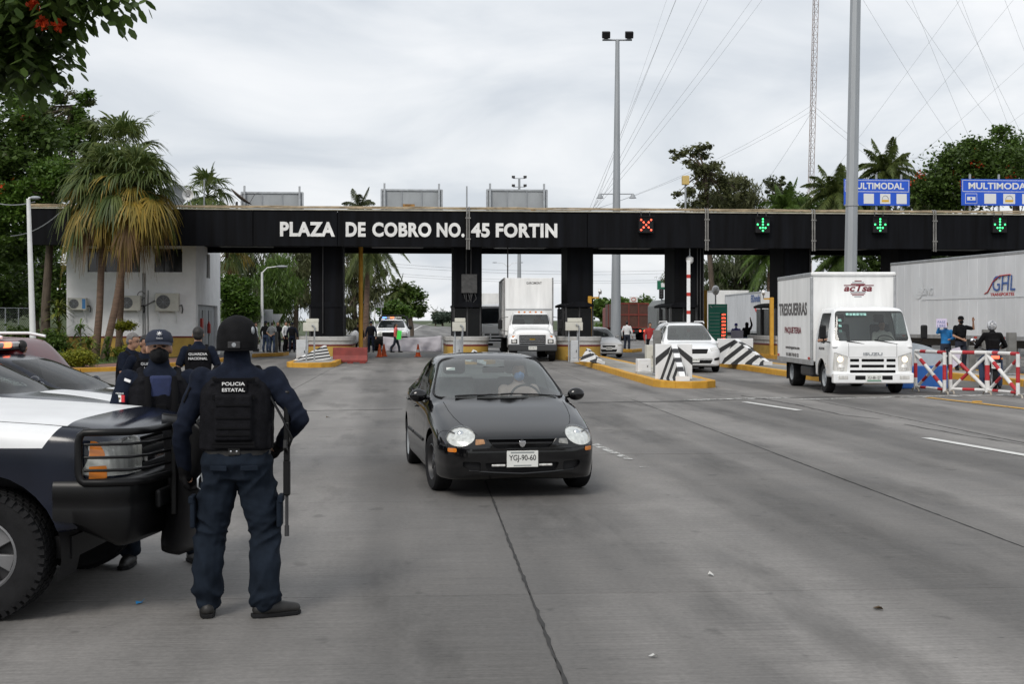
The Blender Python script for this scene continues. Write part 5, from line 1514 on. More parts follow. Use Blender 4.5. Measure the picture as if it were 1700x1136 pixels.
 for x, y, s in ((-.86, .86, -1), (.86, .86, 1), (-.86, 4.75, -1), (.86, 4.75, 1)):
  h = wheel(t, x, y, .405, .27, s, .56, 6, 0, mat('dull_alloy', (.17, .17, .175), .5, metal=.3, var=.12), tr if y < 2 else 0)
  if detail and y < 2 and s > 0:
   for ci, ch in enumerate('WRANGLER'):
    a = rad(62 - ci * 15.5)
    me = text_mesh(ch, .042, extrude=.001, bold=.01)
    me.materials.clear(); me.materials.append(mat('tyre_letter_white', (.45, .45, .43), .8, var=.2, scale=40))
    o = link('tyre_letter', me, h)
    o.matrix_local = Matrix.Translation((.1335, .29 * math.cos(a), .29 * math.sin(a))) @ Matrix.Rotation(a - math.pi / 2, 4, 'X') @ Matrix.Rotation(rad(90), 4, 'Z')
 MB().box(-.8, .8, .35, 5.9, .36, .5).build('chassis', BLACKPL, t)
 MB().tube((-.8, .86, .41), (.8, .86, .41), .06).build('front_axle', DARKM, t)
 if lightbar:
  police_bar(t, 0, 2.75, 1.90)
 if rack:
  mb = MB()
  for y in (4.4, 5.2, 6.0):
   mb.path([(-.85, y, 1.3), (-.85, y, 1.95), (-.6, y, 2.1), (.6, y, 2.1), (.85, y, 1.95), (.85, y, 1.3)], .03, 8)
  for x in (-.8, -.3, .3, .8): mb.tube((x, 4.4, 2.04), (x, 6.0, 2.04), .022, n=6)
  mb.build('roll_cage', BLACKPL, t, smooth=60)
 return t
LEDBLUE = mat('blue_beacon', (0.02, 0.08, 0.6), .3, emit=(0.10, 0.25, 1.0), es=3.0)
LEDRED = mat('red_beacon', (0.6, 0.03, 0.02), .3, emit=(1.0, 0.16, 0.06), es=3.0)
BEACON = mat('clear_beacon', (.45, .44, .42), .2, coat=.8, var=.2)
def police_bar(t, x, y, z, w=1.15, order=(0, 2, 1, 2, 2)):
 b = part('light_bar', t, (x, y, z))
 MB().box(-w / 2, w / 2, -.13, .13, 0, .03).build('bar_base', BLACKPL, b, bevel=.01)
 n = len(order)
 for k, c in enumerate(order):
  a0 = -w / 2 + w * k / n
  MB().box(a0 + .005, a0 + w / n - .005, -.125, .125, .032, .105).build('beacon', (LEDBLUE, LEDRED, BEACON)[c], b, bevel=.02)
 for s in (-.4, .4): MB().box(s - .03, s + .03, -.05, .05, -.05, 0).build('bar_foot', BLACKPL, b)
th = rad(1.5)
nose = Vector((math.cos(th), -math.sin(th), 0))
wc = Vector((P(-36, 925, 7.95).x, 7.95, 0))                     # near front wheel
side = Vector((-nose.y, nose.x, 0))                           # away from the camera
ctr = wc + side * .90
o_ = ctr + nose * .86
PICKUP = pickup('police_pickup', 'navy and white police pickup with black brush guard, nearest the camera', (o_.x, o_.y, 0), heading(nose), NAVY, POLWHITE, True)
PICKUP.scale = (.965, .965, .965)

# ------------------------------------------------------------------ generic cars
def simple_car(name, label, org, rz, stations, paint, sx=1, sy=1, sz=1, cat='car', wheels=(.86, 3.53), wr=.31, glassm=None, grille=True, ws=None, sides=None, hoodwhite=None, bar=False, step=.1, doorwhite=False, lamps=None, plate_txt=None, halfw=.86, dark_wheel=False):
 t = thing(name, label, cat, org, rz)
 st = [(y * sy, [(x * sx, z * sz) for x, z in s]) for y, s in stations]
 bm = shell(st, step, 4); bm.normal_update()
 hw = halfw * sx
 for yc in wheels: wheel_house(bm, t, hw * .9, yc * sy, wr + .01, wr * 1.14, hw * .95)
 gm = glassm or GLASSD
 sc2 = lambda poly, k: [(a * (sx if k == 'y' else sy), b * sz) for a, b in poly]
 ws = ws or [(-.70, .945), (.70, .945), (.53, 1.335), (-.53, 1.335)]
 y_ws = (1.0 * sy, 2.5 * sy)
 bm_obj(cut(bm, rpoly(sc2(ws, 'y'), .09, 4), 'y', -1, .12, y_ws), 'windscreen', gm, t)
 for s in (-1, 1):
  lim = (hw * .5, hw * 1.1) if s > 0 else (-hw * 1.1, -hw * .5)
  for w_ in sides or ([(1.62, .955), (2.44, .965), (2.44, 1.335), (2.12, 1.30), (1.86, 1.16)], [(2.50, .97), (3.38, .985), (3.52, 1.03), (3.22, 1.27), (2.98, 1.335), (2.50, 1.345)]):
   bm_obj(cut(bm, rpoly(sc2(w_, 'x'), .05), 'x', s, .08, lim), 'door_window', gm, t)
  seam(bm, t, sc2([(1.42, .88), (1.36, .6), (1.38, .3), (2.42, .3), (2.46, .95)], 'x'), 'x', s, .01, lim=lim)
  for lp, m_ in lamps or (([(.44, .60), (.70, .65), (.73, .57), (.46, .53)], LAMPGLASS),):
   poly = rpoly([(s * a * sx, b * sz) for a, b in lp], .02, 2)
   bm_obj(cut(bm, poly, 'y', -1, .01, (-.1, .9)), 'headlight', m_, t, off=.004)
  mirror(t, s * .76 * sx * halfw / .86, 1.62 * sy, .99 * sz, s, paint, (.11, .06, .08))
  MB().box(min(s * hw, s * (hw + .02)), max(s * hw, s * (hw + .02)), 2.2 * sy, 2.34 * sy, .82 * sz, .845 * sz).build('door_handle', paint, t)
 if grille:
  for g_ in grille if isinstance(grille, list) else [[(-.34, .58), (.34, .58), (.30, .49), (-.30, .49)], [(-.42, .40), (.42, .40), (.36, .28), (-.36, .28)]]:
   bm_obj(recess(cut(bm, rpoly(sc2(g_, 'y'), .02, 2), 'y', -1, .02, (-.1, .5)), 'y', -1, .04), 'grille', BLACKPL, t, smooth=30)
 if hoodwhite:
  for a, b in hoodwhite:
   bm_obj(cut(bm, [(a * sx, .25 * sy), (b * sx, .25 * sy), (b * sx, 1.15 * sy), (a * sx, 1.15 * sy)], 'z', 1, .3, (.4, 1.2)), 'white_wrap', POLWHITE, t)
 bm_obj(bm, 'body_shell', paint, t, smooth=42)
 for yc in wheels:
  for s in (-1, 1): wheel(t, s * (hw - .11), yc * sy, wr, .2, s, .66, 7, 0, GREYM if dark_wheel else ALLOY)
 MB().box(-hw * .82, hw * .82, .5 * sy, 4.0 * sy, .17, .26).build('underbody', BLACKPL, t)
 if bar: police_bar(t, 0, 2.45 * sy, 1.415 * sz + .04)
 if plate_txt: plate(t, (0, -.02, .44 * sz), .30, .15, plate_txt)
 return t
SEDST = sedan_stations()
CHGST = [(y, [(x, z * (1 + .17 * max(0, 1 - y / 1.25) * (i < 6))) for i, (x, z) in enumerate(q)]) for y, q in SEDST]
def park(px, py, Y, back, th, along=0.0):
 # origin (nose) of a car whose point `back` metres behind the nose is seen at column px, distance Y
 n = Vector((math.cos(th), -math.sin(th), 0))
 c = Vector(((px - 850) / F * Y, Y, 0)) + n * back
 return (c.x, c.y, 0), heading(n)
PGL = glass_mat('police_glass', (.30, .34, .34), 1.0, dirt_sheen=.03, gz=.45)
def interior(t, sx, sy, z=.46):
 for x in (-.37, .37): seat(t, x * sx, 2.15 * sy, UPHOL, z)
 MB().cbox((0, 3.2 * sy, .75), (1.2, .2, .6)).build('rear_seat', UPHOL, t, bevel=.05)
 MB().box(-.66 * sx, .66 * sx, 1.34 * sy, 1.62 * sy, .55, .88).build('dashboard', DASH, t, bevel=.04)
o, r = park(58, 0, 15.0, 1.42, rad(4))
c = simple_car('police_car', 'dark blue police sedan with white hood stripe directly behind the pickup', o, r, CHGST, NAVY, 1.10, 1.14, 1.06, 'police car', wr=.34, glassm=PGL, hoodwhite=[(-.12, .62)], step=.08); interior(c, 1.1, 1.14)
o, r = park(168, 0, 17.5, 1.42, rad(3))
c = simple_car('police_car', 'dark blue police sedan with flashing roof light bar, second behind the pickup', o, r, CHGST, NAVY, 1.10, 1.14, .965, 'police car', wr=.34, glassm=PGL, hoodwhite=[(-.12, .62)], bar=True, step=.08); interior(c, 1.1, 1.14)
# maroon estate behind
MAROON = mat('maroon_paint', (0.10, 0.009, 0.011), .3, coat=.3, var=.12, scale=2)
def suv_stations():
 def sec(y, zt, xt, belt, zb=.34, xb=.9):
  return (y, [(0, zt), (xt * .6, zt - .01), (xt * .92, zt - .04), ((xt + xb) / 2, (zt + belt) / 2), (xb * .965, belt), (xb * .99, belt - .08), (xb, belt - .3), (xb, .7), (xb * .99, .52), (xb * .95, zb), (0, zb - .01)])
 def hood(y, zt, h, zb=.4):
  return (y, [(0, zt), (h * .45, zt - .006), (h * .74, zt - .02), (h * .87, zt - .04), (h * .94, zt - .08), (h * .985, zt - .16), (h, zt - .28), (h, .66), (h * .99, .54), (h * .95, zb), (0, zb - .01)])
 return [hood(0, .82, .70, .5), hood(.05, .9, .79, .46), hood(.15, .95, .85, .42), hood(.5, 1.02, .89), hood(1.1, 1.06, .90), sec(1.25, 1.10, .72, 1.03), sec(1.6, 1.36, .68, 1.04), sec(1.95, 1.60, .64, 1.05), sec(2.3, 1.68, .64, 1.06), sec(3.3, 1.69, .65, 1.07), sec(4.1, 1.66, .64, 1.08), sec(4.4, 1.40, .68, 1.08), sec(4.55, 1.12, .72, 1.05), hood(4.65, .98, .80, .5)]
SUVST = suv_stations()
o, r = park(88, 0, 19.0, 4.0, math.pi + rad(-8))
n_ = Vector((-1, .12, 0)).normalized()
c = simple_car('estate_car', 'maroon estate car with pale roof rails behind the police cars', (P(78, 0, 18.5).x - 4.4, 18.5 + .4, 0), heading(n_), SUVST, MAROON, 1, 1, .935, wr=.34, halfw=.9, wheels=(.9, 3.6),
    sides=([(1.75, 1.10), (2.5, 1.10), (2.5, 1.60), (2.15, 1.58)], [(2.58, 1.10), (3.4, 1.10), (3.4, 1.61), (2.58, 1.61)], [(3.48, 1.11), (4.25, 1.11), (4.05, 1.59), (3.48, 1.61)]),
    ws=[(-.74, 1.11), (.74, 1.11), (.60, 1.58), (-.60, 1.58)], glassm=glass_mat('smoke_glass', (.22, .25, .26), 1.0, dirt_sheen=.12))
for s in (-.62, .62): MB().path([(s, 2.0, 1.58), (s, 2.3, 1.615), (s, 3.9, 1.615), (s, 4.15, 1.57)], .022, 8).build('roof_rail', WHITE, c, smooth=60)
# white minivan coming out of the toll lane
def van_stations():
 def sec(y, zt, xt, belt, zb=.24, xb=.97):
  return (y, [(0, zt), (xt * .6, zt - .012), (xt * .93, zt - .05), ((xt + xb) / 2 - .01, (zt + belt) / 2), (xb * .955, belt), (xb * .985, belt - .07), (xb, belt - .3), (xb, .6), (xb * .99, .42), (xb * .95, zb), (0, zb - .01)])
 def hood(y, zt, h, zb=.24):
  return (y, [(0, zt), (h * .42, zt - .008), (h * .70, zt - .025), (h * .84, zt - .05), (h * .92, zt - .09), (h * .97, zt - .17), (h, zt - .30), (h * 1.0, .50), (h * .99, .40), (h * .95, zb), (0, zb - .01)])
 return [hood(0, .74, .60, .30), hood(.05, .82, .72, .26), hood(.14, .88, .82, .24), hood(.35, .95, .91), hood(.8, 1.04, .955), hood(1.05, 1.075, .965), sec(1.15, 1.12, .80, 1.045), sec(1.6, 1.40, .73, 1.05), sec(2.05, 1.63, .67, 1.06), sec(2.4, 1.71, .68, 1.07), sec(3.4, 1.74, .69, 1.08), sec(4.4, 1.71, .68, 1.09), sec(4.8, 1.60, .67, 1.09), sec(5.0, 1.25, .72, 1.05), hood(5.1, 1.0, .86, .4)]
VANST = van_stations()
nv = Vector((math.sin(rad(1)), -math.cos(rad(1)), 0))
cv = Vector((P(1154, 0, 45.2).x, 45.2, 0))
c = simple_car('minivan', 'white minivan with dark grille leaving the lane beside the striped wedge', (cv.x, cv.y, 0), heading(nv), VANST, WHITEV, 1, 1, 1, 'van', wr=.35, halfw=.97, wheels=(.98, 4.0), plate_txt='YJH-66-7',
    glassm=glass_mat('van_glass', (.45, .50, .48), 1.0, dirt_sheen=.14), ws=[(-.80, 1.10), (.80, 1.10), (.64, 1.62), (-.64, 1.62)],
    sides=([(1.75, 1.10), (2.5, 1.10), (2.5, 1.60), (2.15, 1.57)], [(2.58, 1.11), (3.6, 1.11), (3.6, 1.62), (2.58, 1.62)], [(3.68, 1.12), (4.7, 1.12), (4.55, 1.56), (3.68, 1.61)]),
    lamps=(([(.52, .84), (.90, .92), (.93, .82), (.55, .74)], LAMPGLASS), ([(.66, .50), (.86, .54), (.86, .44), (.66, .42)], BLACKPL)),
    grille=[[(-.46, .82), (.46, .82), (.40, .66), (-.40, .66)], [(-.60, .44), (.60, .44), (.54, .32), (-.54, .32)]])
interior(c, 1.15, 1.0, .62)
for s in (-.66, .66): MB().path([(s, 2.2, 1.70), (s, 2.4, 1.755), (s, 4.3, 1.755), (s, 4.5, 1.70)], .022, 8).build('roof_rail', WHITE, c, smooth=60)
# small white car further back
cv = Vector((P(1011, 0, 63).x, 63, 0)); nv = Vector((math.sin(rad(12)), -math.cos(rad(12)), 0))
c = simple_car('small_car', 'small white sedan waiting beside the ochre booth', (cv.x, cv.y, 0), heading(nv), SEDST, WHITEV, .99, .97, 1.04, 'car', wr=.30, glassm=glass_mat('van_glass', (.45, .50, .48)), step=.12, plate_txt='YKL-40-2')
# far police pickup beyond the banner
cv = Vector((P(648, 0, 77.2).x, 77.2, 0)); nv = Vector((math.sin(rad(3)), -math.cos(rad(3)), 0))
c = pickup('police_pickup', 'white police pickup with flashing bar parked behind the white banner', (cv.x, cv.y, 0), heading(nv), WHITEV, None, False, True, True)
# ------------------------------------------------------------------ trucks
BOXWHITE = mat('white_box_panel', (0.80, 0.805, 0.80), 0.45, var=0.09, scale=2.2, stretch=(1.6, 1.6, .22))
BOXGREY = mat('weathered_trailer_side', (0.62, 0.635, 0.655), 0.5, var=0.10, scale=.8, stretch=(1, 1, .35))
ALU = mat('aluminium_rail', (0.40, 0.41, 0.42), 0.45, metal=.6, var=.15, scale=6)
DARKRED = mat('dark_red_print', (0.16, 0.015, 0.025), .5)
GREYINK = mat('grey_print', (0.10, 0.095, 0.095), .6)
HEADON = mat('lit_headlamp', (.8, .75, .6), .2, emit=(1.0, .72, .40), es=2.2)
def cargo_box(t, hw, y0, y1, z0, z1, m, rail=ALU, ribs=0, door='front'):
 MB().box(-hw + .015, hw - .015, y0 + .015, y1 - .015, z0 + .09, z1 - .015).build('cargo_box', m, t, bevel=.02)
 r = .075
 for x in (-hw, hw):
  s = 1 if x > 0 else -1
  MB().box(min(x, x - s * r), max(x, x - s * r), y0, y1, z0, z0 + .13).build('bottom_rail', rail, t)
  MB().box(min(x, x - s * r), max(x, x - s * r), y0, y1, z1 - .11, z1).build('top_rail', rail, t, bevel=.02)
  for yy in (y0, y1):
   q = 1 if yy == y0 else -1
   MB().box(min(x, x - s * r), max(x, x - s * r), min(yy, yy + q * r), max(yy, yy + q * r), z0 + .131, z1 - .111).build('corner_post', rail, t, bevel=.025)
  if ribs:
   for k in range(1, ribs):
    yy = y0 + (y1 - y0) * k / ribs
    MB().box(min(x - s * .018, x - s * .006), max(x - s * .018, x - s * .006), yy - .012, yy + .012, z0 + .135, z1 - .115).build('panel_rib', m, t)
def low_cab(t, paint, k=1.0, glassm=None, lit=True, text=None):
 def sec(y, zt, h, zb, hb=None):
  hb = hb or h
  return (y, [(0, zt), (h * .5, zt - .01), (h * .82, zt - .035), (h * .92, zt - .09), ((h + hb) / 2 * .985, (zt - .09 + 1.3) / 2 if zt > 1.5 else zt - .14), (hb * .995, 1.25 if zt > 1.4 else zt - .22), (hb, 1.05 if zt > 1.3 else zt - .3), (hb, .8), (hb * .99, .58), (hb * .96, zb), (0, zb)])
 S = [sec(0, 1.20, .86, .44, .88), sec(.03, 1.27, .92, .42, .95), sec(.10, 1.44, .93, .42, .985), sec(.24, 1.83, .91, .42, 1.0), sec(.36, 2.06, .90, .42, 1.0), sec(.5, 2.13, .90, .42, 1.0), sec(1.0, 2.15, .90, .42, 1.0), sec(1.62, 2.14, .90, .42, 1.0), sec(1.68, 2.08, .86, .44, .96)]
 S = [(y * k, [(x * k, z * k) for x, z in s]) for y, s in S]
 bm = shell(S, .06, 4); bm.normal_update()
 K = lambda poly: [(a * k, b * k) for a, b in poly]
 wheel_house(bm, t, .95 * k, 1.0 * k, .42 * k, .44 * k, .97 * k)
 ws = rpoly(K([(-.90, 1.30), (.90, 1.30), (.82, 2.03), (-.82, 2.03)]), .09, 5)
 g = bm_obj(cut(bm, ws, 'y', -1, .05, (-.1, .6 * k)), 'windscreen', glassm or glass_mat('truck_glass', (.50, .55, .54), 1.0, dirt_sheen=.06), t)
 for s in (-1, 1):
  lim = (.6 * k, 1.2 * k) if s > 0 else (-1.2 * k, -.6 * k)
  sw = rpoly(K([(.42, 1.32), (.75, 1.22), (1.42, 1.30), (1.42, 1.98), (.55, 1.98)]), .06, 3)
  op = cut(bm, sw, 'x', s, .05, lim)
  if text and s < 0: op.free()                          # the near window is wound down
  else: bm_obj(op, 'door_window', GLASS, t)
  seam(bm, t, K([(.36, .95), (.36, .62)]), 'x', s, .012, lim)
  seam(bm, t, K([(1.50, 2.0), (1.50, .60)]), 'x', s, .012, lim)
  hl = rpoly(K([(s * .60, .93), (s * .93, 1.03), (s * .955, .76), (s * .955, .58), (s * .62, .56)]), .02, 2)
  hp = cut(bm, hl, 'y', -1, .01, (-.1, .5 * k))
  bm_obj(recess(hp, 'y', -1, .02), 'headlight', LAMPGLASS, t, smooth=30)
  MB().lathe([(0, -.02), (.06 * k, -.012), (.075 * k, .01)], 18, (s * .78 * k, .02 * k, .86 * k), 'y').build('lamp_lens', HEADON if lit else CHROME, t, smooth=60)
  MB().lathe([(0, -.02), (.07 * k, -.012), (.085 * k, .01)], 18, (s * .76 * k, .01 * k, .66 * k), 'y').build('lower_lamp', LAMPGLASS, t, smooth=60)
  MB().cbox((s * 1.22 * k, -.05, 1.52 * k), (.16 * k, .10, .34 * k)).build('wing_mirror', BLACKPL, t, bevel=.04)
  MB().path([(s * .98 * k, .18, 1.26 * k), (s * 1.18 * k, .0, 1.30 * k), (s * 1.22 * k, -.03, 1.42 * k)], .016, 6).build('mirror_arm', BLACKPL, t, smooth=60)
  MB().ball((s * .90 * k, .03, 1.16 * k), (.07, .04, .03), 10, 6).build('side_repeater', WHITE, t, smooth=60)
 for a, b, c_, d in ((-.55, -.33, .80, .87), (-.27, .27, .80, .87), (.33, .55, .80, .87), (-.55, -.33, .66, .73), (-.27, .27, .66, .73), (.33, .55, .66, .73), (-.55, .55, .535, .60)):
  bm_obj(recess(cut(bm, rpoly(K([(a, c_), (b, c_), (b, d), (a, d)]), .015, 2), 'y', -1, .05, (-.1, .3)), 'y', -1, .05), 'grille_slot', BLACKPL, t, smooth=30)
 seam(bm, t, K([(-.58, .92), (-.58, 1.24)]), 'y', -1, .008, (-.1, .3)); seam(bm, t, K([(.58, .92), (.58, 1.24)]), 'y', -1, .008, (-.1, .3)); seam(bm, t, K([(-.58, .905), (.58, .905)]), 'y', -1, .008, (-.1, .3))
 bm_obj(bm, 'cab_shell', paint, t, smooth=42)
 MB().box(-.97 * k, .97 * k, -.10, .12, .28 * k, .535 * k).build('front_bumper', paint, t, bevel=.035, seg=3)
 for a, b in ((-.45, -.20), (.20, .45)): MB().box(a * k, b * k, -.108, -.09, .37 * k, .47 * k).build('bumper_slot', BLACKPL, t, bevel=.01)
 for a, b in ((-.86, -.62), (.62, .86)): MB().box(a * k, b * k, -.108, -.09, .38 * k, .47 * k).build('bumper_lamp', LAMPGLASS, t, bevel=.015)
 for a, b in (((-.62, -.005, 1.27), (-.05, .03, 1.20)), ((.05, .0, 1.30), (.62, .03, 1.22))):
  wiper(t, (a[0] * k, .03, (a[2] + .03) * k), (b[0] * k, .02, b[2] * k))
 MB().box(-.86 * k, .86 * k, .35 * k, 1.5 * k, .55 * k, 1.0 * k).build('engine_cover', DASH, t)
 for x in (-.5, .5): seat(t, x * k, .85 * k, UPHOL, 1.05 * k, .6)
 MB().box(-.88 * k, .88 * k, .20 * k, .42 * k, 1.0 * k, 1.26 * k).build('dashboard', DASH, t, bevel=.04)
 MB().box(-.86 * k, .86 * k, 1.58 * k, 1.63 * k, .6 * k, 1.30 * k).build('cab_back_lining', UPHOL, t)
 return t
STICK = mat('windscreen_sticker_green', (.30, .55, .50), .5, var=.5, scale=30)
iz = Vector((P(1449, 0, 31.9).x, 31.9, 0)); nz_ = Vector((math.sin(rad(.5)), -math.cos(rad(.5)), 0))
TRUCK = thing('delivery_truck', 'white cab over delivery truck with lit headlamps and boxed cargo body', 'truck', (iz.x, iz.y, 0), heading(nz_))
low_cab(TRUCK, WHITEV, 1.0, text=True)
cargo_box(TRUCK, 1.09, 1.75, 5.8, .66, 3.02, BOXWHITE)
MB().cbox((0, 1.76, 2.98), (2.16, .1, .1)).build('front_cap', BOXWHITE, TRUCK, bevel=.04)
for x in (-.83, .83):
 wheel(TRUCK, x, 1.0, .375, .22, 1 if x > 0 else -1, .58, 6, 0, GREYM)
 wheel(TRUCK, x * .98, 4.5, .375, .34, 1 if x > 0 else -1, .58, 6, 0, GREYM)
MB().box(-.45, .45, .2, 5.9, .42, .62).build('chassis', BLACKPL, TRUCK)
MB().box(-1.0, -.6, 2.1, 3.3, .35, .62).build('fuel_tank', DARKM, TRUCK, bevel=.06)
for s in (-1, 1): MB().box(min(s * .6, s * 1.0), max(s * .6, s * 1.0), 4.98, 5.0, .18, .64).build('mud_flap', RUBBER, TRUCK)
plate(TRUCK, (0, -.114, .415), .36, .16, 'XU-88-127', strip=mat('plate_green', (.03, .22, .12), .5))
letter('ISUZU', GREYM, TRUCK, (0, -.012, .955), height=.07, width=.46, bold=.02, extrude=.004, name='maker_lettering')
# side lettering on the near (left in the picture) wall: faces -x
def on_side(t, txt, m, y, z, h, w, x, name='lettering', sg=-1, **k):
 me = text_mesh(txt, h, w, **k); me.materials.clear(); me.materials.append(m)
 o = link(name, me, t); o.location = (x, y, z); o.rotation_euler = (0, 0, sg * math.pi / 2)
 return o
on_side(TRUCK, 'TRESGUERRAS', GREYINK, 3.9, 1.93, .34, 3.4, -1.082, bold=.03, extrude=.002)
on_side(TRUCK, 'PAQUETERIA', DARKRED, 3.85, 1.42, .2, 2.0, -1.082, bold=.02, extrude=.002)
on_side(TRUCK, 'www.tresguerras.com', GREYINK, 3.9, 1.0, .10, 1.7, -1.082, bold=.02, extrude=.002)
on_side(TRUCK, '01 800 710 83 52', GREYINK, 3.9, .82, .10, 1.5, -1.082, bold=.02, extrude=.002)
for yy in (1.95, 5.65): MB().box(-1.094, -1.088, yy - .1, yy + .1, .80, .86).build('reflector', RED, TRUCK)
# front wall emblem: striped disc behind slanted letters
em = part('front_emblem', TRUCK, (.12, 1.765, 2.60))
mb = MB()
for k in range(11):
 z = -.20 + .04 * k
 if -.07 < z < .09: continue
 w_ = math.sqrt(max(0, .22 ** 2 - z ** 2))
 if w_ < .02: continue
 m2 = MB(); m2.box(-w_ + .02 * z, w_, -.004, 0, z - .011, z + .012); m2.build('emblem_stripe', DARKRED if k % 3 else GREYM, em)
MB().box(-.36, .40, -.006, -.001, .075, .10).build('emblem_bar', DARKRED, em)
letter('acTsa', DARKRED, em, (0, -.004, -.065), height=.17, width=.72, bold=.03, extrude=.003, shear=.25, name='emblem_lettering')
me = text_mesh('PAQUETERIA', .075, .55, bold=.01, extrude=.002); me.materials.clear(); me.materials.append(GREYINK)
o = link('door_lettering', me, TRUCK); o.location = (-1.003, .95, 1.06); o.rotation_euler = (0, 0, -math.pi / 2)
for i in range(9):
 MB().cbox((-.55 + .085 * i if i < 6 else -.74, .255 if i < 6 else .16 + .03 * (8 - i), 1.945 if i < 6 else 1.93 - .13 * (i - 5)), (.07, .004, .07), rx=rad(-30)).build('windscreen_sticker', STICK, TRUCK)

# white box truck in the toll lane
ck = Vector((P(884, 0, 57.5).x, 57.5, 0)); nk = Vector((math.sin(rad(2.5)), -math.cos(rad(2.5)), 0))
BT = thing('box_truck', 'white bonneted box truck passing under the canopy beside the booth', 'truck', (ck.x, ck.y, 0), heading(nk))
def kod_stations():
 def hood(y, zt, h, zb):
  return (y, [(0, zt), (h * .45, zt - .01), (h * .66, zt - .04), (h * .74, zt - .10), (h * .80, zt - .22), (h * .93, zt - .30), (h * .99, zt - .40), (h, (zt + zb) / 2 - .12), (h * .99, zb + .12), (h * .95, zb), (0, zb)])
 def cab(y, zt, h, zb):
  return (y, [(0, zt), (h * .5, zt - .01), (h * .76, zt - .04), (h * .84, zt - .2), (h * .92, 1.58), (h * .96, 1.46), (h * .985, 1.25), (h, 1.0), (h * .99, .8), (h * .96, zb), (0, zb)])
 return [hood(0, 1.25, .90, .62), hood(.06, 1.34, 1.0, .60), hood(.2, 1.40, 1.05, .56), hood(.7, 1.47, 1.06, .55), hood(1.15, 1.53, 1.04, .55), cab(1.25, 1.60, 1.02, .55), cab(1.5, 2.0, 1.0, .55), cab(1.68, 2.13, 1.0, .55), cab(2.0, 2.17, 1.0, .55), cab(2.75, 2.16, 1.0, .55), cab(2.82, 2.1, .97, .56)]
bm = shell(kod_stations(), .1, 4); bm.normal_update()
wheel_house(bm, BT, .95, .75, .48, .55, 1.0)
bm_obj(cut(bm, rpoly([(-.84, 1.62), (.84, 1.62), (.76, 2.06), (-.76, 2.06)], .06, 3), 'y', -1, .1, (1.1, 1.9)), 'windscreen', glass_mat('truck_glass', (.50, .55, .54)), BT)
for s in (-1, 1):
 bm_obj(cut(bm, rpoly([(1.65, 1.52), (2.6, 1.52), (2.6, 2.02), (1.78, 2.02)], .06, 3), 'x', s, .05, (.5, 1.2) if s > 0 else (-1.2, -.5)), 'door_window', GLASSD, BT)
 bm_obj(recess(cut(bm, rrect(min(s * .66, s * .92), max(s * .66, s * .92), .78, .98, .02), 'y', -1, .01, (-.1, .4)), 'y', -1, .03), 'headlight_recess', BLACKPL, BT, smooth=30)
 MB().box(min(s * .70, s * .88), max(s * .70, s * .88), .0, .05, .81, .95).build('headlight', LAMPGLASS, BT, bevel=.02)
 MB().box(min(s * .74, s * .88), max(s * .74, s * .88), .04, .10, 1.03, 1.13).build('indicator_lens', AMBER, BT, bevel=.02)
 MB().cbox((s * 1.35, 1.5, 1.62), (.20, .08, .42)).build('wing_mirror', BLACKPL, BT, bevel=.03)
 MB().path([(s * 1.0, 1.4, 1.95), (s * 1.34, 1.5, 1.9), (s * 1.34, 1.5, 1.36), (s * 1.0, 1.4, 1.3)], .016, 6).build('mirror_arm', BLACKPL, BT, smooth=60)
g_ = bm_obj(recess(cut(bm, rpoly([(-.58, 1.17), (.58, 1.17), (.58, .76), (-.58, .76)], .03, 3), 'y', -1, .05, (-.1, .4)), 'y', -1, .04), 'grille', BLACKPL, BT, smooth=30)
for k in range(5): MB().box(-.57, .57, -.01, .03, .80 + k * .085, .825 + k * .085).build('grille_bar', CHROME, g_)
MB().box(-.12, .12, -.02, .02, .95, 1.0).build('emblem', mat('gold_emblem', (.5, .33, .08), .3, metal=.7), BT, bevel=.01)
bm_obj(bm, 'cab_shell', WHITEV, BT, smooth=42)
MB().box(-1.06, 1.06, -.22, .02, .46, .76).build('front_bumper', mat('dark_grey_bumper', (.035, .037, .04), .5), BT, bevel=.05, seg=3)
plate(BT, (0, -.226, .60), .36, .15, 'XV-04-71')
cargo_box(BT, 1.14, 3.0, 9.6, 1.02, 3.75, BOXWHITE, mat('dull_rail', (.25, .25, .25), .55, var=.2))
for k in range(1, 8):
 MB().box(-1.15, -1.14, 3.0 + k * .8, 3.03 + k * .8, 1.16, 3.63).build('panel_rib', BOXWHITE, BT)
MB().box(-1.05, 1.05, 2.985, 3.01, 2.28, 2.33).build('front_rail', ALU, BT)
letter('GARCIMONT', GREYINK, BT, (.25, 3.012, 3.45), height=.11, width=.7, name='small_lettering', bold=.02)
for x in (-.5, -.25, 0, .25, .5): MB().ball((x, 1.75, 2.17), (.05, .06, .04), 10, 6).build('roof_marker', AMBER, BT)
for x in (-.9, .9):
 wheel(BT, x, .75, .48, .26, 1 if x > 0 else -1, .58, 8, 0, WHITE)
 wheel(BT, x * .97, 6.8, .48, .5, 1 if x > 0 else -1, .58, 8, 0, WHITE)
MB().box(-.45, .45, .1, 9.4, .60, 1.0).build('chassis', BLACKPL, BT)
wiper(BT, (-.5, 1.28, 1.64), (0, 1.34, 1.68)); wiper(BT, (.1, 1.28, 1.64), (.6, 1.34, 1.68))
for x in (-.45, .45): seat(BT, x, 2.2, UPHOL, 1.25, .5)

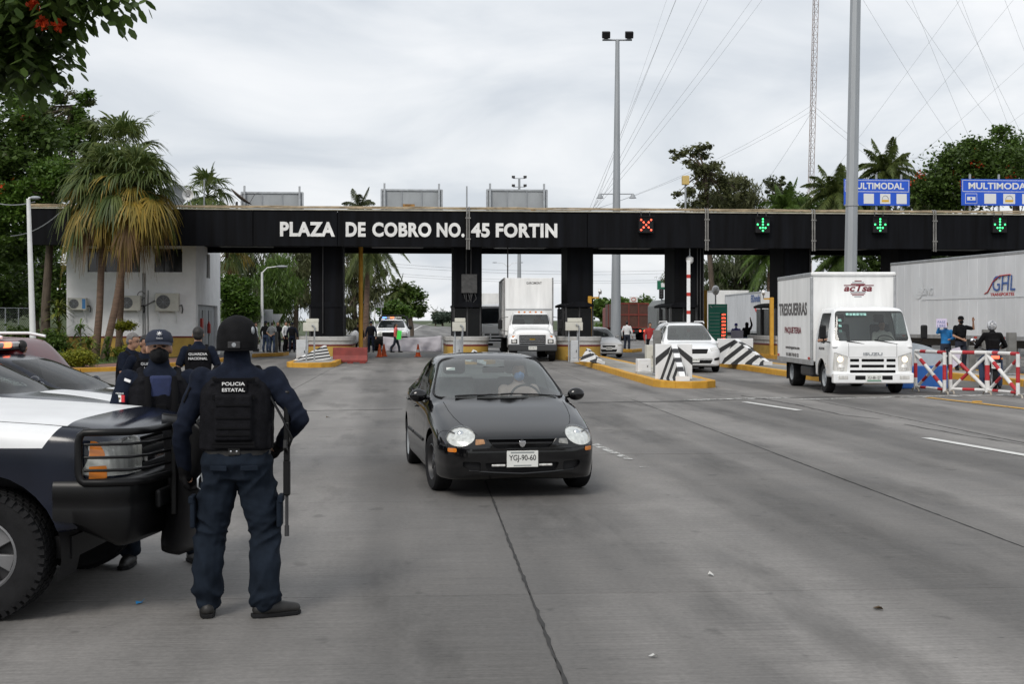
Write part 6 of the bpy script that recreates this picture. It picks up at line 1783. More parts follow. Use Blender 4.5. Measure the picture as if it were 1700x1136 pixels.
# a white cab over lorry queuing behind it
q = Vector((P(826, 0, 70).x, 70, 0))
QT = thing('lorry', 'white cab over lorry half hidden behind the bonneted box truck', 'truck', (q.x, q.y, 0), heading(Vector((.09, -1, 0))))
low_cab(QT, WHITEV, 1.25, GLASSD, False)
cargo_box(QT, 1.2, 2.3, 9.0, 1.0, 3.3, BOXWHITE)
for x in (-.95, .95):
 wheel(QT, x, 1.25, .48, .26, 1 if x > 0 else -1); wheel(QT, x, 7.2, .48, .5, 1 if x > 0 else -1)
MB().box(-.45, .45, .3, 8.8, .55, .98).build('chassis', BLACKPL, QT)

# long trailers: origin at the end nearest the camera, body runs along +y of the thing
def trailer(name, label, near, far, z0, z1, w, m, ribs=0):
 a, b = Vector((*near, 0)), Vector((*far, 0)); d = b - a
 t = thing(name, label, 'trailer', a, math.atan2(-d.x, d.y))
 L = d.length
 cargo_box(t, w / 2, 0, L, z0, z1, m, ALU, ribs)
 MB().box(-.5, .5, .3, L - .3, z0 - .28, z0).build('chassis', DARKM, t)
 for y in (1.6, 2.9):
  for x in (-w / 2 + .28, w / 2 - .28): wheel(t, x, y, .5, .46, 1 if x > 0 else -1, .55, 8, 0, WHITE)
 for s in (-1, 1): MB().box(min(s * .9, s * 1.0), max(s * .9, s * 1.0), L * .62, L * .62 + .12, .1, z0).build('landing_leg', STEEL, t)
 return t
TG = trailer('semi_trailer', 'long pale grey semi trailer with blue letters at the right edge', (18.2, 37.2), (15.9, 51.6), 1.15, 4.02, 2.5, BOXGREY, 24)
BLUEI = mat('blue_print', (.05, .11, .32), .5); REDI = mat('red_print', (.42, .03, .03), .5)
def on_left(t, txt, m, y, z, h, w, x, **k): return on_side(t, txt, m, y, z, h, w, x, **k)
def side_pt(px, py, x_local=-1.25):
 # where the sight line of a pixel meets the trailer's near wall: (y_local, z)
 M = TGM.inverted(); o = M @ Vector((0, 0, CH)); p = M @ P(px, py, 10)
 d = p - o; k = (x_local - o.x) / d.x; q = o + d * k
 return q.y, q.z
bpy.context.view_layer.update(); TGM = TG.matrix_world.copy()
ya, za = side_pt(1665, 483); yb, _ = side_pt(1648, 483); yc, _ = side_pt(1686, 483)
on_left(TG, 'GHL', BLUEI, (yb + yc) / 2, za, .50, abs(yb - yc), -1.262, bold=.0, extrude=.002, shear=.1)
on_left(TG, 'TRANSPORTES', REDI, (yb + yc) / 2 + .1, za - .16, .10, abs(yb - yc) * 1.05, -1.262, bold=.02, extrude=.002)
mb = MB()
y0, z0 = side_pt(1640, 488); y1, z1 = side_pt(1660, 458); y2, z2 = side_pt(1678, 458)
mb.path([(-1.263, y0 + .2, z0), (-1.263, y0, z0 + .06), (-1.263, (y0 + y1) / 2 + .05, (z0 + z1) / 2 + .1), (-1.263, y1, z1), (-1.263, y2, z1 + .02)], .02, 5); mb.build('red_outline', REDI, TG)
FADED = mat('faded_white_decal', (.62, .64, .66), .5)
y0, z0 = side_pt(1524, 478); MB().lathe([(0, -.004), (.42, -.003), (.42, 0)], 24, (-1.2515, y0, z0), 'x').build('faded_decal', FADED, TG)
on_left(TG, 'LEASING', FADED, side_pt(1535, 490)[0], side_pt(1535, 490)[1], .28, 1.3, -1.262, bold=.02, extrude=.002)
ys, zs = side_pt(1530, 493); MB().box(-1.2535, -1.2515, .1, ys, zs - .12, zs).build('faded_stripe', FADED, TG)
MB().box(-1.0, 1.0, 14.62, 15.0, 2.2, 3.9).build('cooling_unit', WHITEV, TG, bevel=.1, seg=3)
for k in range(8): MB().box(-1.257, -1.252, .7 + k * 1.8, .9 + k * 1.8, 1.19, 1.25).build('reflector', RED, TG)

TE = trailer('cargo_trailer', 'white ribbed cargo trailer with red swoosh behind the green price board', (15.25, 75.0), (15.0, 86.0), 1.05, 3.45, 2.4, BOXGREY, 14)
bpy.context.view_layer.update(); TGM = TE.matrix_world.copy()
yb, zb_ = side_pt(1247, 502, -1.2); yc, _ = side_pt(1262, 502, -1.2)
on_left(TE, 'ElDorado', BLUEI, (yb + yc) / 2, zb_, .42, max(.9, abs(yb - yc)), -1.212, bold=.02, extrude=.002)
ys, zs = side_pt(1256, 514, -1.2)
MB().path([(-1.212, ys + .5, zs + .15), (-1.212, ys, zs - .1), (-1.212, ys - .7, zs - .16)], [.03, .06, .02], 6).build('red_swoosh', REDI, TE)
MB().box(-1.18, 1.18, -.012, -.002, 1.2, 3.35).build('rear_door', WHITE, TE)
MB().box(-.6, 1.18, -.02, -.013, 1.75, 2.25).build('orange_panel', mat('orange_panel', (.70, .13, .02), .5), TE)
MB().box(-1.2, 1.2, -.06, -.013, 1.03, 1.16).build('rear_bumper', RED, TE)
T2 = trailer('cargo_trailer', 'second white trailer partly hidden behind the ribbed trailer', (15.0, 90.0), (14.4, 101), 1.05, 3.85, 2.4, BOXWHITE, 12)

# brown tipper seen from behind, grey lorry beside it
BROWN = mat('brown_tipper_paint', (.075, .028, .018), .6, var=.25, scale=2)
REDFR = mat('red_tipper_frame', (.17, .03, .02), .55, var=.2)
tp = Vector((P(1052, 0, 118).x, 118, 0))
TT = thing('tipper_truck', 'brown high sided tipper truck driving away beyond the tall mast', 'truck', (tp.x, tp.y, 0), ANG)
MB().box(-1.3, 1.3, 0, 8, 1.15, 3.3).build('tipper_body', BROWN, TT)
for x in (-1.31, -.44, .44, 1.31): MB().box(x - .05, x + .05, -.06, .0, 1.1, 3.35).build('tailgate_post', REDFR, TT)
for z in (1.15, 2.3, 3.3): MB().box(-1.33, 1.33, -.05, .0, z - .06, z + .06).build('tailgate_rail', REDFR, TT)
for y in (2, 4, 6): MB().box(-1.36, -1.301, y - .06, y + .06, 1.15, 3.3).build('side_post', REDFR, TT)
MB().box(-1.25, 1.25, .1, .3, .75, .95).build('rear_bumper', DARKM, TT)
for x in (-1.0, -.6, 0, .6, 1.0): MB().lathe([(0, -.02), (.09, 0)], 10, (x, .08, .85), 'y').build('tail_lamp', LEDR if abs(x) > .3 else RED, TT)
for x in (-.95, .95):
 for y in (1.3, 2.6, 9.5): wheel(TT, x, y, .5, .5, 1 if x > 0 else -1)
MB().box(-1.2, 1.2, 8.5, 10.4, .9, 3.0).build('cab', REDFR, TT, bevel=.1)
MB().box(-.5, .5, .4, 10, .6, 1.1).build('chassis', DARKM, TT)
sg = MB().box(-.36, .36, .02, .05, 3.42, 3.9).build('tailgate_sign', PLATE, TT)
MB().path([(.2 * math.cos(a), .01, 3.66 + .16 * math.sin(a)) for a in np.linspace(0, 6.283, 20)[:-1]], .03, 5, closed=True).build('sign_ring', RED, sg)
gp = Vector((P(1142, 0, 96).x, 96, 0))
GT = thing('grey_lorry', 'grey lorry with rounded tarpaulin half hidden by a black column', 'truck', (gp.x, gp.y, 0), heading(Vector((.085, -1, 0))))
low_cab(GT, GREYM, 1.2, GLASSD, False)
MB().prism([(-1.25, 1.0), (1.25, 1.0), (1.25, 2.9), (.9, 3.35), (-.9, 3.35), (-1.25, 2.9)], 'y', 2.2, 9).build('tarpaulin_body', mat('grey_tarpaulin', (.16, .17, .17), .7, var=.15), GT, bevel=.05)
for x in (-.95, .95):
 wheel(GT, x, 1.2, .46, .26, 1 if x > 0 else -1); wheel(GT, x, 7.2, .46, .5, 1 if x > 0 else -1)
MB().box(-.45, .45, .3, 8.8, .55, .98).build('chassis', BLACKPL, GT)
# ------------------------------------------------------------------ people
def blob(mb, voxel, smooth=3, wrinkle=None):
 # union of closed shapes into one continuous skin
 me = bpy.data.meshes.new('skin'); me.from_pydata(mb.v, [], mb.f)
 bm = bmesh.new(); bm.from_mesh(me); bmesh.ops.recalc_face_normals(bm, faces=bm.faces); bm.to_mesh(me); bm.free()
 o = bpy.data.objects.new('skin', me)
 r = o.modifiers.new('r', 'REMESH'); r.mode = 'VOXEL'; r.voxel_size = voxel
 s = o.modifiers.new('s', 'SMOOTH'); s.factor = .5; s.iterations = smooth
 out = evaluated(o)
 bpy.data.objects.remove(o); bpy.data.meshes.remove(me)
 out.materials.clear()
 if wrinkle:
  n = len(out.vertices); co = np.empty(n * 3); no = np.empty(n * 3)
  out.vertices.foreach_get('co', co); out.vertices.foreach_get('normal', no)
  co = co.reshape(-1, 3); no = no.reshape(-1, 3)
  d = np.array([wrinkle(c) for c in co])
  co = co + no * d[:, None]
  out.vertices.foreach_set('co', co.ravel()); out.update()
 return out
def stack(mb, rings, n=20, pw=2.3):
 # rings: (z, cx, cy, rx, ry), bottom to top
 rows = []
 for z, cx, cy, rx, ry in rings:
  rows.append([(cx + rx * math.copysign(abs(math.cos(a)) ** (2 / pw), math.cos(a)), cy + ry * math.copysign(abs(math.sin(a)) ** (2 / pw), math.sin(a)), z) for a in [2 * math.pi * k / n for k in range(n)]])
 o = len(mb.v)
 mb.grid(rows, closed=True)
 L = len(rows)
 mb._add([], [])
 mb.f += [tuple(o + i for i in range(n - 1, -1, -1)), tuple(o + (L - 1) * n + i for i in range(n))]; mb.m += [0, 0]
def limb(mb, pts, rs, n=12):
 for i in range(len(pts) - 1):
  mb.path([pts[i], pts[i + 1]], [rs[i], rs[i + 1]], n)
 for p, r in zip(pts, rs): mb.ball(p, r * .995, n, 8)
def hand(mb, wrist, dirv, palm, curl=.5, s=1.0, side=1, fr=.0088):
 d = Vector(dirv).normalized(); pn = Vector(palm); pn = (pn - d * pn.dot(d)).normalized(); sd = d.cross(pn) * side
 w = Vector(wrist)
 for k in range(5): mb.path([w + d * (.0 + .018 * k) * s + sd * (-.028) * s, w + d * (.018 * k) * s + sd * .028 * s], .0125 * s, 8)
 mb.ball(w + d * .045 * s, (.036 * s, .036 * s, .036 * s), 10, 8)
 for k, (off, ln) in enumerate(((-.031, .064), (-.011, .074), (.010, .070), (.029, .056))):
  a = w + d * .085 * s + sd * off * s; ang = curl * .9
  d1 = d * math.cos(ang) + pn * math.sin(ang); d2 = d * math.cos(ang * 2.1) + pn * math.sin(ang * 2.1)
  b = a + d1 * ln * .52 * s; c = b + d2 * ln * .5 * s
  limb(mb, [a - d * .02 * s, a, b, c], [fr * s * 1.15, fr * s * 1.1, fr * s, fr * s * .85], 8)
 a = w + d * .03 * s - sd * .03 * s
 b = a + (d * .6 - sd * .7 + pn * .3 * curl).normalized() * .035 * s; c = b + (d * .85 - sd * .2 + pn * .6 * curl).normalized() * .032 * s
 limb(mb, [a, b, c], [fr * s * 1.4, fr * s * 1.2, fr * s], 8)
NAVYCLOTH = mat('navy_uniform_cloth', (0.009, 0.0125, 0.0235), .88, spec=.12, var=.22, scale=14, bump=.12, bscale=160)
TROUSER = mat('navy_trouser_cloth', (0.0105, 0.0155, 0.0245), .9, spec=.12, var=.2, scale=10, bump=.15, bscale=180)
VESTM = mat('black_vest_nylon', (0.007, 0.007, 0.009), .8, spec=.12, var=.3, scale=25, bump=.25, bscale=120)
BLKCLOTH = mat('black_cloth', (0.009, 0.009, 0.010), .9, spec=.12, var=.3, scale=12)
SHOE = mat('black_boot_leather', (0.014, 0.013, 0.012), .55, var=.3, scale=20)
JEANS = mat('blue_denim', (0.03, 0.05, 0.10), .9, var=.25, scale=12)
WHITECL = mat('white_shirt_cloth', (.68, .69, .70), .85, var=.06, scale=9)
GREYCL = mat('grey_shirt_cloth', (.17, .18, .19), .88, var=.15, scale=9)
PINKCL = mat('coral_shirt_cloth', (.72, .14, .13), .85, var=.1, scale=9)
BLUECL = mat('blue_jacket_cloth', (.01, .16, .42), .75, var=.18, scale=9)
PURPLE = mat('violet_blue_cloth', (.03, .03, .20), .85, var=.2, scale=9)
REDCL = mat('red_cloth', (.35, .03, .03), .85)
MASKB = mat('black_face_mask', (.010, .010, .011), .8, spec=.12)
MASKW = mat('pale_face_mask', (.6, .66, .72), .8)
GREYHAIR = mat('grey_hair', (.16, .15, .145), .7, var=.4, scale=60)
PATCHW = mat('white_patch_print', (.72, .72, .72), .7)
PATCHB = mat('black_patch', (.005, .005, .006), .85, spec=.12)
def person(label, loc, rz, H=1.75, top=BLKCLOTH, pants=JEANS, shoes=SHOE, arms=None, feet=None, knees=None, long=True, vest=None, hair=HAIR, cap=None, mask=None, mask_m=None, lean=0.0, head_yaw=0.0, head_tilt=0.0, vox=.021, group=None, belly=0.0, hands=(), curls=(.5, .5), sit=False, wr=0.0, skirt=False, hood=False, longhair=False, palms=None, gloves=None, hip=(0, 0, .93), parent=None, slim=1.0, bag=1.0, collar=0.0):
 t = thing('person', label, 'person', loc, rz, group) if parent is None else None
 par = t
 S = H / 1.75
 A = arms or {}
 eL, hL = A.get('L', ((.30, .03, 1.14), (.31, -.06, .88)))
 eR, hR = A.get('R', ((-.30, .03, 1.14), (-.31, -.06, .88)))
 fL, fR = feet or ((.13, .0), (-.13, .0))
 dirs = A.get('toes', ((.12, -1), (-.12, -1)))
 hx, hy, hz = hip
 kL, kR = knees or ((hx + .11 + (fL[0] - .11 - hx) * .5, hy + (fL[1] - hy) * .5 - .03, .50), (hx - .11 + (fR[0] + .11 - hx) * .5, hy + (fR[1] - hy) * .5 - .03, .50))
 ly = -math.sin(lean)
 def T(z, x=0.0, y=0.0):                                   # torso point at height z, leaning from the hip
  k = max(0, z - hz); return (x + hx, y + hy + ly * k, hz + k * math.cos(lean) if z > hz else z)
 def torso(mb, o, z0=.90, z1=1.46):
  prof = [(.86, .155, .115), (.95, .165, .118), (1.05, .150, .108), (1.15, .158, .112 + belly), (1.28, .178, .118 + belly * .4), (1.38, .186, .110), (1.44, .165, .090), (1.49, .075, .065)]
  rings = []
  for z, rx, ry in prof:
   if z < z0 - .06 or z > z1 + .05: continue
   p = T(z + (hz - .93)); rings.append((p[2], p[0], p[1], (rx + o) * slim, ry + o))
  stack(mb, rings)
 sh = [Vector(T(1.41 + (hz - .93), s * .185 * slim, .0)) for s in (1, -1)]
 hc = Vector(T(1.635 + (hz - .93), 0, -.015 + ly * .05))
 hc.y -= head_tilt * .06
 # the body: one skin from head to feet
 b = MB()
 R = Matrix.Rotation(head_yaw, 4, 'Z') @ Matrix.Rotation(head_tilt, 4, 'X')
 def HP(x, y, z): return hc + (R @ Vector((x, y, z)))
 b.ball(HP(0, .012, .025), (.076, .093, .092), 18, 12, rot=R)
 b.ball(HP(0, -.028, -.045), (.057, .062, .068), 16, 10, rot=R)
 b.path([HP(0, -.085, .02), HP(0, -.108, -.022)], [.010, .017], 8); b.ball(HP(0, -.103, -.022), .017, 8, 6)
 for s in (-1, 1): b.ball(HP(s * .078, .01, -.005), (.012, .024, .034), 8, 8, rot=R)
 b.ball(HP(0, -.072, .032), (.05, .02, .014), 10, 6, rot=R)
 limb(b, [T(1.44 + (hz - .93), 0, .012), HP(0, .012, -.06)], [.060, .056])
 torso(b, -.012, .86, 1.48)
 hipj = [(hx + .095, hy, hz - .03), (hx - .095, hy, hz - .03)]
 for s_, e_, h_ in ((sh[0], eL, hL), (sh[1], eR, hR)):
  limb(b, [s_, e_, h_], [.050, .040, .028])
 for i, (h_, e_) in enumerate(((hL, eL), (hR, eR))):
  d = Vector(h_) - Vector(e_)
  if 'LR'[i] in hands: hand(b, h_, d, (palms or ((0, -1, 0), (0, -1, 0)))[i], curls[i], .72 if gloves else 1.0, 1 if i else -1)
  else:
   limb(b, [Vector(h_), Vector(h_) + d.normalized() * .08, Vector(h_) + d.normalized() * .13 + Vector((0, -.02, 0))], [.034, .036, .022], 10)
 for hj, k_, f_ in ((hipj[0], kL, fL), (hipj[1], kR, fR)):
  fz = f_[2] if len(f_) > 2 else 0.0
  limb(b, [hj, k_, (f_[0], f_[1] + .03, .10 + fz)], [.070, .042, .026])
  limb(b, [(f_[0], f_[1] + .03, .07 + fz), (f_[0], f_[1] - .02, .05 + fz)], [.030, .028])
 me = blob(b, vox * .8 if hands else vox, 2); fix_mesh(me, SKIN, 180, recalc=False)
 o = link('body', me, par)
 kids = [o]
 def wrk(amp):
  if not amp: return None
  def f(c):
   q = Vector(c)
   q = q + .10 * mnoise.noise_vector(q * 3.1)
   v = Vector((q[0] * 5 + q[2] * 3.0, q[1] * 5, q[2] * 9 - abs(q[0]) * 7)); w2 = Vector((q[0] * 13 + 5, q[1] * 13, q[2] * 24))
   near = .55 + 1.5 * math.exp(-((c[2] - .13) / .08) ** 2) + .8 * math.exp(-((c[2] - .50) / .13) ** 2) + .8 * math.exp(-((c[2] - .80) / .07) ** 2) + .7 * math.exp(-((c[2] - 1.12) / .10) ** 2)
   r = 1 - abs(mnoise.noise(v))
   return amp * near * ((r ** 2 - .62) * 1.5 + .35 * mnoise.noise(w2))
  return f
 # top
 m = MB(); torso(m, .012, .93, 1.46)
 for s_, e_, h_ in ((sh[0], eL, hL), (sh[1], eR, hR)):
  e_, h_ = Vector(e_), Vector(h_)
  if long: limb(m, [s_, e_, e_.lerp(h_, .93)], [.075, .056, .042])
  else: limb(m, [s_, Vector(s_).lerp(e_, .72)], [.074, .064])
 limb(m, [T(1.43 + (hz - .93), 0, .01), T(1.50 + collar + (hz - .93), 0, .012)], [.078 + collar * .25, .068 + collar * .2])
 me = blob(m, vox, 2, wrk(wr)); fix_mesh(me, top, 180, recalc=False); kids.append(link('shirt', me, par))
 # trousers
 m = MB()
 stack(m, [(hz - .12, hx, hy, .165 * bag, .125), (hz - .02, hx, hy, .178 * bag, .132 * bag), (hz + .08, hx, hy, .168 * slim, .122), (hz + .13, hx, hy, .160 * slim, .118)])
 for hj, k_, f_ in ((hipj[0], kL, fL), (hipj[1], kR, fR)):
  fz = f_[2] if len(f_) > 2 else 0.0
  limb(m, [hj, Vector(hj).lerp(Vector(k_), .5), k_, (f_[0], f_[1] + .035, .30 + fz * .6), (f_[0], f_[1] + .03, .11 + fz)], [r_ * bag for r_ in (.098, .094, .078, .076, .070)])
 me = blob(m, vox, 2, wrk(wr * 1.25)); fix_mesh(me, pants, 180, recalc=False); kids.append(link('trousers', me, par))
 for f_, dd in ((fL, dirs[0]), (fR, dirs[1])):
  m = MB(); d = Vector((dd[0], dd[1], 0)).normalized(); p = Vector((f_[0], f_[1] + .03, f_[2] if len(f_) > 2 else 0))
  limb(m, [p + Vector((0, 0, .12)), p + Vector((0, 0, .05))], [.052, .046])
  limb(m, [p + Vector((0, 0, .046)) - d * .035, p + Vector((0, 0, .046)) + d * .09, p + Vector((0, 0, .038)) + d * .185], [.044, .046, .034])
  me = blob(m, min(vox, .014), 2)
  for v in me.vertices:
   if v.co.z < .012 + p.z: v.co.z = .002 + p.z
  fix_mesh(me, shoes, 180, recalc=False); kids.append(link('shoe', me, par))
  if vox < .013: kids.append(MB().prism([tuple((p + d * a + Vector((-d.y, d.x, 0)) * c_)[:2]) for a, c_ in ((-.08, -.03), (-.02, -.044), (.1, -.05), (.19, -.04), (.222, 0), (.19, .04), (.1, .05), (-.02, .044), (-.08, .03))], 'z', .001, .024).build('shoe_sole', RUBBER, par, bevel=.004))
 if hair is not None and not (cap and cap[0] == 'helmet'):
  m = MB(); m.ball(HP(0, .022, .042), (.084, .096, .090), 18, 12, rot=R)
  m.ball(HP(0, .05, -.01), (.076, .062, .07), 14, 10, rot=R)
  if longhair: limb(m, [HP(0, .06, .0), HP(0, .10, -.12), HP(0, .09, -.26)], [.075, .06, .03])
  me = blob(m, min(vox, .014), 2)
  # keep it off the face
  for v in me.vertices:
   q = R.inverted() @ (v.co - hc)
   if q.y < -.02 and q.z < .075: v.co += (R @ Vector((0, .05 + (.03 if q.z < .04 else 0), .0)))
  fix_mesh(me, hair, 180, recalc=False); kids.append(link('hair', me, par))
 if vox < .015 and not (cap and cap[0] == 'helmet'):
  for s in (-1, 1):
   kids.append(MB().ball(HP(s * .031, -.083, .014), (.013, .008, .0075), 10, 6, rot=R).build('eye', INK, par, smooth=60))
   kids.append(MB().path([HP(s * .014, -.092, .036), HP(s * .034, -.091, .042), HP(s * .054, -.078, .034)], [.004, .005, .003], 6).build('eyebrow', HAIR, par, smooth=60))
 if mask_m is not None:
  m = MB(); m.ball(HP(0, -.036, -.052), (.067, .078, .064), 16, 10, rot=R); m.path([HP(0, -.088, .0), HP(0, -.118, -.026), HP(0, -.098, -.07)], [.02, .024, .026], 8)
  for s in (-1, 1): m.path([HP(s * .055, -.03, -.02), HP(s * .08, .012, .01)], .005, 6)
  me = blob(m, .010, 2); fix_mesh(me, mask_m, 180, recalc=False); kids.append(link('face_mask', me, par))
 if cap:
  kind, cm = cap
  if kind == 'cap':
   m = MB(); m.lathe([(.0, .128), (.045, .122), (.078, .10), (.093, .06), (.096, .03), (.092, .022)], 24)
   v0 = len(m.v)
   rows = [[(.090 * math.cos(a) * k, -.088 * math.sin(a) * k - (.0 if k == 1 else .055 * math.sin(a)), .030 - (.0 if k == 1 else .028 + .012 * (1 - math.sin(a)))) for a in np.linspace(.25, math.pi - .25, 13)] for k in (1, 1.04)]
   m.grid(rows)
   M = Matrix.Translation(hc) @ R
   m.v = [tuple(M @ (Vector((p[0], p[1] * 1.13 + .008, p[2] + .024)))) for p in m.v]
   kids.append(m.build('cap', cm, par, smooth=50))
  elif kind == 'helmet':
   m = MB(); m.ball(HP(0, .016, .045), (.118, .138, .112), 24, 16, rot=R)
   stack(m, [(hc.z - .055, hc.x, hc.y + .022, .122, .140), (hc.z + .01, hc.x, hc.y + .018, .124, .142), (hc.z + .05, hc.x, hc.y + .016, .118, .138)], 24, 2.0)
   me = blob(m, .009, 5); fix_mesh(me, cm, 180, recalc=False); kids.append(link('helmet', me, par))
  elif kind == 'moto':
   m = MB(); m.ball(HP(0, .0, .02), (.125, .145, .145), 24, 16, rot=R)
   me = blob(m, .012, 2); fix_mesh(me, cm, 180, recalc=False); kids.append(link('helmet', me, par))
  elif kind == 'hood':
   m = MB(); m.ball(HP(0, .02, .02), (.105, .115, .128), 18, 12, rot=R); limb(m, [HP(0, .03, -.06), T(1.42, 0, .02)], [.09, .10])
   me = blob(m, vox, 2); fix_mesh(me, cm, 180, recalc=False); kids.append(link('hood', me, par))
 if vest is not None:
  m = MB()
  rings = []
  for z, rx, ry in ((1.00, .185, .150), (1.10, .190, .155), (1.22, .198, .160), (1.34, .196, .156), (1.40, .170, .145), (1.43, .14, .13)):
   p = T(z); rings.append((p[2], p[0], p[1], rx * slim, ry))
  stack(m, rings, pw=2.8)
  for s in (-1, 1):
   a, b_, c_ = T(1.38, s * .115, -.12), T(1.475, s * .12, .0), T(1.38, s * .115, .125)
   m.path([a, b_, c_], .034, 8, sq=1.0)
  if vox < .013:
   for x, w_ in ((-.10, .085), (0, .085), (.10, .085)):
    p = T(1.10, x, -.165); m.cbox(p, (w_, .05, .14))
   p = T(1.20, 0, .165); m.cbox(p, (.215, .045, .27))
   for s in (-1, 1): p = T(1.08, s * .19, .02); m.cbox(p, (.05, .13, .15))
  me = blob(m, min(vox, .014), 2, (lambda c: .0025 * mnoise.noise(Vector(c) * 22)) if wr else None); fix_mesh(me, vest, 180, recalc=False); kids.append(link('vest', me, par))
 if t is not None:
  t.scale = (S, S, S)
  t['_T'] = 0; del t['_T']
 return t, T, HP, kids
def stand(px, py, z=0.0):
 Y = F * (CH - z) / (py - HZ)
 return ((px - 850) / F * Y, Y, z)
# ---- officer in the foreground, seen from behind
loc = (P(394, 0, 8.08).x, 8.08, 0)
OFF, T, HP, _ = person('police officer in helmet and black vest standing with his back to the camera', loc, math.pi + rad(4), 1.775, NAVYCLOTH, TROUSER, SHOE,
 arms={'L': ((.335, .0, 1.10), (.335, -.13, .86)), 'R': ((-.375, .03, 1.19), (-.245, -.185, 1.02)), 'toes': ((.15, -1), (-1.0, -.35))}, feet=((.175, -.02), (-.17, .02)), knees=((.165, -.03, .50), (-.165, -.02, .50)),
 cap=('helmet', BLKCLOTH), vest=VESTM, vox=.0105, hands='LR', curls=(1.0, .8), palms=((-1, 0, 0), (1, 0, 0)), wr=.012, hip=(0, 0, .945), slim=1.12, bag=1.22, collar=.055, gloves=True)
def back_patch(par, lines, T, z, y, w, h, name='name_patch'):
 p = T(z, 0, y)
 o = MB().box(-w / 2, w / 2, -.003, .003, -h / 2, h / 2).build(name, PATCHB, par, loc=p, bevel=.004)
 o.rotation_euler = (0, 0, math.pi)
 n = len(lines)
 for i, ln in enumerate(lines):
  letter(ln, PATCHW, o, (0, -.0035, h * (.5 - (i + .86) / n)), height=h / n * .56, width=w * (.86 if len(ln) > 6 else .78), name='patch_lettering', bold=.02, extrude=.001)
 return o
back_patch(OFF, ['POLICIA', 'ESTATAL'], T, 1.385, .162, .155, .072)
for z in (1.425, 1.33, 1.315, 1.05, 1.03):
 p = T(z, 0, .166 if z < 1.36 else .15); MB().box(-.125, .125, -.004, .004, -.009, .009).build('webbing_strap', PATCHB, OFF, loc=p, bevel=.003)
for z in (1.275, 1.20, 1.14, 1.10):
 p = T(z, 0, .192); MB().box(-.1, .1, -.003, .003, -.006, .006).build('pouch_seam', PATCHB, OFF, loc=p, bevel=.002)
p = T(1.0, 0, .0); m = MB(); stack(m, [(-.027, 0, 0, .200, .142), (.027, 0, 0, .198, .140)], 28); m.build('belt', SHOE, OFF, loc=p, smooth=40)
p = T(1.0, 0, .146); MB().box(-.035, .035, -.006, .006, -.022, .022).build('belt_keeper', SHOE, OFF, loc=p, bevel=.004)
for x in (-.017, .017): MB().lathe([(0, .003), (.006, .002), (.007, 0)], 10, (p[0] + x, p[1] + .0065, p[2]), 'y').build('press_stud', CHROME, OFF)
hh = HP(0, .02, -.052); MB().path([(hh.x + .1255 * math.cos(a), hh.y + .1435 * math.sin(a), hh.z) for a in np.linspace(0, 6.283, 33)[:-1]], .006, 6, closed=True).build('helmet_rim', PATCHB, OFF, smooth=60)
p = HP(0, .16, -.02); MB().box(-.036, .036, -.006, .006, -.02, .02).build('helmet_patch', mat('grey_patch', (.03, .03, .032), .8), OFF, loc=p, bevel=.003)
MB().lathe([(0, .005), (.013, .004), (.013, 0)], 14, (p[0], p[1] + .002, p[2]), 'y').build('helmet_badge', GREYM, OFF)
p = HP(-.098, .07, .062); MB().ball(p, (.012, .03, .026), 12, 8).build('helmet_side_badge', GREYM, OFF, smooth=60)
for s in (-1, 1):                                            # pocket flaps, cargo pockets, shoulder patches
 MB().cbox((s * .09, .152, .90), (.105, .012, .032), rz=s * -.25).build('pocket_flap', TROUSER, OFF, bevel=.006)
 MB().cbox((s * .255, .015, .62), (.030, .13, .17), rz=0).build('cargo_pocket', TROUSER, OFF, bevel=.012)
 MB().cbox((s * .262, .015, .705), (.032, .138, .045), rz=0).build('cargo_flap', TROUSER, OFF, bevel=.008)
 MB().cbox((s * .288, .02, 1.33), (.012, .085, .10), ry=s * -.42).build('shoulder_patch', PATCHB, OFF, bevel=.004)
# gloves over both hands
for s, w_, d_, c_ in ((1, (.335, -.13, .86), (0, -.13, -.24), 1.0), (-1, (-.245, -.185, 1.02), (.13, -.215, -.17), .8)):
 m = MB(); hand(m, w_, d_, (-s, 0, 0), c_, 1.12, -1 if s > 0 else 1, .0115); limb(m, [Vector(w_) - Vector(d_).normalized() * .05, w_], [.042, .040])
 me = blob(m, .009, 2); fix_mesh(me, BLKCLOTH, 180, recalc=False); link('glove', me, OFF)
MB().path([(.205, .05, .86), (.225, .055, .83), (.225, .055, .78), (.205, .05, .76), (.195, .05, .80)], .006, 6, closed=True).build('carabiner', STEEL, OFF, smooth=60)
# the rifle that hangs at his right side
def W2(o, p): return o.matrix_world @ Vector(p)
bpy.context.view_layer.update()
RF = thing('rifle', 'black rifle hanging muzzle down beside the officer with his back turned', 'rifle', W2(OFF, (-.300, .05, .93)), math.pi + rad(4))
MB().cbox((0, 0, .12), (.035, .06, .24)).build('receiver', SATBLK, RF, bevel=.008)
MB().cbox((0, .0, -.10), (.042, .048, .22)).build('handguard', SATBLK, RF, bevel=.012)
MB().tube((0, 0, -.2), (0, 0, -.40), .010, n=10).tube((0, 0, -.39), (0, 0, -.455), .014, n=10).build('barrel', DARKM, RF, smooth=50)
MB().path([(0, -.02, -.19), (0, -.045, -.27), (0, -.01, -.29)], .006, 6).build('front_sight', SATBLK, RF)
MB().cbox((0, .07, .10), (.024, .10, .055), rx=.3).build('magazine', SATBLK, RF, bevel=.005)
MB().cbox((0, 0, .33), (.034, .045, .2)).build('stock', SATBLK, RF, bevel=.01)
MB().path([(0, .03, .05), (-.035, .05, .14), (.02, .04, .26), (.10, .02, .40)], .008, 6).build('sling', SATBLK, RF, smooth=60)
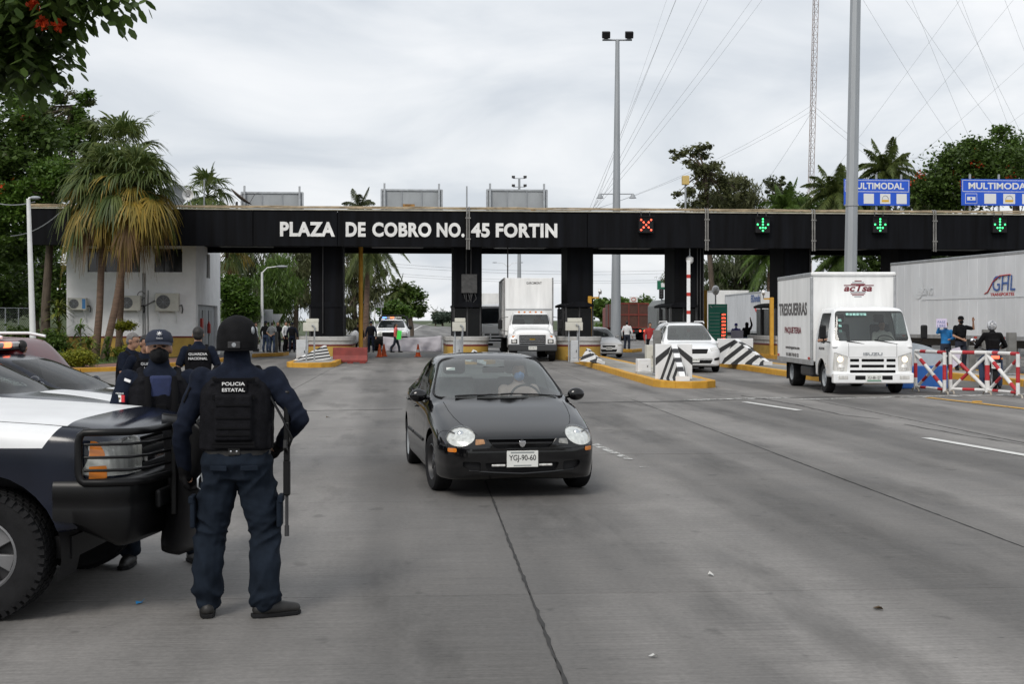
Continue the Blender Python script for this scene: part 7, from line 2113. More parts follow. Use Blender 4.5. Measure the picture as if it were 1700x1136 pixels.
# the riot shield he holds on his left
SHM = mat('black_shield_plastic', (.007, .007, .008), .4, var=.2, scale=4, spec=.4)
sw = W2(OFF, (.335, -.30, .0))
SHD = thing('riot_shield', 'tall curved black riot shield held beside the pickup bumper', 'shield', (sw.x - .10, sw.y + .02, -.02), rad(-46))
rows = []
for i in range(19):
 z = .36 + .86 * i / 18
 hw = .27 * min(1, math.sqrt(max(.02, 1 - max(0, (.50 - z) / .15) ** 2))) * min(1, math.sqrt(max(.03, 1 - max(0, (z - 1.08) / .15) ** 2)))
 rows.append([(x * hw, .11 * (x * hw / .27) ** 2 - .04 * ((z - .8) / .45) ** 2, z) for x in np.linspace(-1, 1, 17)])
o = MB().grid(rows).build('shield_panel', SHM, SHD, smooth=180); s_ = o.modifiers.new('t', 'SOLIDIFY'); s_.thickness = .012
rim = [r[0] for r in rows] + rows[-1][1:-1] + [r[-1] for r in rows[::-1]] + rows[0][1:-1][::-1]
MB().path(rim, .011, 6, closed=True).build('shield_rim', RUBBER, SHD, smooth=60)
MB().path([(-.08, .02, .86), (-.08, .09, .88), (.08, .09, .88), (.08, .02, .86)], .012, 8).build('shield_handle', BLACKPL, SHD, smooth=60)

# ---- masked officer facing the camera behind the pickup
loc = (P(264, 0, 9.75).x, 9.75, 0)
SHIRTB = mat('blue_undershirt', (.018, .028, .085), .85, var=.2, scale=12)
OF2, T, HP, _ = person('officer in navy cap and black face mask facing the camera behind the pickup', loc, rad(20), 1.70, NAVYCLOTH, TROUSER, SHOE,
 arms={'L': ((.27, -.03, 1.14), (.17, -.26, 1.06)), 'R': ((-.30, -.02, 1.13), (-.04, -.27, 1.04)), 'toes': ((.3, -1), (-.3, -1))}, feet=((.24, .0), (-.19, .03)), cap=('cap', mat('navy_cap_cloth', (.010, .015, .032), .85, var=.2, scale=20)), mask_m=MASKB, vest=VESTM,
 vox=.0115, hands='LR', curls=(.5, .35), palms=((0, .3, -1), (0, .3, -1)), wr=.007, head_yaw=rad(-4), head_tilt=rad(-5), belly=.015, slim=1.1, collar=.03)
OF2.scale = (1.10 * OF2.scale[0], 1.06 * OF2.scale[1], OF2.scale[2])
p = HP(0, -.105, .109)
for k in range(8):
 a = 2 * math.pi * k / 8
 MB()._add([(p.x + .022 * math.cos(a), p.y - .004 + .008, p.z + .022 * math.sin(a)), (p.x + .009 * math.cos(a + .39), p.y - .009, p.z + .009 * math.sin(a + .39)), (p.x, p.y - .012, p.z), (p.x + .009 * math.cos(a - .39), p.y - .009, p.z + .009 * math.sin(a - .39))], [(0, 1, 2, 3)]).build('cap_badge', PATCHW, OF2)
letter('POLICIA', PATCHW, OF2, HP(0, -.115, .069), height=.010, width=.042, name='cap_lettering', extrude=.001)
fl = part('sleeve_flag', OF2, (-.262, -.075, 1.27), rad(-48))
for k, c_ in enumerate(((.0, .22, .09), (.72, .72, .70), (.50, .02, .03))):
 MB().box(-.042 + .028 * k, -.0145 + .028 * k, -.004, .002, -.026, .026).build('flag_band', mat('flag_%d' % k, c_, .7), fl)
MB().lathe([(0, -.002), (.009, 0)], 10, (0, -.0045, 0), 'y').build('flag_crest', mat('flag_crest_brown', (.16, .11, .04), .7), fl)
letter('MEXICO', PATCHW, fl, (0, -.004, .032), height=.012, width=.07, name='flag_lettering', extrude=.001)
MB().cbox((-.215, -.10, 1.405), (.05, .006, .02), rz=-.7, ry=.3).build('rank_tab', PATCHW, OF2)
for x in (-.085, .085): MB().path([T(1.43, x, -.125), T(1.30, x * 1.05, -.19), T(1.16, x, -.195)], .012, 6, sq=1.8).build('vest_strap', PATCHB, OF2, smooth=60)
for x in (-.1, 0, .1): MB().cbox(T(1.20, x, -.186), (.07, .02, .05)).build('pouch_flap', PATCHB, OF2, bevel=.006)
m = MB(); m.cbox(T(1.355, 0, -.132), (.15, .05, .17)); m.build('undershirt', SHIRTB, OF2, bevel=.02)

# ---- officers by the garden
def vest_text(par, T, lines, rz=math.pi, z=1.33, y=.165, w=.30, h=.13):
 o = MB().box(-w / 2, w / 2, -.003, .003, -h / 2, h / 2).build('name_patch', PATCHB, par, loc=T(z, 0, y)); o.rotation_euler = (0, 0, rz)
 for i, ln in enumerate(lines): letter(ln, PATCHW, o, (0, -.0035, h * (.5 - (i + .86) / len(lines))), height=h / len(lines) * .6, width=w * .9, name='patch_lettering', bold=.02, extrude=.001)
GN, T, HP, _ = person('bareheaded officer with white lettered vest walking away near the pavement', (P(329, 0, 19.0).x, 19.0, 0), math.pi + rad(12), 1.70, NAVYCLOTH, TROUSER, SHOE, long=False, vest=VESTM, vox=.014, arms={'L': ((.29, .04, 1.14), (.30, -.05, .90)), 'R': ((-.30, .02, 1.14), (-.28, -.14, .93))}, wr=.004, group='officers by the garden')
vest_text(GN, T, ['GUARDIA', 'NACIONAL'])
g3, T, HP, _ = person('grey haired officer in profile beside the masked officer', (P(211, 0, 18.3).x, 18.3, 0), rad(75), 1.62, NAVYCLOTH, TROUSER, SHOE, vest=VESTM, hair=GREYHAIR, vox=.014, lean=.10, head_tilt=.25, long=False, wr=.004, arms={'L': ((.27, -.08, 1.16), (.2, -.3, 1.1)), 'R': ((-.27, -.08, 1.16), (-.2, -.3, 1.1))}, group='officers by the garden')
g4, T, HP, _ = person('officer half hidden behind the masked officer, white patch on the vest', (P(238, 0, 17.2).x, 17.2, 0), rad(40), 1.60, NAVYCLOTH, TROUSER, SHOE, vest=VESTM, vox=.014, lean=.08, head_tilt=.2, group='officers by the garden')
vest_text(g4, T, ['GUARDIA', 'NACIONAL'], 0, 1.33, -.175)
person('dark haired person whose head shows above the flashing light bar', (P(36, 0, 18.0).x, 18.0, 0), math.pi, 1.52, BLKCLOTH, JEANS, vox=.016)

# ---- people further off
far = dict(vox=.022, group='people under the toll canopy')
Yg = 68
def at(px, Y): return (P(px, 0, Y).x, Y, 0)
def zl(t, z): t.location.z = z
person('person in white shirt at the left end of the waiting group', at(424, 75.5), rad(80), 1.66, WHITECL, JEANS, **far)
person('person in black top and blue jeans standing in the waiting group', at(441, 75), rad(160), 1.74, BLKCLOTH, JEANS, cap=('cap', NAVYCLOTH), **far)
person('man in grey shirt with hands clasped behind his back', at(452, 74.2), math.pi - .3, 1.70, GREYCL, JEANS, long=False, arms={'L': ((.30, .10, 1.13), (.06, .17, .98)), 'R': ((-.30, .10, 1.13), (-.06, .17, .98))}, **far)
person('dark clothed person behind the grey post beside the waiting group', at(461, 77), rad(30), 1.70, BLKCLOTH, BLKCLOTH, **far)
person('man in white shirt and black trousers raising a hand to his face', at(474, 75.5), rad(70), 1.72, WHITECL, BLKCLOTH, arms={'L': ((.25, -.15, 1.2), (.08, -.2, 1.52))}, **far)
person('dark uniformed guard at the right end of the waiting group', at(485, 74.6), math.pi, 1.66, NAVYCLOTH, NAVYCLOTH, vest=VESTM, cap=('cap', NAVYCLOTH), **far)
person('dark dressed person holding a white and green bundle behind the red barrier', at(595, 72), rad(10), 1.66, BLKCLOTH, BLKCLOTH, cap=('cap', BLKCLOTH), **far)
person('dark uniformed guard standing left of the far police pickup', at(616, 74.6), rad(-10), 1.72, NAVYCLOTH, NAVYCLOTH, vest=VESTM, cap=('cap', NAVYCLOTH), **far)
w_, *_ = person('woman in coral shirt walking right past the white banner', at(657, 74.2), rad(95), 1.62, PINKCL, mat('dark_jeans', (.015, .02, .035), .9), feet=((.11, -.24), (-.11, .24)), arms={'L': ((.22, -.1, 1.15), (.18, -.30, .95)), 'R': ((-.25, .06, 1.13), (-.24, -.05, .88))}, longhair=True, **far)
MB().cbox((.02, .05, 0), (.24, .02, .50), ry=.12).build('green_placard', mat('fluorescent_green_card', (.08, .92, .12), .6), None, loc=(P(662, 0, 73.8).x, 73.8, .98), tag_=('bright green card carried by the woman in coral', 'placard'))
MB().ball((0, 0, 0), (.22, .15, .36), 14, 10).build('bundle', WHITECL, None, loc=(P(590, 0, 71.6).x, 71.6, .9), smooth=60, tag_=('white bundle held behind the red barrier', 'bundle'))
person('man in white shirt standing on the yellow kerb beyond the small car', (P(1041, 0, 77).x, 77, .0), math.pi - .4, 1.74, WHITECL, mat('dark_jeans', (.015, .02, .035), .9), **far)
person('person in red top half hidden behind the grey bollard', at(1079, 62), rad(20), 1.68, REDCL, BLKCLOTH, **far)
person('protester in violet top and cap holding a pale sheet by the price board', at(1222, 69.5), rad(-10), 1.62, PURPLE, JEANS, mask_m=MASKW, cap=('cap', PURPLE), arms={'L': ((.28, -.1, 1.15), (.12, -.28, 1.12)), 'R': ((-.28, -.1, 1.15), (-.12, -.28, 1.12))}, **far)
MB().box(-.32, .32, -.01, .0, -.38, .30).build('paper_sheet', mat('pale_lilac_paper', (.62, .58, .70), .8), None, loc=(P(1224, 0, 69).x, 69.08, .98), tag_=('pale lilac sheet held by the protester in violet', 'placard'))
person('protester in black hood raising one arm beside the ribbed trailer', at(1240, 69.2), rad(150), 1.68, BLKCLOTH, JEANS, cap=('hood', BLKCLOTH), arms={'L': ((-.0 + .28, .05, 1.14), (.2, -.2, 1.0)), 'R': ((-.26, -.05, 1.62), (-.16, -.12, 1.93))}, **far)
b1, *_ = person('protester in blue jacket holding a small sign overhead on the island', (P(1570, 0, 43.3).x, 43.3, .18), rad(-5), 1.56, BLUECL, mat('dark_jeans', (.015, .02, .035), .9), mat('tan_boot', (.30, .17, .07), .8), hair=HAIR, longhair=True, mask_m=MASKW, arms={'R': ((-.32, -.10, 1.36), (-.26, -.14, 1.60)), 'L': ((.28, -.05, 1.15), (.10, -.22, 1.12))}, vox=.016, group='protesters on the right island')
pp = P(1563, 538, 43.0)
sg = thing('paper_sign', 'small lilac paper sign with two handwritten lines held overhead', 'placard', pp, 0)
MB().box(-.17, .17, -.004, .004, -.12, .17).build('paper', mat('lilac_paper', (.66, .60, .78), .8), sg)
letter('PASE', BLUEI, sg, (0, -.005, .01), height=.09, width=.25, extrude=.001); letter('LIBRE', BLUEI, sg, (0, -.005, -.11), height=.09, width=.27, extrude=.001)
person('man in black polo shirt and cap waving one raised hand on the island', (P(1595, 0, 43.0).x, 43.0, .18), rad(8), 1.73, BLKCLOTH, mat('dark_jeans', (.015, .02, .035), .9), long=False, cap=('cap', BLKCLOTH), mask_m=MASKB, arms={'L': ((.42, -.05, 1.36), (.36, -.14, 1.60)), 'R': ((-.28, -.06, 1.13), (-.06, -.22, 1.02))}, vox=.014, hands='LR', curls=(.1, .4), belly=.03, group='protesters on the right island')
MB().prism([(-.16, .28), (.10, .34), (.16, .16), (.04, -.22), (-.12, -.34), (-.14, -.02)], 'y', -.01, .01).build('paper_banner', mat('pale_lilac_paper', (.62, .58, .70), .8), None, loc=P(1588, 594, 42.6), tag_=('crumpled pale sheet held low by the man in black polo', 'placard'))

# ---- drivers
def inside(car, label, lx, ly, lz, rz, **k):
 bpy.context.view_layer.update()
 p = car.matrix_world @ Vector((lx, ly, lz))
 kw = dict(feet=((.13, -.55), (-.13, -.55)), knees=((.14, -.48, .98), (-.14, -.48, .98)), vox=.018)
 if car is not SEDAN: kw.update(feet=((.13, -.42, .45), (-.13, -.42, .45)), knees=((.14, -.44, .96), (-.14, -.44, .96)))
 kw.update(k)
 return person(label, p, rz + car.rotation_euler.z, **kw)
inside(SEDAN, 'sedan driver in pale shirt and blue mask behind the windscreen', .37, 2.32, -.36, 0, H=1.66, top=mat('pale_pink_cloth', (.5, .36, .33), .85), mask_m=mat('blue_face_mask', (.15, .30, .62), .8), arms={'L': ((.25, -.25, 1.18), (.12, -.45, 1.24)), 'R': ((-.25, -.25, 1.18), (-.12, -.45, 1.24))})
inside(TRUCK, 'truck driver in pale shirt at the wheel of the delivery truck', .5, .98, .10, 0, H=1.68, top=mat('pale_shirt', (.5, .48, .45), .85), arms={'L': ((.27, -.2, 1.16), (.14, -.45, 1.2)), 'R': ((-.27, -.2, 1.16), (-.14, -.45, 1.2))})
inside(TRUCK, 'passenger leaning his bare arm out of the truck window', -.66, .90, .12, rad(-30), H=1.68, top=GREYCL, long=False, arms={'R': ((-.42, -.10, 1.22), (-.18, -.22, 1.25)), 'L': ((.27, -.1, 1.14), (.2, -.35, 1.0))}, vox=.015, lean=.05, feet=((.1, -.3, .6), (-.1, -.3, .6)), knees=((.13, -.36, 1.0), (-.08, -.36, 1.0)))
st = Matrix.Translation((.5, .62, 1.30)) @ Matrix.Rotation(rad(40), 4, 'X'); mb = MB(); mb.xf = st
mb.path([(.2 * math.cos(a), .2 * math.sin(a), 0) for a in np.linspace(0, 2 * math.pi, 21)[:-1]], .014, 6, closed=True).build('steering_wheel', DASH, TRUCK, smooth=60)
inside(BT, 'box truck driver behind the windscreen', .45, 2.35, .32, 0, H=1.66, top=GREYCL)

# ---- the motorcycle and its rider, riding away
mo = Vector((P(1650, 0, 34.6).x, 34.6, 0))
MCR = math.pi - rad(11)
MC = thing('motorcycle', 'dark motorcycle with white plate riding away behind the barricade', 'motorcycle', mo, MCR)
for y in (-1.32, 0):
 wheel(MC, 0, y, .30, .12 if y == 0 else .10, 1, .70, 5, 0, STEEL)
mb = MB(); mb.path([(0, -1.32, .30), (0, -1.12, .72), (0, -1.05, .95)], .035, 8); mb.build('front_fork', STEEL, MC, smooth=60)
MB().path([(-.36, -.92, 1.04), (-.2, -1.0, 1.06), (0, -1.05, .98), (.2, -1.0, 1.06), (.36, -.92, 1.04)], .015, 8).build('handlebar', DARKM, MC, smooth=60)
for s in (-1, 1):
 MB().path([(s * .25, -.98, 1.05), (s * .36, -1.02, 1.22)], .008, 6).ball((s * .38, -1.0, 1.26), (.075, .02, .05), 12, 8).build('rear_view_mirror', CHROME, MC, smooth=60)
MB().ball((0, -.72, .82), (.15, .30, .15), 16, 10).build('fuel_tank', DARKM, MC, smooth=60)
MB().ball((0, -.22, .80), (.14, .42, .075), 16, 10).build('seat', BLACKPL, MC, smooth=60)
MB().cbox((0, -.65, .45), (.3, .42, .36)).build('engine', DARKM, MC, bevel=.05)
MB().path([(0, -1.05, .9), (0, -.7, .62), (0, -.2, .60), (0, .18, .82)], .03, 8).path([(0, -.2, .5), (0, 0, .3)], .03, 8).build('frame', DARKM, MC, smooth=60)
MB().path([(.16, -.6, .3), (.18, -.1, .32), (.18, .3, .42)], [.03, .045, .05], 10).build('exhaust', CHROME, MC, smooth=60)
MB().cbox((0, .24, .84), (.2, .06, .08)).build('tail_lamp', LEDR, MC, bevel=.02)
MB().cbox((0, .22, .70), (.14, .22, .12), rx=.3).build('rear_fender', BLACKPL, MC, bevel=.02)
pl = plate(MC, (0, .34, .62), .22, .14, 'C40-7', math.pi)
for s in (-1, 1): MB().ball((s * .17, .2, .80), (.03, .03, .025), 8, 6).build('indicator', AMBER, MC, smooth=60)
person('motorcyclist in black jacket and patterned helmet riding away', (mo.x, mo.y, 0), MCR, 1.76, BLKCLOTH, JEANS, SHOE, feet=((.22, -.50), (-.22, -.50)), knees=((.24, -.58, .72), (-.24, -.58, .72)), hip=(0, -.18, .93), lean=.16,
  arms={'L': ((.36, -.42, 1.12), (.34, -.80, 1.06)), 'R': ((-.36, -.42, 1.12), (-.34, -.80, 1.06))}, cap=('moto', mat('patterned_helmet', (.10, .10, .11), .3, col2=(.72, .74, .76), scale=14, coat=.6)), vox=.016)
bp = MB(); bp.cbox((0, -.17, 1.20), (.32, .20, .46), rx=-.12); bp.cbox((0, -.06, 1.12), (.25, .08, .24), rx=-.12)
me = blob(bp, .014, 4); fix_mesh(me, BLKCLOTH, 180, recalc=False)
o = link('backpack', me, None, loc=(mo.x, mo.y, .05), rz=MCR); tag(o, 'black backpack worn by the motorcyclist', 'backpack')
# ------------------------------------------------------------------ masts, lamps, wires
GALV = mat('galvanised_mast', (.33, .35, .37), .5, metal=.35, var=.1, scale=3, stretch=(1, 1, .1))
LAMPW = mat('white_lamp_post', (.68, .69, .69), .5, var=.06)
def wire(a, b, sag, r=.02, n=14):
 a, b = Vector(a), Vector(b)
 return [a.lerp(b, k / n) - Vector((0, 0, sag * 4 * (k / n) * (1 - k / n))) for k in range(n + 1)]
# big post in front of the canopy
b_ = P(1409, 0, 46); b_.z = .17
t = thing('lamp_mast', 'thick grey octagonal mast rising out of the frame behind the delivery truck', 'lamp post', b_)
mb = MB(); mb.path([(0, 0, 0), (.26, 0, 14)], [.235, .18], 8); mb.build('shaft', GALV, t)
MB().box(-.3, .3, -.3, .3, 0, .04).build('base_plate', STEEL, t)
MB().path([(-1.2, 0, 14), (.26, 0, 14.05), (1.7, 0, 14)], .05, 8).build('cross_arm', GALV, t)
MB().lathe([(.243, 0), (.243, .06)], 8, (.10, 0, 5.6)).build('joint_ring', GALV, t)
for x in (-1.1, 1.6): MB().cbox((x, -.1, 14.25), (.5, .35, .4), rx=.4).build('floodlight', DARKM, t, bevel=.03)
# flood mast
k = 85 / F; b_ = P(1022, 0, 85); b_.z = 0
t = thing('flood_mast', 'tall slim mast with two floodlights standing behind the canopy', 'lamp post', b_)
ht = CH + (HZ - 66) * k
mb = MB(); mb.path([(0, 0, 0), (.12, 0, ht)], [.34, .13], 12); mb.build('shaft', GALV, t, smooth=60)
MB().tube((-.85, 0, ht), (1.05, 0, ht), .06, n=8).build('cross_arm', GALV, t)
for x in (-.62, .86):
 f_ = MB().cbox((x, -.15, ht + .3), (.52, .4, .42), rx=.35).build('floodlight', BLACKPL, t, bevel=.04)
 MB().cbox((x, -.15, ht + .06), (.3, .06, .12)).build('bracket', GALV, f_)
z2 = CH + (HZ - 322) * k
MB().tube((-1.05, 0, z2), (1.15, 0, z2), .035, n=8).build('lower_arm', GALV, t)
for x in (-1.0, 1.1): MB().lathe([(0, .12), (.10, .10), (.13, .02), (.24, -.16)], 14, (x, 0, z2 - .12)).build('bell_lamp', GREYM, t, smooth=50)
# far flood mast
b_ = P(862, 0, 170); b_.z = 0; k = 170 / F; ht = CH + (HZ - 296) * k
t = thing('flood_mast', 'distant mast with four small floodlights behind the third sign back', 'lamp post', b_)
MB().path([(0, 0, 0), (0, 0, ht)], [.32, .14], 10).build('shaft', GALV, t, smooth=60)
for zz in (ht, ht - 1.1):
 MB().tube((-.8, 0, zz), (.8, 0, zz), .05, n=6).build('cross_arm', GALV, t)
 for x in (-.75, .75): MB().cbox((x, 0, zz + .18), (.42, .3, .3)).build('floodlight', DARKM, t)
def arm_lamp(label, px, Y, py_top, arm, z0=0, lean=0.0, r=.09, head=.7, m=LAMPW, dbl=False):
 b_ = P(px, 0, Y); b_.z = z0; h = CH + (HZ - py_top) * Y / F - z0
 t = thing('street_lamp', label, 'street lamp', b_)
 MB().path([(0, 0, 0), (lean * h, 0, h)], [r * 1.25, r * .75], 12).build('shaft', m, t, smooth=60)
 for s in ((1, -1) if dbl else (1,)):
  MB().path([(lean * h, 0, h - .05), (lean * h + s * arm * .35, 0, h + abs(arm) * .3), (lean * h + s * arm, 0, h + abs(arm) * .38)], [r * .5, r * .4, r * .35], 8).build('arm', m, t, smooth=60)
  MB().ball((lean * h + s * (arm + math.copysign(head * .4, arm)), 0, h + abs(arm) * .38), (head * .5, .12, .07), 14, 8).build('lamp_head', GREYM, t, smooth=60)
 MB().box(-.16, .16, -.16, .16, 0, .03).build('base_plate', m, t)
 return t
arm_lamp('leaning white lamp post in the garden at the left', 56, 50, 330, .10, .12, -.032, .10, .4)
arm_lamp('white street lamp with curved arm behind the waiting group', 435, 76, 452, .85, 0, 0, .085)
arm_lamp('far slim white lamp post right of the yellow pole', 622, 130, 432, .6, 0, 0, .06)
arm_lamp('far double armed street lamp seen beside the box truck', 843, 190, 443, 1.6, 0, 0, .08, dbl=True)
# lattice mast and its guys
TWR = mat('red_and_white_lattice', (.30, .24, .22), .6, var=.25, scale=.15)
TY = 140.0; b_ = P(1339, 0, TY); b_.z = 0
t = thing('lattice_mast', 'tall guyed lattice radio mast behind the canopy', 'radio mast', b_)
TH = 90.0; lean_ = .0265 * 1.0
def tx(z): return lean_ * z
mb = MB()
rr = .34
cor = [(rr * math.cos(a), rr * math.sin(a)) for a in (rad(90), rad(210), rad(330))]
for cx, cy in cor: mb.path([(cx, cy, 0), (cx + tx(TH), cy, TH)], .035, 5)
mb.build('mast_leg', TWR, t)
mb = MB(); z = 0.0; i = 0
while z < 45:
 for a in range(3):
  c0, c1 = cor[a], cor[(a + 1) % 3]
  if i % 2: c0, c1 = c1, c0
  mb.path([(c0[0] + tx(z), c0[1], z), (c1[0] + tx(z + .8), c1[1], z + .8)], .02, 4)
  mb.path([(c0[0] + tx(z), c0[1], z), (c1[0] + tx(z), c1[1], z)], .016, 4)
 z += .8; i += 1
mb.build('lattice_bracing', TWR, t)
WIREM = mat('steel_wire', (.22, .23, .24), .6)
base = Vector(b_)
anch = P(979, 350, 112)
ap = thing('guy_anchor_post', 'short anchor post for the guy wires just above the canopy edge', 'post', (anch.x, anch.y, 0))
MB().path([(0, 0, 0), (0, 0, anch.z)], .09, 8).build('post', STEEL, ap)
for z, dx, r in ((24, 0, .013), (24.6, .3, .013), (44, .4, .013), (46, .1, .013), (60, .5, .017), (62, .2, .017), (76, -.1, .016), (78, .2, .016), (88, .4, .016)):
 MB().path(wire(Vector((tx(z), 0, z)), anch - base + Vector((dx, 0, dx * .2)), .8, n=12), .012, 4).build('guy_wire', WIREM, t)
for z, px, py, Y, r in ((24, 1560, 330, 150, .013), (24.6, 1600, 345, 152, .013), (44, 1620, 290, 170, .013), (50, 1680, 250, 165, .013), (60, 1640, 300, 175, .017), (66, 1750, 330, 160, .017), (76, 1720, 330, 180, .016), (86, 1800, 340, 170, .016), (24, 1180, 420, 180, .013)):
 MB().path(wire(Vector((tx(z), 0, z)), P(px, py, Y) - base, .8, n=12), .012, 4).build('guy_wire', WIREM, t)
b2 = P(1960, 0, 150); b2.z = 0
t2 = thing('lattice_mast', 'second guyed radio mast standing outside the right edge, only its wires in view', 'radio mast', b2)
MB().path([(0, 0, 0), (0, 0, 90)], .3, 4).build('mast_leg', TWR, t2)
for z, px, py, Y in ((22, 1510, 262, 120), (48, 1440, 330, 125), (62, 1400, 330, 130), (40, 1540, 300, 118), (74, 1350, 330, 130)):
 MB().path(wire(Vector((0, 0, z)), P(px, py, Y) - b2, .8, n=12), .011, 4).build('guy_wire', WIREM, t2)
# power lines across the far road
for i, (py, Y) in enumerate(((436, 150), (441, 152), (452, 155), (456, 157))):
 MB().path(wire(P(560, py - 6, Y), P(1300, py + 2, Y + 12), 1.2, n=16), .02, 4).build('power_line', WIREM, None, tag_=(('highest power line crossing beyond the canopy', 'second power line crossing beyond the canopy', 'third power line crossing beyond the canopy', 'lowest power line crossing beyond the canopy')[i], 'cable', 'power lines beyond the canopy'))
MB().path(wire(P(-20, 333, 52), P(58, 335, 50), .15, n=8), .02, 5).build('overhead_cable', WIREM, None, tag_=('black cable from the left edge to the leaning lamp post', 'cable'))
MB().path(wire(P(18, 392, 52), P(105, 348, 57), .25, n=10), .02, 5).build('overhead_cable', WIREM, None, tag_=('grey cable slanting from the lower left up to the canopy end', 'cable'))

# ------------------------------------------------------------------ things on the canopy roof
def on_roof(px, dv, z=TOP): 
 u, Y = on_v(px, V0 + dv); return W(u, V0 + dv, z), Y
SHEETM = mat('grey_sign_sheet', (.34, .36, .375), .55, metal=.2, var=.1, scale=1.5, stretch=(1, 1, .4))
RUSTP = mat('rust_stain', (.30, .16, .05), .8, var=.5, scale=8)
for (a, b, top, bot, lab, ru) in ((402, 502, 318, 349, 'grey back of a roof sign with a dish in front, leftmost of three', False), (634, 733, 316, 353, 'grey back of a roof sign with rust mark, middle of three', True), (809, 907, 316, 354, 'grey back of a roof sign with small rust spot, rightmost of three', True)):
 dv = 2.2; (pa, Y), (pb, _) = on_roof(a, dv), on_roof(b, dv)
 w = (pb - pa).length; h = (bot - top) * Y / F
 t = thing('roof_sign', lab, 'sign', pa, ANG, 'backs of roof signs')
 for k in range(3): MB().box(w * k / 3 + .012, w * (k + 1) / 3 - .012, -.03, .03, .14, h + .14).build('sign_panel', SHEETM, t, bevel=.008)
 for z in (.16, h + .12): MB().box(-.04, w + .04, -.08, -.032, z - .04, z + .04).build('frame_rail', STEEL, t)
 for x in (-.02, w + .02): MB().box(x - .04, x + .04, -.081, .03, 0, h + .14).build('frame_side', STEEL, t)
 for x in (.12, w - .12): MB().box(x - .045, x + .045, -.17, -.083, -.05, h + .42).build('sign_post', STEEL, t)
 for x in (w / 3, w * 2 / 3): MB().box(x - .025, x + .025, -.06, -.033, .2, h + .08).build('stiffener', GREYM, t)
 if ru: MB().cbox((w * (.45 if a < 700 else .78), -.034, h * (.42 if a < 700 else .2)), (.55 if a < 700 else .25, .006, .14)).build('rust_mark', RUSTP, t)
SIGNBLUE = mat('motorway_sign_blue', (.014, .095, .60), .45, var=.06, scale=2)
SIGNW = mat('sign_white', (.74, .75, .75), .5)
for (a, b, lab, first) in ((1401, 1510, 'blue motorway sign partly hidden by the big mast', False), (1596, 1722, 'blue motorway sign cut by the right edge of the picture', True)):
 dv = 2.6; (pa, Y), (pb, _) = on_roof(a, dv), on_roof(b, dv)
 w = (pb - pa).length; z0 = zrow(341, Y) - TOP; h = (341 - 297) * Y / F
 t = thing('road_sign', lab, 'sign', pa, ANG, 'blue signs on the roof')
 MB().box(0, w, -.03, .03, z0, z0 + h).build('sign_board', SIGNBLUE, t, bevel=.01)
 mb = MB()
 for x0, x1, zz0, zz1 in ((.04, w - .04, z0 + h * .52, z0 + h * .54), (.04, w - .04, z0 + h - .07, z0 + h - .05), (.04, .06, z0 + h * .52, z0 + h - .05), (w - .06, w - .04, z0 + h * .52, z0 + h - .05)): mb.box(x0, x1, -.036, -.031, zz0, zz1)
 mb.build('sign_border', SIGNW, t)
 letter('MULTIMODAL', SIGNW, t, (w * .5, -.034, z0 + h * .62), height=h * .25, width=w * .82, bold=.025, extrude=.003, name='sign_lettering')
 n = 4
 for k in range(n):
  cx = w * (k + .5) / n
  hw_, hh = w * .078, h * .19
  cz = z0 + h * .26
  if k == 0:
   ic = MB().box(cx - hw_, cx + hw_, -.036, -.031, cz - hh, cz + hh).build('sign_icon', SIGNW, t, bevel=.01)
   MB().box(cx - hw_ + .02, cx + hw_ - .02, -.039, -.037, cz - hh + .02, cz + hh - .02).build('icon_field', SIGNBLUE, ic)
   MB().box(cx - hw_ * .7, cx + hw_ * .7, -.042, -.040, cz - hh * .35, cz + hh * .35).build('icon_banknote', SIGNW, ic)
   MB().lathe([(0, -.002), (hh * .22, 0)], 12, (cx, -.0425, cz), 'y').build('icon_coin', SIGNBLUE, ic)
  elif k == 2:
   ic = MB().box(cx - hw_, cx + hw_, -.036, -.031, cz - hh, cz + hh).build('sign_icon', SIGNW, t, bevel=.01)
   YI = mat('icon_yellow', (.70, .42, .04), .5)
   MB().box(cx - hw_ * .7, cx + hw_ * .7, -.039, -.037, cz - hh * .65, cz - hh * .2).build('icon_vehicle', YI, ic)
   MB().path([(cx + hw_ * .6 * math.cos(q), -.038, cz - hh * .1 + hh * .75 * math.sin(q)) for q in np.linspace(0, math.pi, 10)], .015, 5).build('icon_arch', GREYM, ic)
  else:
   MB().box(cx - hw_, cx + hw_, -.036, -.031, cz - hh, cz + hh).build('sign_icon', SIGNW, t, bevel=.01)
 for x in (w * .12, w * .5, w * .88):
  MB().box(x - .04, x + .04, .032, .11, -.05, z0 + h + .25).build('sign_post', GREYM, t)
  MB().path([(x, .1, z0 + h * .6), (x - .05, .9, 0)], .025, 6).build('brace', GREYM, t)
def rod(px, top, dv, lab, box=False):
 p, Y = on_roof(px, dv); h = zrow(top, Y) - TOP
 t = thing('roof_rod', lab, 'antenna', p, ANG)
 MB().tube((0, 0, -.05), (0, 0, h), .035 if not box else .045, n=7).build('rod', GREYM, t, smooth=60)
 if box: MB().box(-.16, .16, -.14, .14, h - .02, h + .40).build('lamp_box', mat('pale_yellow_box', (.55, .40, .14), .6), t, bevel=.02)
 return t
rod(775, 309, 1.2, 'bare thin rod on the roof above the gap in the lettering')
rod(339, 298, 1.6, 'thin aerial rod on the roof right of the horn speaker')
rod(1138, 306, 1.5, 'short post with pale yellow box on the canopy roof', True)
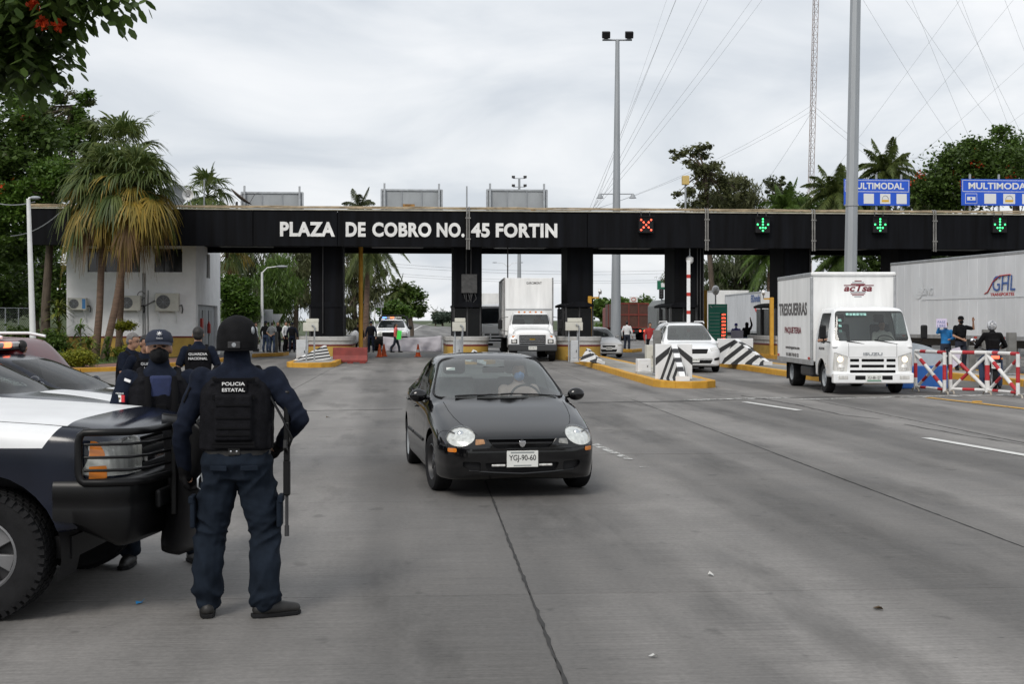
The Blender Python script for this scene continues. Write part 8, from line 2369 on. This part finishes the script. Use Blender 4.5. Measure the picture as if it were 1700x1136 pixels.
# dish
p, Y = on_roof(395, 1.0); t = thing('satellite_dish', 'dark satellite dish tilted on the roof before the left sign back', 'satellite dish', p, ANG)
MB().tube((-.05, 0, -.05), (-.05, 0, .45), .05, n=8).build('dish_post', DARKM, t, smooth=60)
M_ = Matrix.Translation((.05, -.02, .62)) @ Matrix.Rotation(rad(-38), 4, 'Y') @ Matrix.Rotation(rad(90), 4, 'Y') @ Matrix.Diagonal((-1, 1, 1, 1))
mb = MB(); mb.xf = Matrix.Translation((.08, -.02, .60)) @ Matrix.Rotation(rad(38), 4, 'Y')
mb.lathe([(0, .0), (.25, .02), (.45, .07), (.58, .13)], 26, axis='z', cap=False)
o = mb.build('dish_bowl', mat('brown_grey_dish', (.16, .135, .12), .6, var=.2), t, smooth=60); s_ = o.modifiers.new('t', 'SOLIDIFY'); s_.thickness = .02
MB().path([(.40, -.02, .18), (.78, -.02, .84)], .012, 5).path([(.05, -.02, .75), (.78, -.02, .84)], .010, 5).build('feed_arm', DARKM, t)
MB().cbox((.84, -.02, .86), (.22, .06, .06), ry=-.25).build('feed_horn', GREYM, t, bevel=.01)
# horn speaker and second dish
p, Y = on_roof(312, .9); t = thing('horn_speaker', 'white horn loudspeaker on the roof beside the palms', 'loudspeaker', p, ANG)
mb = MB(); mb.xf = Matrix.Translation((0, 0, .72)) @ Matrix.Rotation(rad(8), 4, 'Z')
mb.lathe([(.05, .34), (.08, .16), (.16, .02), (.25, -.08), (.255, -.09)], 26, axis='y', cap=False)
o = mb.build('horn', WHITE, t, smooth=60); s_ = o.modifiers.new('t', 'SOLIDIFY'); s_.thickness = .015
MB().ball((0, .0, .72), (.035, .05, .035), 10, 6).build('horn_core', WHITE, t, smooth=60)
MB().lathe([(0, .0), (.1, .02), (.12, .25), (.1, .3), (0, .31)], 16, (0, .34, .72), 'y').build('driver_unit', WHITE, t, smooth=50)
for x0, x1 in ((-.02, -.1), (.02, .22)): MB().path([(x0, .15, .62), (x1, .1, -.05)], .022, 6).build('stand_leg', WHITE, t)
p, Y = on_roof(290, 1.6); t = thing('satellite_dish', 'pale grey dish on the roof half hidden by palm fronds', 'satellite dish', p, ANG)
mb = MB(); mb.xf = Matrix.Translation((0, 0, .62)) @ Matrix.Rotation(rad(62), 4, 'X') @ Matrix.Rotation(rad(-14), 4, 'Y')
mb.lathe([(0, 0), (.3, .02), (.55, .09), (.68, .16)], 26, cap=False); o = mb.build('dish_bowl', GREYM, t, smooth=60); s_ = o.modifiers.new('t', 'SOLIDIFY'); s_.thickness = .02
MB().tube((0, .1, -.05), (0, .05, .6), .05, n=8).build('dish_post', GREYM, t, smooth=60)
MB().path([(.35, -.1, .1), (.45, -.45, .55), (.1, -.55, .8)], .015, 6).build('feed_arm', WHITE, t, smooth=60)

# ------------------------------------------------------------------ toll lane furniture
def wedge(label, px, py, z0, wid, hgt, lng, rz=0.0, tilt=0.0, panel=True, sl=.35, per=.15):
 Y = F * (CH - z0) / (py - HZ)
 t = thing('striped_wedge', label, 'crash wedge', ((px - 850) / F * Y, Y, z0), ANG + rz, 'striped wedges at the toll islands')
 if tilt: t.rotation_euler = (0, tilt, ANG + rz)
 SM = stripe_mat('wedge_stripes_%d' % int(hgt * 100), (.62, .62, .61), (.012, .012, .013), Vector((1, 0, -sl)).normalized(), per, .5)
 SM2 = stripe_mat('wedge_stripes_b%d' % int(hgt * 100), (.62, .62, .61), (.012, .012, .013), Vector((1, 0, -sl * .6)).normalized(), per, .5)
 w = wid / 2; r = .07
 # prow: two sloping faces meeting in a blunt ridge
 MB()._add([(-w, 0, 0), (-r, 0, hgt), (-r, -lng, .12), (-r - .12, -lng, 0)], [(0, 1, 2, 3)]).build('left_face', SM, t)
 MB()._add([(w, 0, 0), (r, 0, hgt), (r, -lng, .12), (r + .12, -lng, 0)], [(3, 2, 1, 0)]).build('right_face', SM2, t)
 n = 7
 for k in range(n):
  y0, y1 = -lng * k / n, -lng * (k + .97) / n; za, zb2 = hgt + (.12 - hgt) * k / n, hgt + (.12 - hgt) * (k + .97) / n
  MB()._add([(-r - .01, y0, za + .012), (r + .01, y0, za + .012), (r + .01, y1, zb2 + .012), (-r - .01, y1, zb2 + .012), (-r - .01, y0, za - .05), (r + .01, y0, za - .05), (r + .01, y1, zb2 - .05), (-r - .01, y1, zb2 - .05)], [(0, 1, 2, 3), (4, 7, 6, 5), (0, 4, 5, 1), (1, 5, 6, 2), (2, 6, 7, 3), (3, 7, 4, 0)]).build('ridge_block', WHITE if k % 2 == 0 else DARKM, t)
 MB().box(-r - .12, r + .12, -lng - .02, -lng + .001, 0, .13).build('nose', WHITE, t)
 if panel:
  MB().box(-w - .12, w + .12, .003, .10, 0, hgt * 1.02).build('back_block', WHITEPAINT, t, bevel=.015)
  MB()._add([(-w - .125, -.004, hgt * .62), (-r, -.004, hgt * .98), (-r, -.004, hgt * .82), (-w - .125, -.004, hgt * .40)], [(0, 1, 2, 3)]).build('black_band', DARKM, t)
  MB()._add([(w + .125, -.004, hgt * .62), (r, -.004, hgt * .98), (r, -.004, hgt * .82), (w + .125, -.004, hgt * .40)], [(3, 2, 1, 0)]).build('black_band', DARKM, t)
 return t
wedge('tall black and white striped wedge at the near end of the long island', 1119, 630, .18, .78, .95, 1.1, per=.082)
wedge('wide black and white striped wedge right of the white minivan', 1222, 604, .18, 1.35, .92, 1.9, rad(22), sl=.9, per=.12)
wedge('small tilted striped wedge beside the booth right of the box truck', 972, 603, .18, .6, .55, .9, rad(30), .25, False, .8, .12)
wedge('small tilted striped wedge beside the booth left of the box truck', 782, 603, .18, .55, .5, .8, rad(25), .3, False, .8, .12)
wedge('fallen striped wedge lying before the leftmost booth', 540, 604, 0, 1.0, .75, 1.7, rad(-48), .0, False, 2.2, .14)
def post_box(label, px, pyb, z0, boxw, boxh, py0, py1, m=BEIGE):
 Y = F * (CH - z0) / (pyb - HZ); t = thing('reader_box', label, 'reader box', ((px - 850) / F * Y, Y, z0), ANG, 'beige reader boxes')
 za, zb2 = zrow(py1, Y) - z0, zrow(py0, Y) - z0; w = boxw * Y / F
 for x in (-w * .3, w * .22): MB().tube((x, .05, 0), (x, .05, za + .03), .03, n=8).build('post', STEEL, t, smooth=60)
 MB().box(-w / 2, w / 2, -.12, .18, za, zb2).build('box', m, t, bevel=.015)
 MB().box(-w / 2 + .1, w / 2 + .0, .12, .30, zb2 + .01, zb2 + .16).build('rear_box', m, t, bevel=.015)
 MB().path([(w * .1, -.13, za + .2), (w * .1, -.19, za + .24), (w * .26, -.19, za + .2), (w * .26, -.1, 0)], .025, 7).build('conduit', STEEL, t, smooth=60)
post_box('beige reader box on posts at the leftmost booth', 516, 600, .18, 25, 15, 536, 550)
post_box('beige reader box on posts at the booth left of the box truck', 762, 601, .18, 22, 15, 535, 550)
post_box('beige reader box on posts at the booth right of the box truck', 953, 601, .18, 28, 15, 535, 549)
def machine(label, px, pyb, z0, wpx, py_top, m, rz=0.0, slope=True, name='barrier_machine', cat='barrier machine', d=.4):
 Y = F * (CH - z0) / (pyb - HZ); w = wpx * Y / F; h = zrow(py_top, Y) - z0
 t = thing(name, label, cat, ((px - 850) / F * Y, Y, z0), ANG + rz)
 pr = [(-d / 2, 0), (d / 2, 0), (d / 2, h * (.86 if slope else 1)), (-d / 2, h)]
 MB().prism(pr, 'x', -w / 2, w / 2).build('cabinet', m, t, bevel=.02)
 MB().box(-w / 2 - .03, w / 2 + .03, -d / 2 - .03, d / 2 + .03, -.01, .06).build('plinth', GREYBAND, t)
 MB().box(-w * .3, w * .3, -d / 2 - .012, -d / 2 - .001, h * .2, h * .72).build('door_panel', m, t, bevel=.005)
 MB().box(w * .18, w * .24, -d / 2 - .03, -d / 2 - .013, h * .45, h * .55).build('handle', DARKM, t)
 return t
PALEGREY = mat('pale_grey_enamel', (.50, .52, .54), .45, var=.1)
machine('pale grey barrier machine before the leftmost booth', 502, 604, .0, 19, 564, PALEGREY)
machine('pale grey barrier machine beside the booth left of the box truck', 759, 600, .18, 13, 564, PALEGREY)
machine('pale grey barrier machine beside the booth right of the box truck', 953, 601, .18, 12, 565, PALEGREY)
machine('white cabinet on the long island before the grey bollard', 1068, 620, .18, 22, 596, WHITE, slope=False, name='service_cabinet', cat='cabinet')
machine('beige cabinet standing behind the grey bollard', 1078, 612, .18, 12, 573, BEIGE, slope=False, name='service_cabinet', cat='cabinet')
def bollard(label, px, pyb, z0, py_top, wpx, m=None):
 Y = F * (CH - z0) / (pyb - HZ); w = wpx * Y / F / 2; h = zrow(py_top, Y) - z0
 t = thing('bollard', label, 'bollard', ((px - 850) / F * Y, Y, z0), ANG, 'grey square bollards')
 MB().box(-w, w, -w, w, 0, h).build('post', m or mat('concrete_grey_post', (.17, .17, .165), .8, var=.2, scale=4), t, bevel=.02)
 MB().box(-w * 1.25, w * 1.25, -w * 1.25, w * 1.25, 0, .04).build('base_plate', STEEL, t)
bollard('tall grey square bollard beside the white minivan', 1091, 622, .18, 548, 12)
bollard('grey square post right of the man in the black polo', 1614, 618, .18, 574, 9)
bollard('tall grey square post behind the motorcyclist, left one', 1637, 620, .18, 547, 11)
bollard('tall grey square post near the right edge behind the barricade', 1679, 622, .18, 552, 13)
bollard('grey square post inside the waiting group', 459, 591, 0, 551, 5)
# yellow posts with cameras
def yellow_post(label, px, pyb, z0, py_top, arm, Y=None, r=.085):
 Y = Y or F * (CH - z0) / (pyb - HZ); h = zrow(py_top, Y) - z0
 t = thing('yellow_post', label, 'post', ((px - 850) / F * Y, Y, z0), ANG)
 MB().box(-r, r, -r, r, 0, h).build('post', YELLOW, t, bevel=.015)
 if arm:
  MB().box(min(0, arm) if arm < 0 else r, max(-r, arm) if arm > 0 else -r, -.03, .03, h - .1, h - .03).build('arm', YELLOW, t)
  c_ = MB().cbox((arm * 1.1, -.1, h + .22), (.13, .36, .15), rx=-.3, rz=-.3).build('camera', WHITE, t, bevel=.02)
  MB().tube((arm, 0, h - .05), (arm * 1.08, -.05, h + .18), .025, n=6).build('camera_bracket', STEEL, c_)
 return t
yellow_post('yellow post with camera arm beside the booth right of the box truck', 979, 590, .18, 492, .42)
yellow_post('yellow post with dark camera beside the ribbed trailer', 1281, 572, .18, 494, -.38, 62)
yellow_post('short yellow post in front of the meter box column', 783, 590, .18, 524, .22)
yellow_post('yellow post behind the green price board', 1171, 590, .18, 482, 0, 69)
p = P(599, 0, 62.6)
t = thing('yellow_pole', 'round yellow pole from ground to canopy behind the red barrier', 'pole', (p.x, 62.6, 0)); MB().path([(0, 0, 0), (0, 0, 5.5)], .105, 14).build('pole', YELLOW, t, smooth=60); MB().lathe([(.2, 0), (.2, .05), (.11, .07)], 14).build('base_collar', YELLOW, t)
# raised barrier arm, dome camera
Y = F * (CH - .18) / (612 - HZ); b_ = P(1143, 0, Y); b_.z = .18
Y = 50.0; b_ = P(1143, 0, Y); b_.z = .18
t = thing('lane_barrier', 'raised red and white barrier arm behind the white minivan', 'barrier', b_, ANG)
h0, h1 = .9, zrow(432, Y) - .18; n = 22
for k in range(n): MB().box(-.065, .065, -.02, .02, h0 + (h1 - h0) * k / n, h0 + (h1 - h0) * (k + .995) / n).build('arm_band', RED if k % 5 == 2 else WHITE, t)
MB().box(-.2, .2, -.16, .2, 0, 1.0).build('barrier_housing', PALEGREY, t, bevel=.03)
p, Y = on_roof(1145, .6, BOT); t = thing('dome_camera', 'white dome camera hanging under the canopy above the barrier arm', 'camera', p, ANG, 'dome cameras')
MB().tube((0, 0, .30), (0, 0, -.35), .03, n=8).build('hanger', STEEL, t); MB().lathe([(0, -.72), (.12, -.68), (.17, -.58), (.17, -.42), (.06, -.34)], 18).build('dome', WHITE, t, smooth=50)
b_ = P(1188, 0, 70); t = thing('dome_camera', 'white dome camera on a post above the green price board', 'camera', (b_.x, 70, 0), 0, 'dome cameras')
zz = zrow(482, 70); MB().tube((0, 0, 0), (0, 0, zz - .25), .04, n=8).build('post', STEEL, t); MB().ball((0, 0, zz), (.2, .2, .26), 16, 10).build('dome', WHITE, t, smooth=60)
# green price board
Y = 66.0; a, b = P(1176, 568, Y), P(1207, 505, Y); w, h = b.x - a.x, b.z - a.z
t = thing('price_board', 'green toll price board with red digits behind the minivan', 'sign', (a.x, Y, 0), 0)
GREEN = mat('price_board_green', (.010, .28, .19), .5, var=.06)
MB().box(0, w, -.08, .08, a.z, b.z).build('board', GREEN, t, bevel=.015)
for x in (.12, w - .12): MB().box(x - .05, x + .05, .02, .075, 0, a.z).build('leg', STEEL, t)
for k in range(8):
 z = a.z + h * (.05 + .092 * k)
 MB().box(w * .62, w * .94, -.086, -.081, z, z + h * .06).build('digit_window', BLACKPL, t)
 letter('%d' % (150 + 37 * k), LEDR, t, (w * .80, -.088, z + h * .006), height=h * .045, width=w * .22, name='digits', bold=.03, extrude=.001)
 MB().box(w * .05, w * .58, -.084, -.081, z + h * .065, z + h * .072).build('row_line', SIGNW, t)
MB()._add([(w * .06, -.083, b.z - h * .05), (w * .12, -.083, b.z - h * .05), (w * .22, -.083, b.z - h * .09), (w * .16, -.083, b.z - h * .095)], [(0, 1, 2, 3)]).build('logo', SIGNW, t)
MB().box(w * .26, w * .9, -.084, -.081, b.z - h * .07, b.z - h * .06).build('title_line', SIGNW, t)
# red plastic barrier
Y = F * CH / (603.5 - HZ); a, b = P(553, 603, Y), P(610, 577, Y); w, h = b.x - a.x, b.z
BARR = mat('faded_red_plastic', (.20, .028, .022), .6, var=.22, scale=3)
t = thing('plastic_barrier', 'faded red plastic road barrier before the leftmost booth', 'barrier', ((a.x + b.x) / 2, Y, 0), ANG)
MB().prism([(-.26, .05), (.26, .05), (.26, .14), (.13, .34), (.09, h), (-.09, h), (-.13, .34), (-.26, .14)], 'x', -w / 2, w / 2).build('barrier_body', BARR, t, bevel=.02)
for x in (-w * .36, 0, w * .36): MB().box(x - .12, x + .12, -.27, .27, 0, .055).build('foot', BARR, t)
for k in range(9): MB().cbox((-w * .42 + w * .105 * k, -.093, h - .08), (.06, .01, .03)).build('worn_mark', LITTER, t)
# cones
CONE = mat('cone_orange', (.78, .12, .015), .5, var=.1)
for px, py, lab, band in ((630, 593, 'orange traffic cone left of the woman in coral, nearer the red barrier', False), (637.5, 592, 'orange traffic cone directly left of the woman in coral', False), (694, 592.5, 'orange traffic cone with white band in front of the banner', True)):
 q = G(px, py); t = thing('traffic_cone', lab, 'traffic cone', q, 0, 'traffic cones')
 MB().lathe([(.135, .03), (.03, .62), (.0, .63)], 18).build('cone', CONE, t, smooth=50)
 MB().box(-.17, .17, -.17, .17, 0, .032).build('base', CONE, t, bevel=.01)
 if band: MB().lathe([(.103, .22), (.077, .36)], 18, cap=False).build('reflective_band', SIGNW, t, smooth=60)
# banner
Y = 75.0; rows = []
rng = random.Random(4)
for i in range(15):
 q = i / 14; row = []
 for j in range(41):
  s = j / 40
  top = 559 + 3.0 * math.sin(s * math.pi) - 1.5 * s; bot = 584.3 - 1.0 * (1 - s)
  py = top + (bot - top) * q
  p = P(636 + 97 * s, py, Y)
  p.y += .07 * math.sin(s * 23 + q * 3) * (.3 + q) + .05 * math.sin(s * 9 - q * 5) + .04 * mnoise.noise((s * 12, q * 4, 1))
  row.append(p)
 rows.append(row)
o = MB().grid(rows).build('banner', leaf_mat('white_banner_cloth', (.74, .72, .76), (.76, .74, .78), .5, .9), None, smooth=180, tag_=('long white cloth banner stretched across the lane', 'banner')); s_ = o.modifiers.new('t', 'SOLIDIFY'); s_.thickness = .008
# guard rail on the far road
t = thing('guard_rail', 'curved steel guard rail along the left of the far road', 'guard rail', (0, 0, 0))
pts = [G(640, 566), G(652, 553), G(668, 545), G(690, 541)]
cv = [Vector((*p, 0)) for p in catmull([(q.x - 1.2, q.y) for q in pts], 6)]
MB().path([p + Vector((0, 0, .75)) for p in cv], .15, 6, sq=.3).build('rail', STEEL, t, smooth=60)
for p in cv[::3]: MB().box(p.x - .06, p.x + .06, p.y - .06, p.y + .06, 0, .8).build('rail_post', STEEL, t)
# grey road sign backs
for px0, px1, py0, py1, Y, lab in ((437, 453, 514, 535, 77, 'grey back of a road sign beside the white street lamp'), (602, 617, 505, 523, 100, 'grey back of a road sign right of the yellow pole'), (623, 637, 495, 511, 112, 'higher grey sign back left of the slim palm')):
 a, b = P(px0, py1, Y), P(px1, py0, Y); t = thing('sign_back', lab, 'sign', (a.x, Y, 0)); w = b.x - a.x
 MB().box(0, w, -.02, .02, a.z, b.z).build('sign_sheet', SHEETM, t, bevel=.01)
 MB().tube((w * .7, .05, 0), (w * .7, .05, b.z - .05), .04, n=8).build('post', STEEL, t)
a = P(459, 530, 78); t = thing('yield_sign', 'grey back of a triangular sign beside the white street lamp', 'sign', (a.x, 78, 0))
z_ = a.z; MB().prism([(-.38, z_ + .3), (.38, z_ + .3), (0, z_ - .36)], 'y', -.02, .0).build('sign_sheet', SHEETM, t); MB().tube((0, .04, 0), (0, .04, z_ + .2), .035, n=8).build('post', STEEL, t)
# green road sign and signal far behind the fourth column
a, b = P(1091, 481, 105), P(1110, 466, 105); t = thing('green_sign', 'green road sign at the left edge of the fourth column', 'sign', (a.x, 105, 0))
w = b.x - a.x; MB().box(0, w, -.03, .03, a.z, b.z).build('sign_board', mat('road_sign_green', (.005, .13, .07), .5), t); MB().prism([(w * .35, a.z + .2), (w * .65, a.z + .2), (w * .68, a.z + .5), (w * .5, a.z + .58), (w * .32, a.z + .5)], 'y', -.04, -.031).build('route_shield', SIGNW, t); MB().tube((w * .9, .1, 0), (w * .9, .1, b.z), .08, n=8).build('post', STEEL, t)
a = P(1098, 488, 100); t = thing('traffic_light', 'small dark traffic light below the green road sign', 'traffic light', (a.x, 100, 0))
MB().box(-.17, .17, -.15, .15, a.z - .38, a.z + .38).build('housing', BLACKPL, t, bevel=.06); MB().path([(0, .1, a.z - .38), (.1, .1, a.z - .6), (.9, .1, a.z - .65), (.9, .1, 0)], .05, 8).build('post', GREYM, t, smooth=60)
for dz in (-.22, 0, .22): MB().lathe([(0, -.02), (.09, 0)], 12, (0, -.155, a.z + dz), 'y').build('lens', DARKM, t)

# ------------------------------------------------------------------ barricades and attenuator at the right
RWT = mat('barricade_red', (.42, .022, .03), .5, var=.15); RWW = mat('barricade_white', (.70, .70, .69), .5, var=.12, scale=5)
def banded(t, a, b, r, name, first=1, n=None):
 # a pipe painted in red and white lengths: each length its own piece
 a, b = Vector(a), Vector(b); L = (b - a).length; n = n or max(3, round(L / .27))
 pr = part(name, t)
 for k in range(n):
  red = (k % 3 == first)
  MB().tube(a.lerp(b, k / n), a.lerp(b, (k + 1) / n), r, n=10).build('painted_length', RWT if red else RWW, pr, smooth=60)
def barricade(label, corners, dz=1.02):
 # corners: ground points; a frame with a cross in each bay
 o = corners[0]; t = thing('pipe_barricade', label, 'barricade', o, 0, 'red and white pipe barricades')
 c = [p - o for p in corners]; r = .046
 Z = Vector((0, 0, 1))
 for i, p in enumerate(c):
  pr = part('upright', t)
  rr = r * (1.0 if i in (0, len(c) - 1) else 1.25)
  for z0, z1, m in ((.06, .35, RWW), (.35, .72, RWT), (.72, dz, RWW)): MB().tube(p + Z * z0, p + Z * z1, rr, n=12).build('painted_length', m, pr, smooth=60)
  for s in (-.28, .28): MB().path([p + Vector((0, 0, .08)), p + Vector((.0, s * .8, .07)), p + Vector((0, s, 0))], .02, 6).build('foot', mat('rusty_white_foot', (.42, .38, .32), .8, var=.3), t)
 for p, q in zip(c[:-1], c[1:]):
  d = (q - p).normalized()
  banded(t, p + Z * dz, q + Z * dz, r, 'top_rail'); banded(t, p + Z * .12, q + Z * .12, r * .8, 'bottom_rail')
  banded(t, p + Z * (dz - .08) + d * .04, q + Z * .16 - d * .04, r * 1.0, 'diagonal')
  off = Vector((-d.y, d.x, 0)) * .06
  banded(t, p + Z * .16 + d * .04 + off, q + Z * (dz - .08) - d * .04 + off, r * .85, 'diagonal')
 return t
barricade('red and white pipe barricade of one bay beside the delivery truck', [G(1520, 650), G(1568, 655)])
barricade('red and white pipe barricade of two bays before the motorcycle', [G(1578, 654), G(1639, 656), G(1690, 661)])
Y = 35.2; b_ = P(1526, 0, Y)
t = thing('lane_buffer', 'rounded grey and blue concrete buffer half hidden behind the delivery truck', 'crash buffer', (b_.x, Y, 0), ANG)
w = .62
prof = [(-w, 0), (w, 0), (w, .55)]
BUF = mat('blue_buffer_paint', (.015, .10, .36), .6, var=.12); BUFG = mat('pale_grey_buffer', (.42, .47, .52), .6, var=.1)
MB().box(-w, w, -.4, .8, 0, .60).build('blue_base', BUF, t, bevel=.03)
MB().prism([(-w, .602)] + [(-w + 2 * w * q, .602 + .62 * math.sqrt(max(0, 1 - q ** 2.0))) for q in np.linspace(0, 1, 14)], 'y', -.36, .78).build('grey_crest', BUFG, t, smooth=40)
# road stud
MB().cbox((0, 0, .012), (.2, .12, .024)).build('road_stud', LINEY if False else YELLOW, None, loc=G(1622, 668), bevel=.01, tag_=('yellow road stud beside the yellow lane line', 'road stud'))
# ------------------------------------------------------------------ chain link fence at the left
t = thing('chain_link_fence', 'grey chain link fence at the far left behind the cars', 'fence', (0, 0, 0))
fa, fb = Vector((P(-60, 0, 62).x, 62, .1)), Vector((P(52, 0, 66).x, 66, .1))
n = 5; hF = 2.3
for k in range(n + 1):
 p = fa.lerp(fb, k / n); MB().tube(p, p + Vector((0, 0, hF)), .03, n=8).build('fence_post', STEEL, t, smooth=60)
MB().tube(fa + Vector((0, 0, hF)), fb + Vector((0, 0, hF)), .022, n=6).build('top_rail', STEEL, t)
mb = MB(); d = fb - fa; L = d.length; d.normalize(); st_ = .14
for s in (1, -1):
 k = -hF
 while k < L:
  a0, a1 = max(0, k), min(L, k + hF)
  if a1 > a0:
   z0, z1 = ((a0 - k), (a1 - k)) if s > 0 else (hF - (a0 - k), hF - (a1 - k))
   mb.path([fa + d * a0 + Vector((0, 0, z0)), fa + d * a1 + Vector((0, 0, z1))], .004, 3, cap=False)
  k += st_
tag(mb.build('wire_mesh', STEEL, t), kind='stuff')
# yellow kerb where the group waits, yellow block by the far white-shirted man
for lab, pts in (('yellow kerb under the waiting group', [G(418, 594), G(432, 593), G(470, 591.5), G(478, 590)]), ('yellow kerb under the man in white beyond the small car', [G(1030, 585), G(1050, 585.5), G(1066, 584)])):
 t = thing('kerb', lab, 'kerb', pts[0])
 for a, b in zip(pts[:-1], pts[1:]):
  n_ = max(1, round((b - a).length / 1.2))
  for k in range(n_):
   p, q = a.lerp(b, (k + .01) / n_) - pts[0], a.lerp(b, (k + .99) / n_) - pts[0]
   s = Vector((0, .35, 0)); MB().prism([p[:2], q[:2], (q + s)[:2], (p + s)[:2]], 'z', 0, .18).build('kerb_block', YELLOW, t, bevel=.02)
bpy.data.scenes.remove(SHOP)
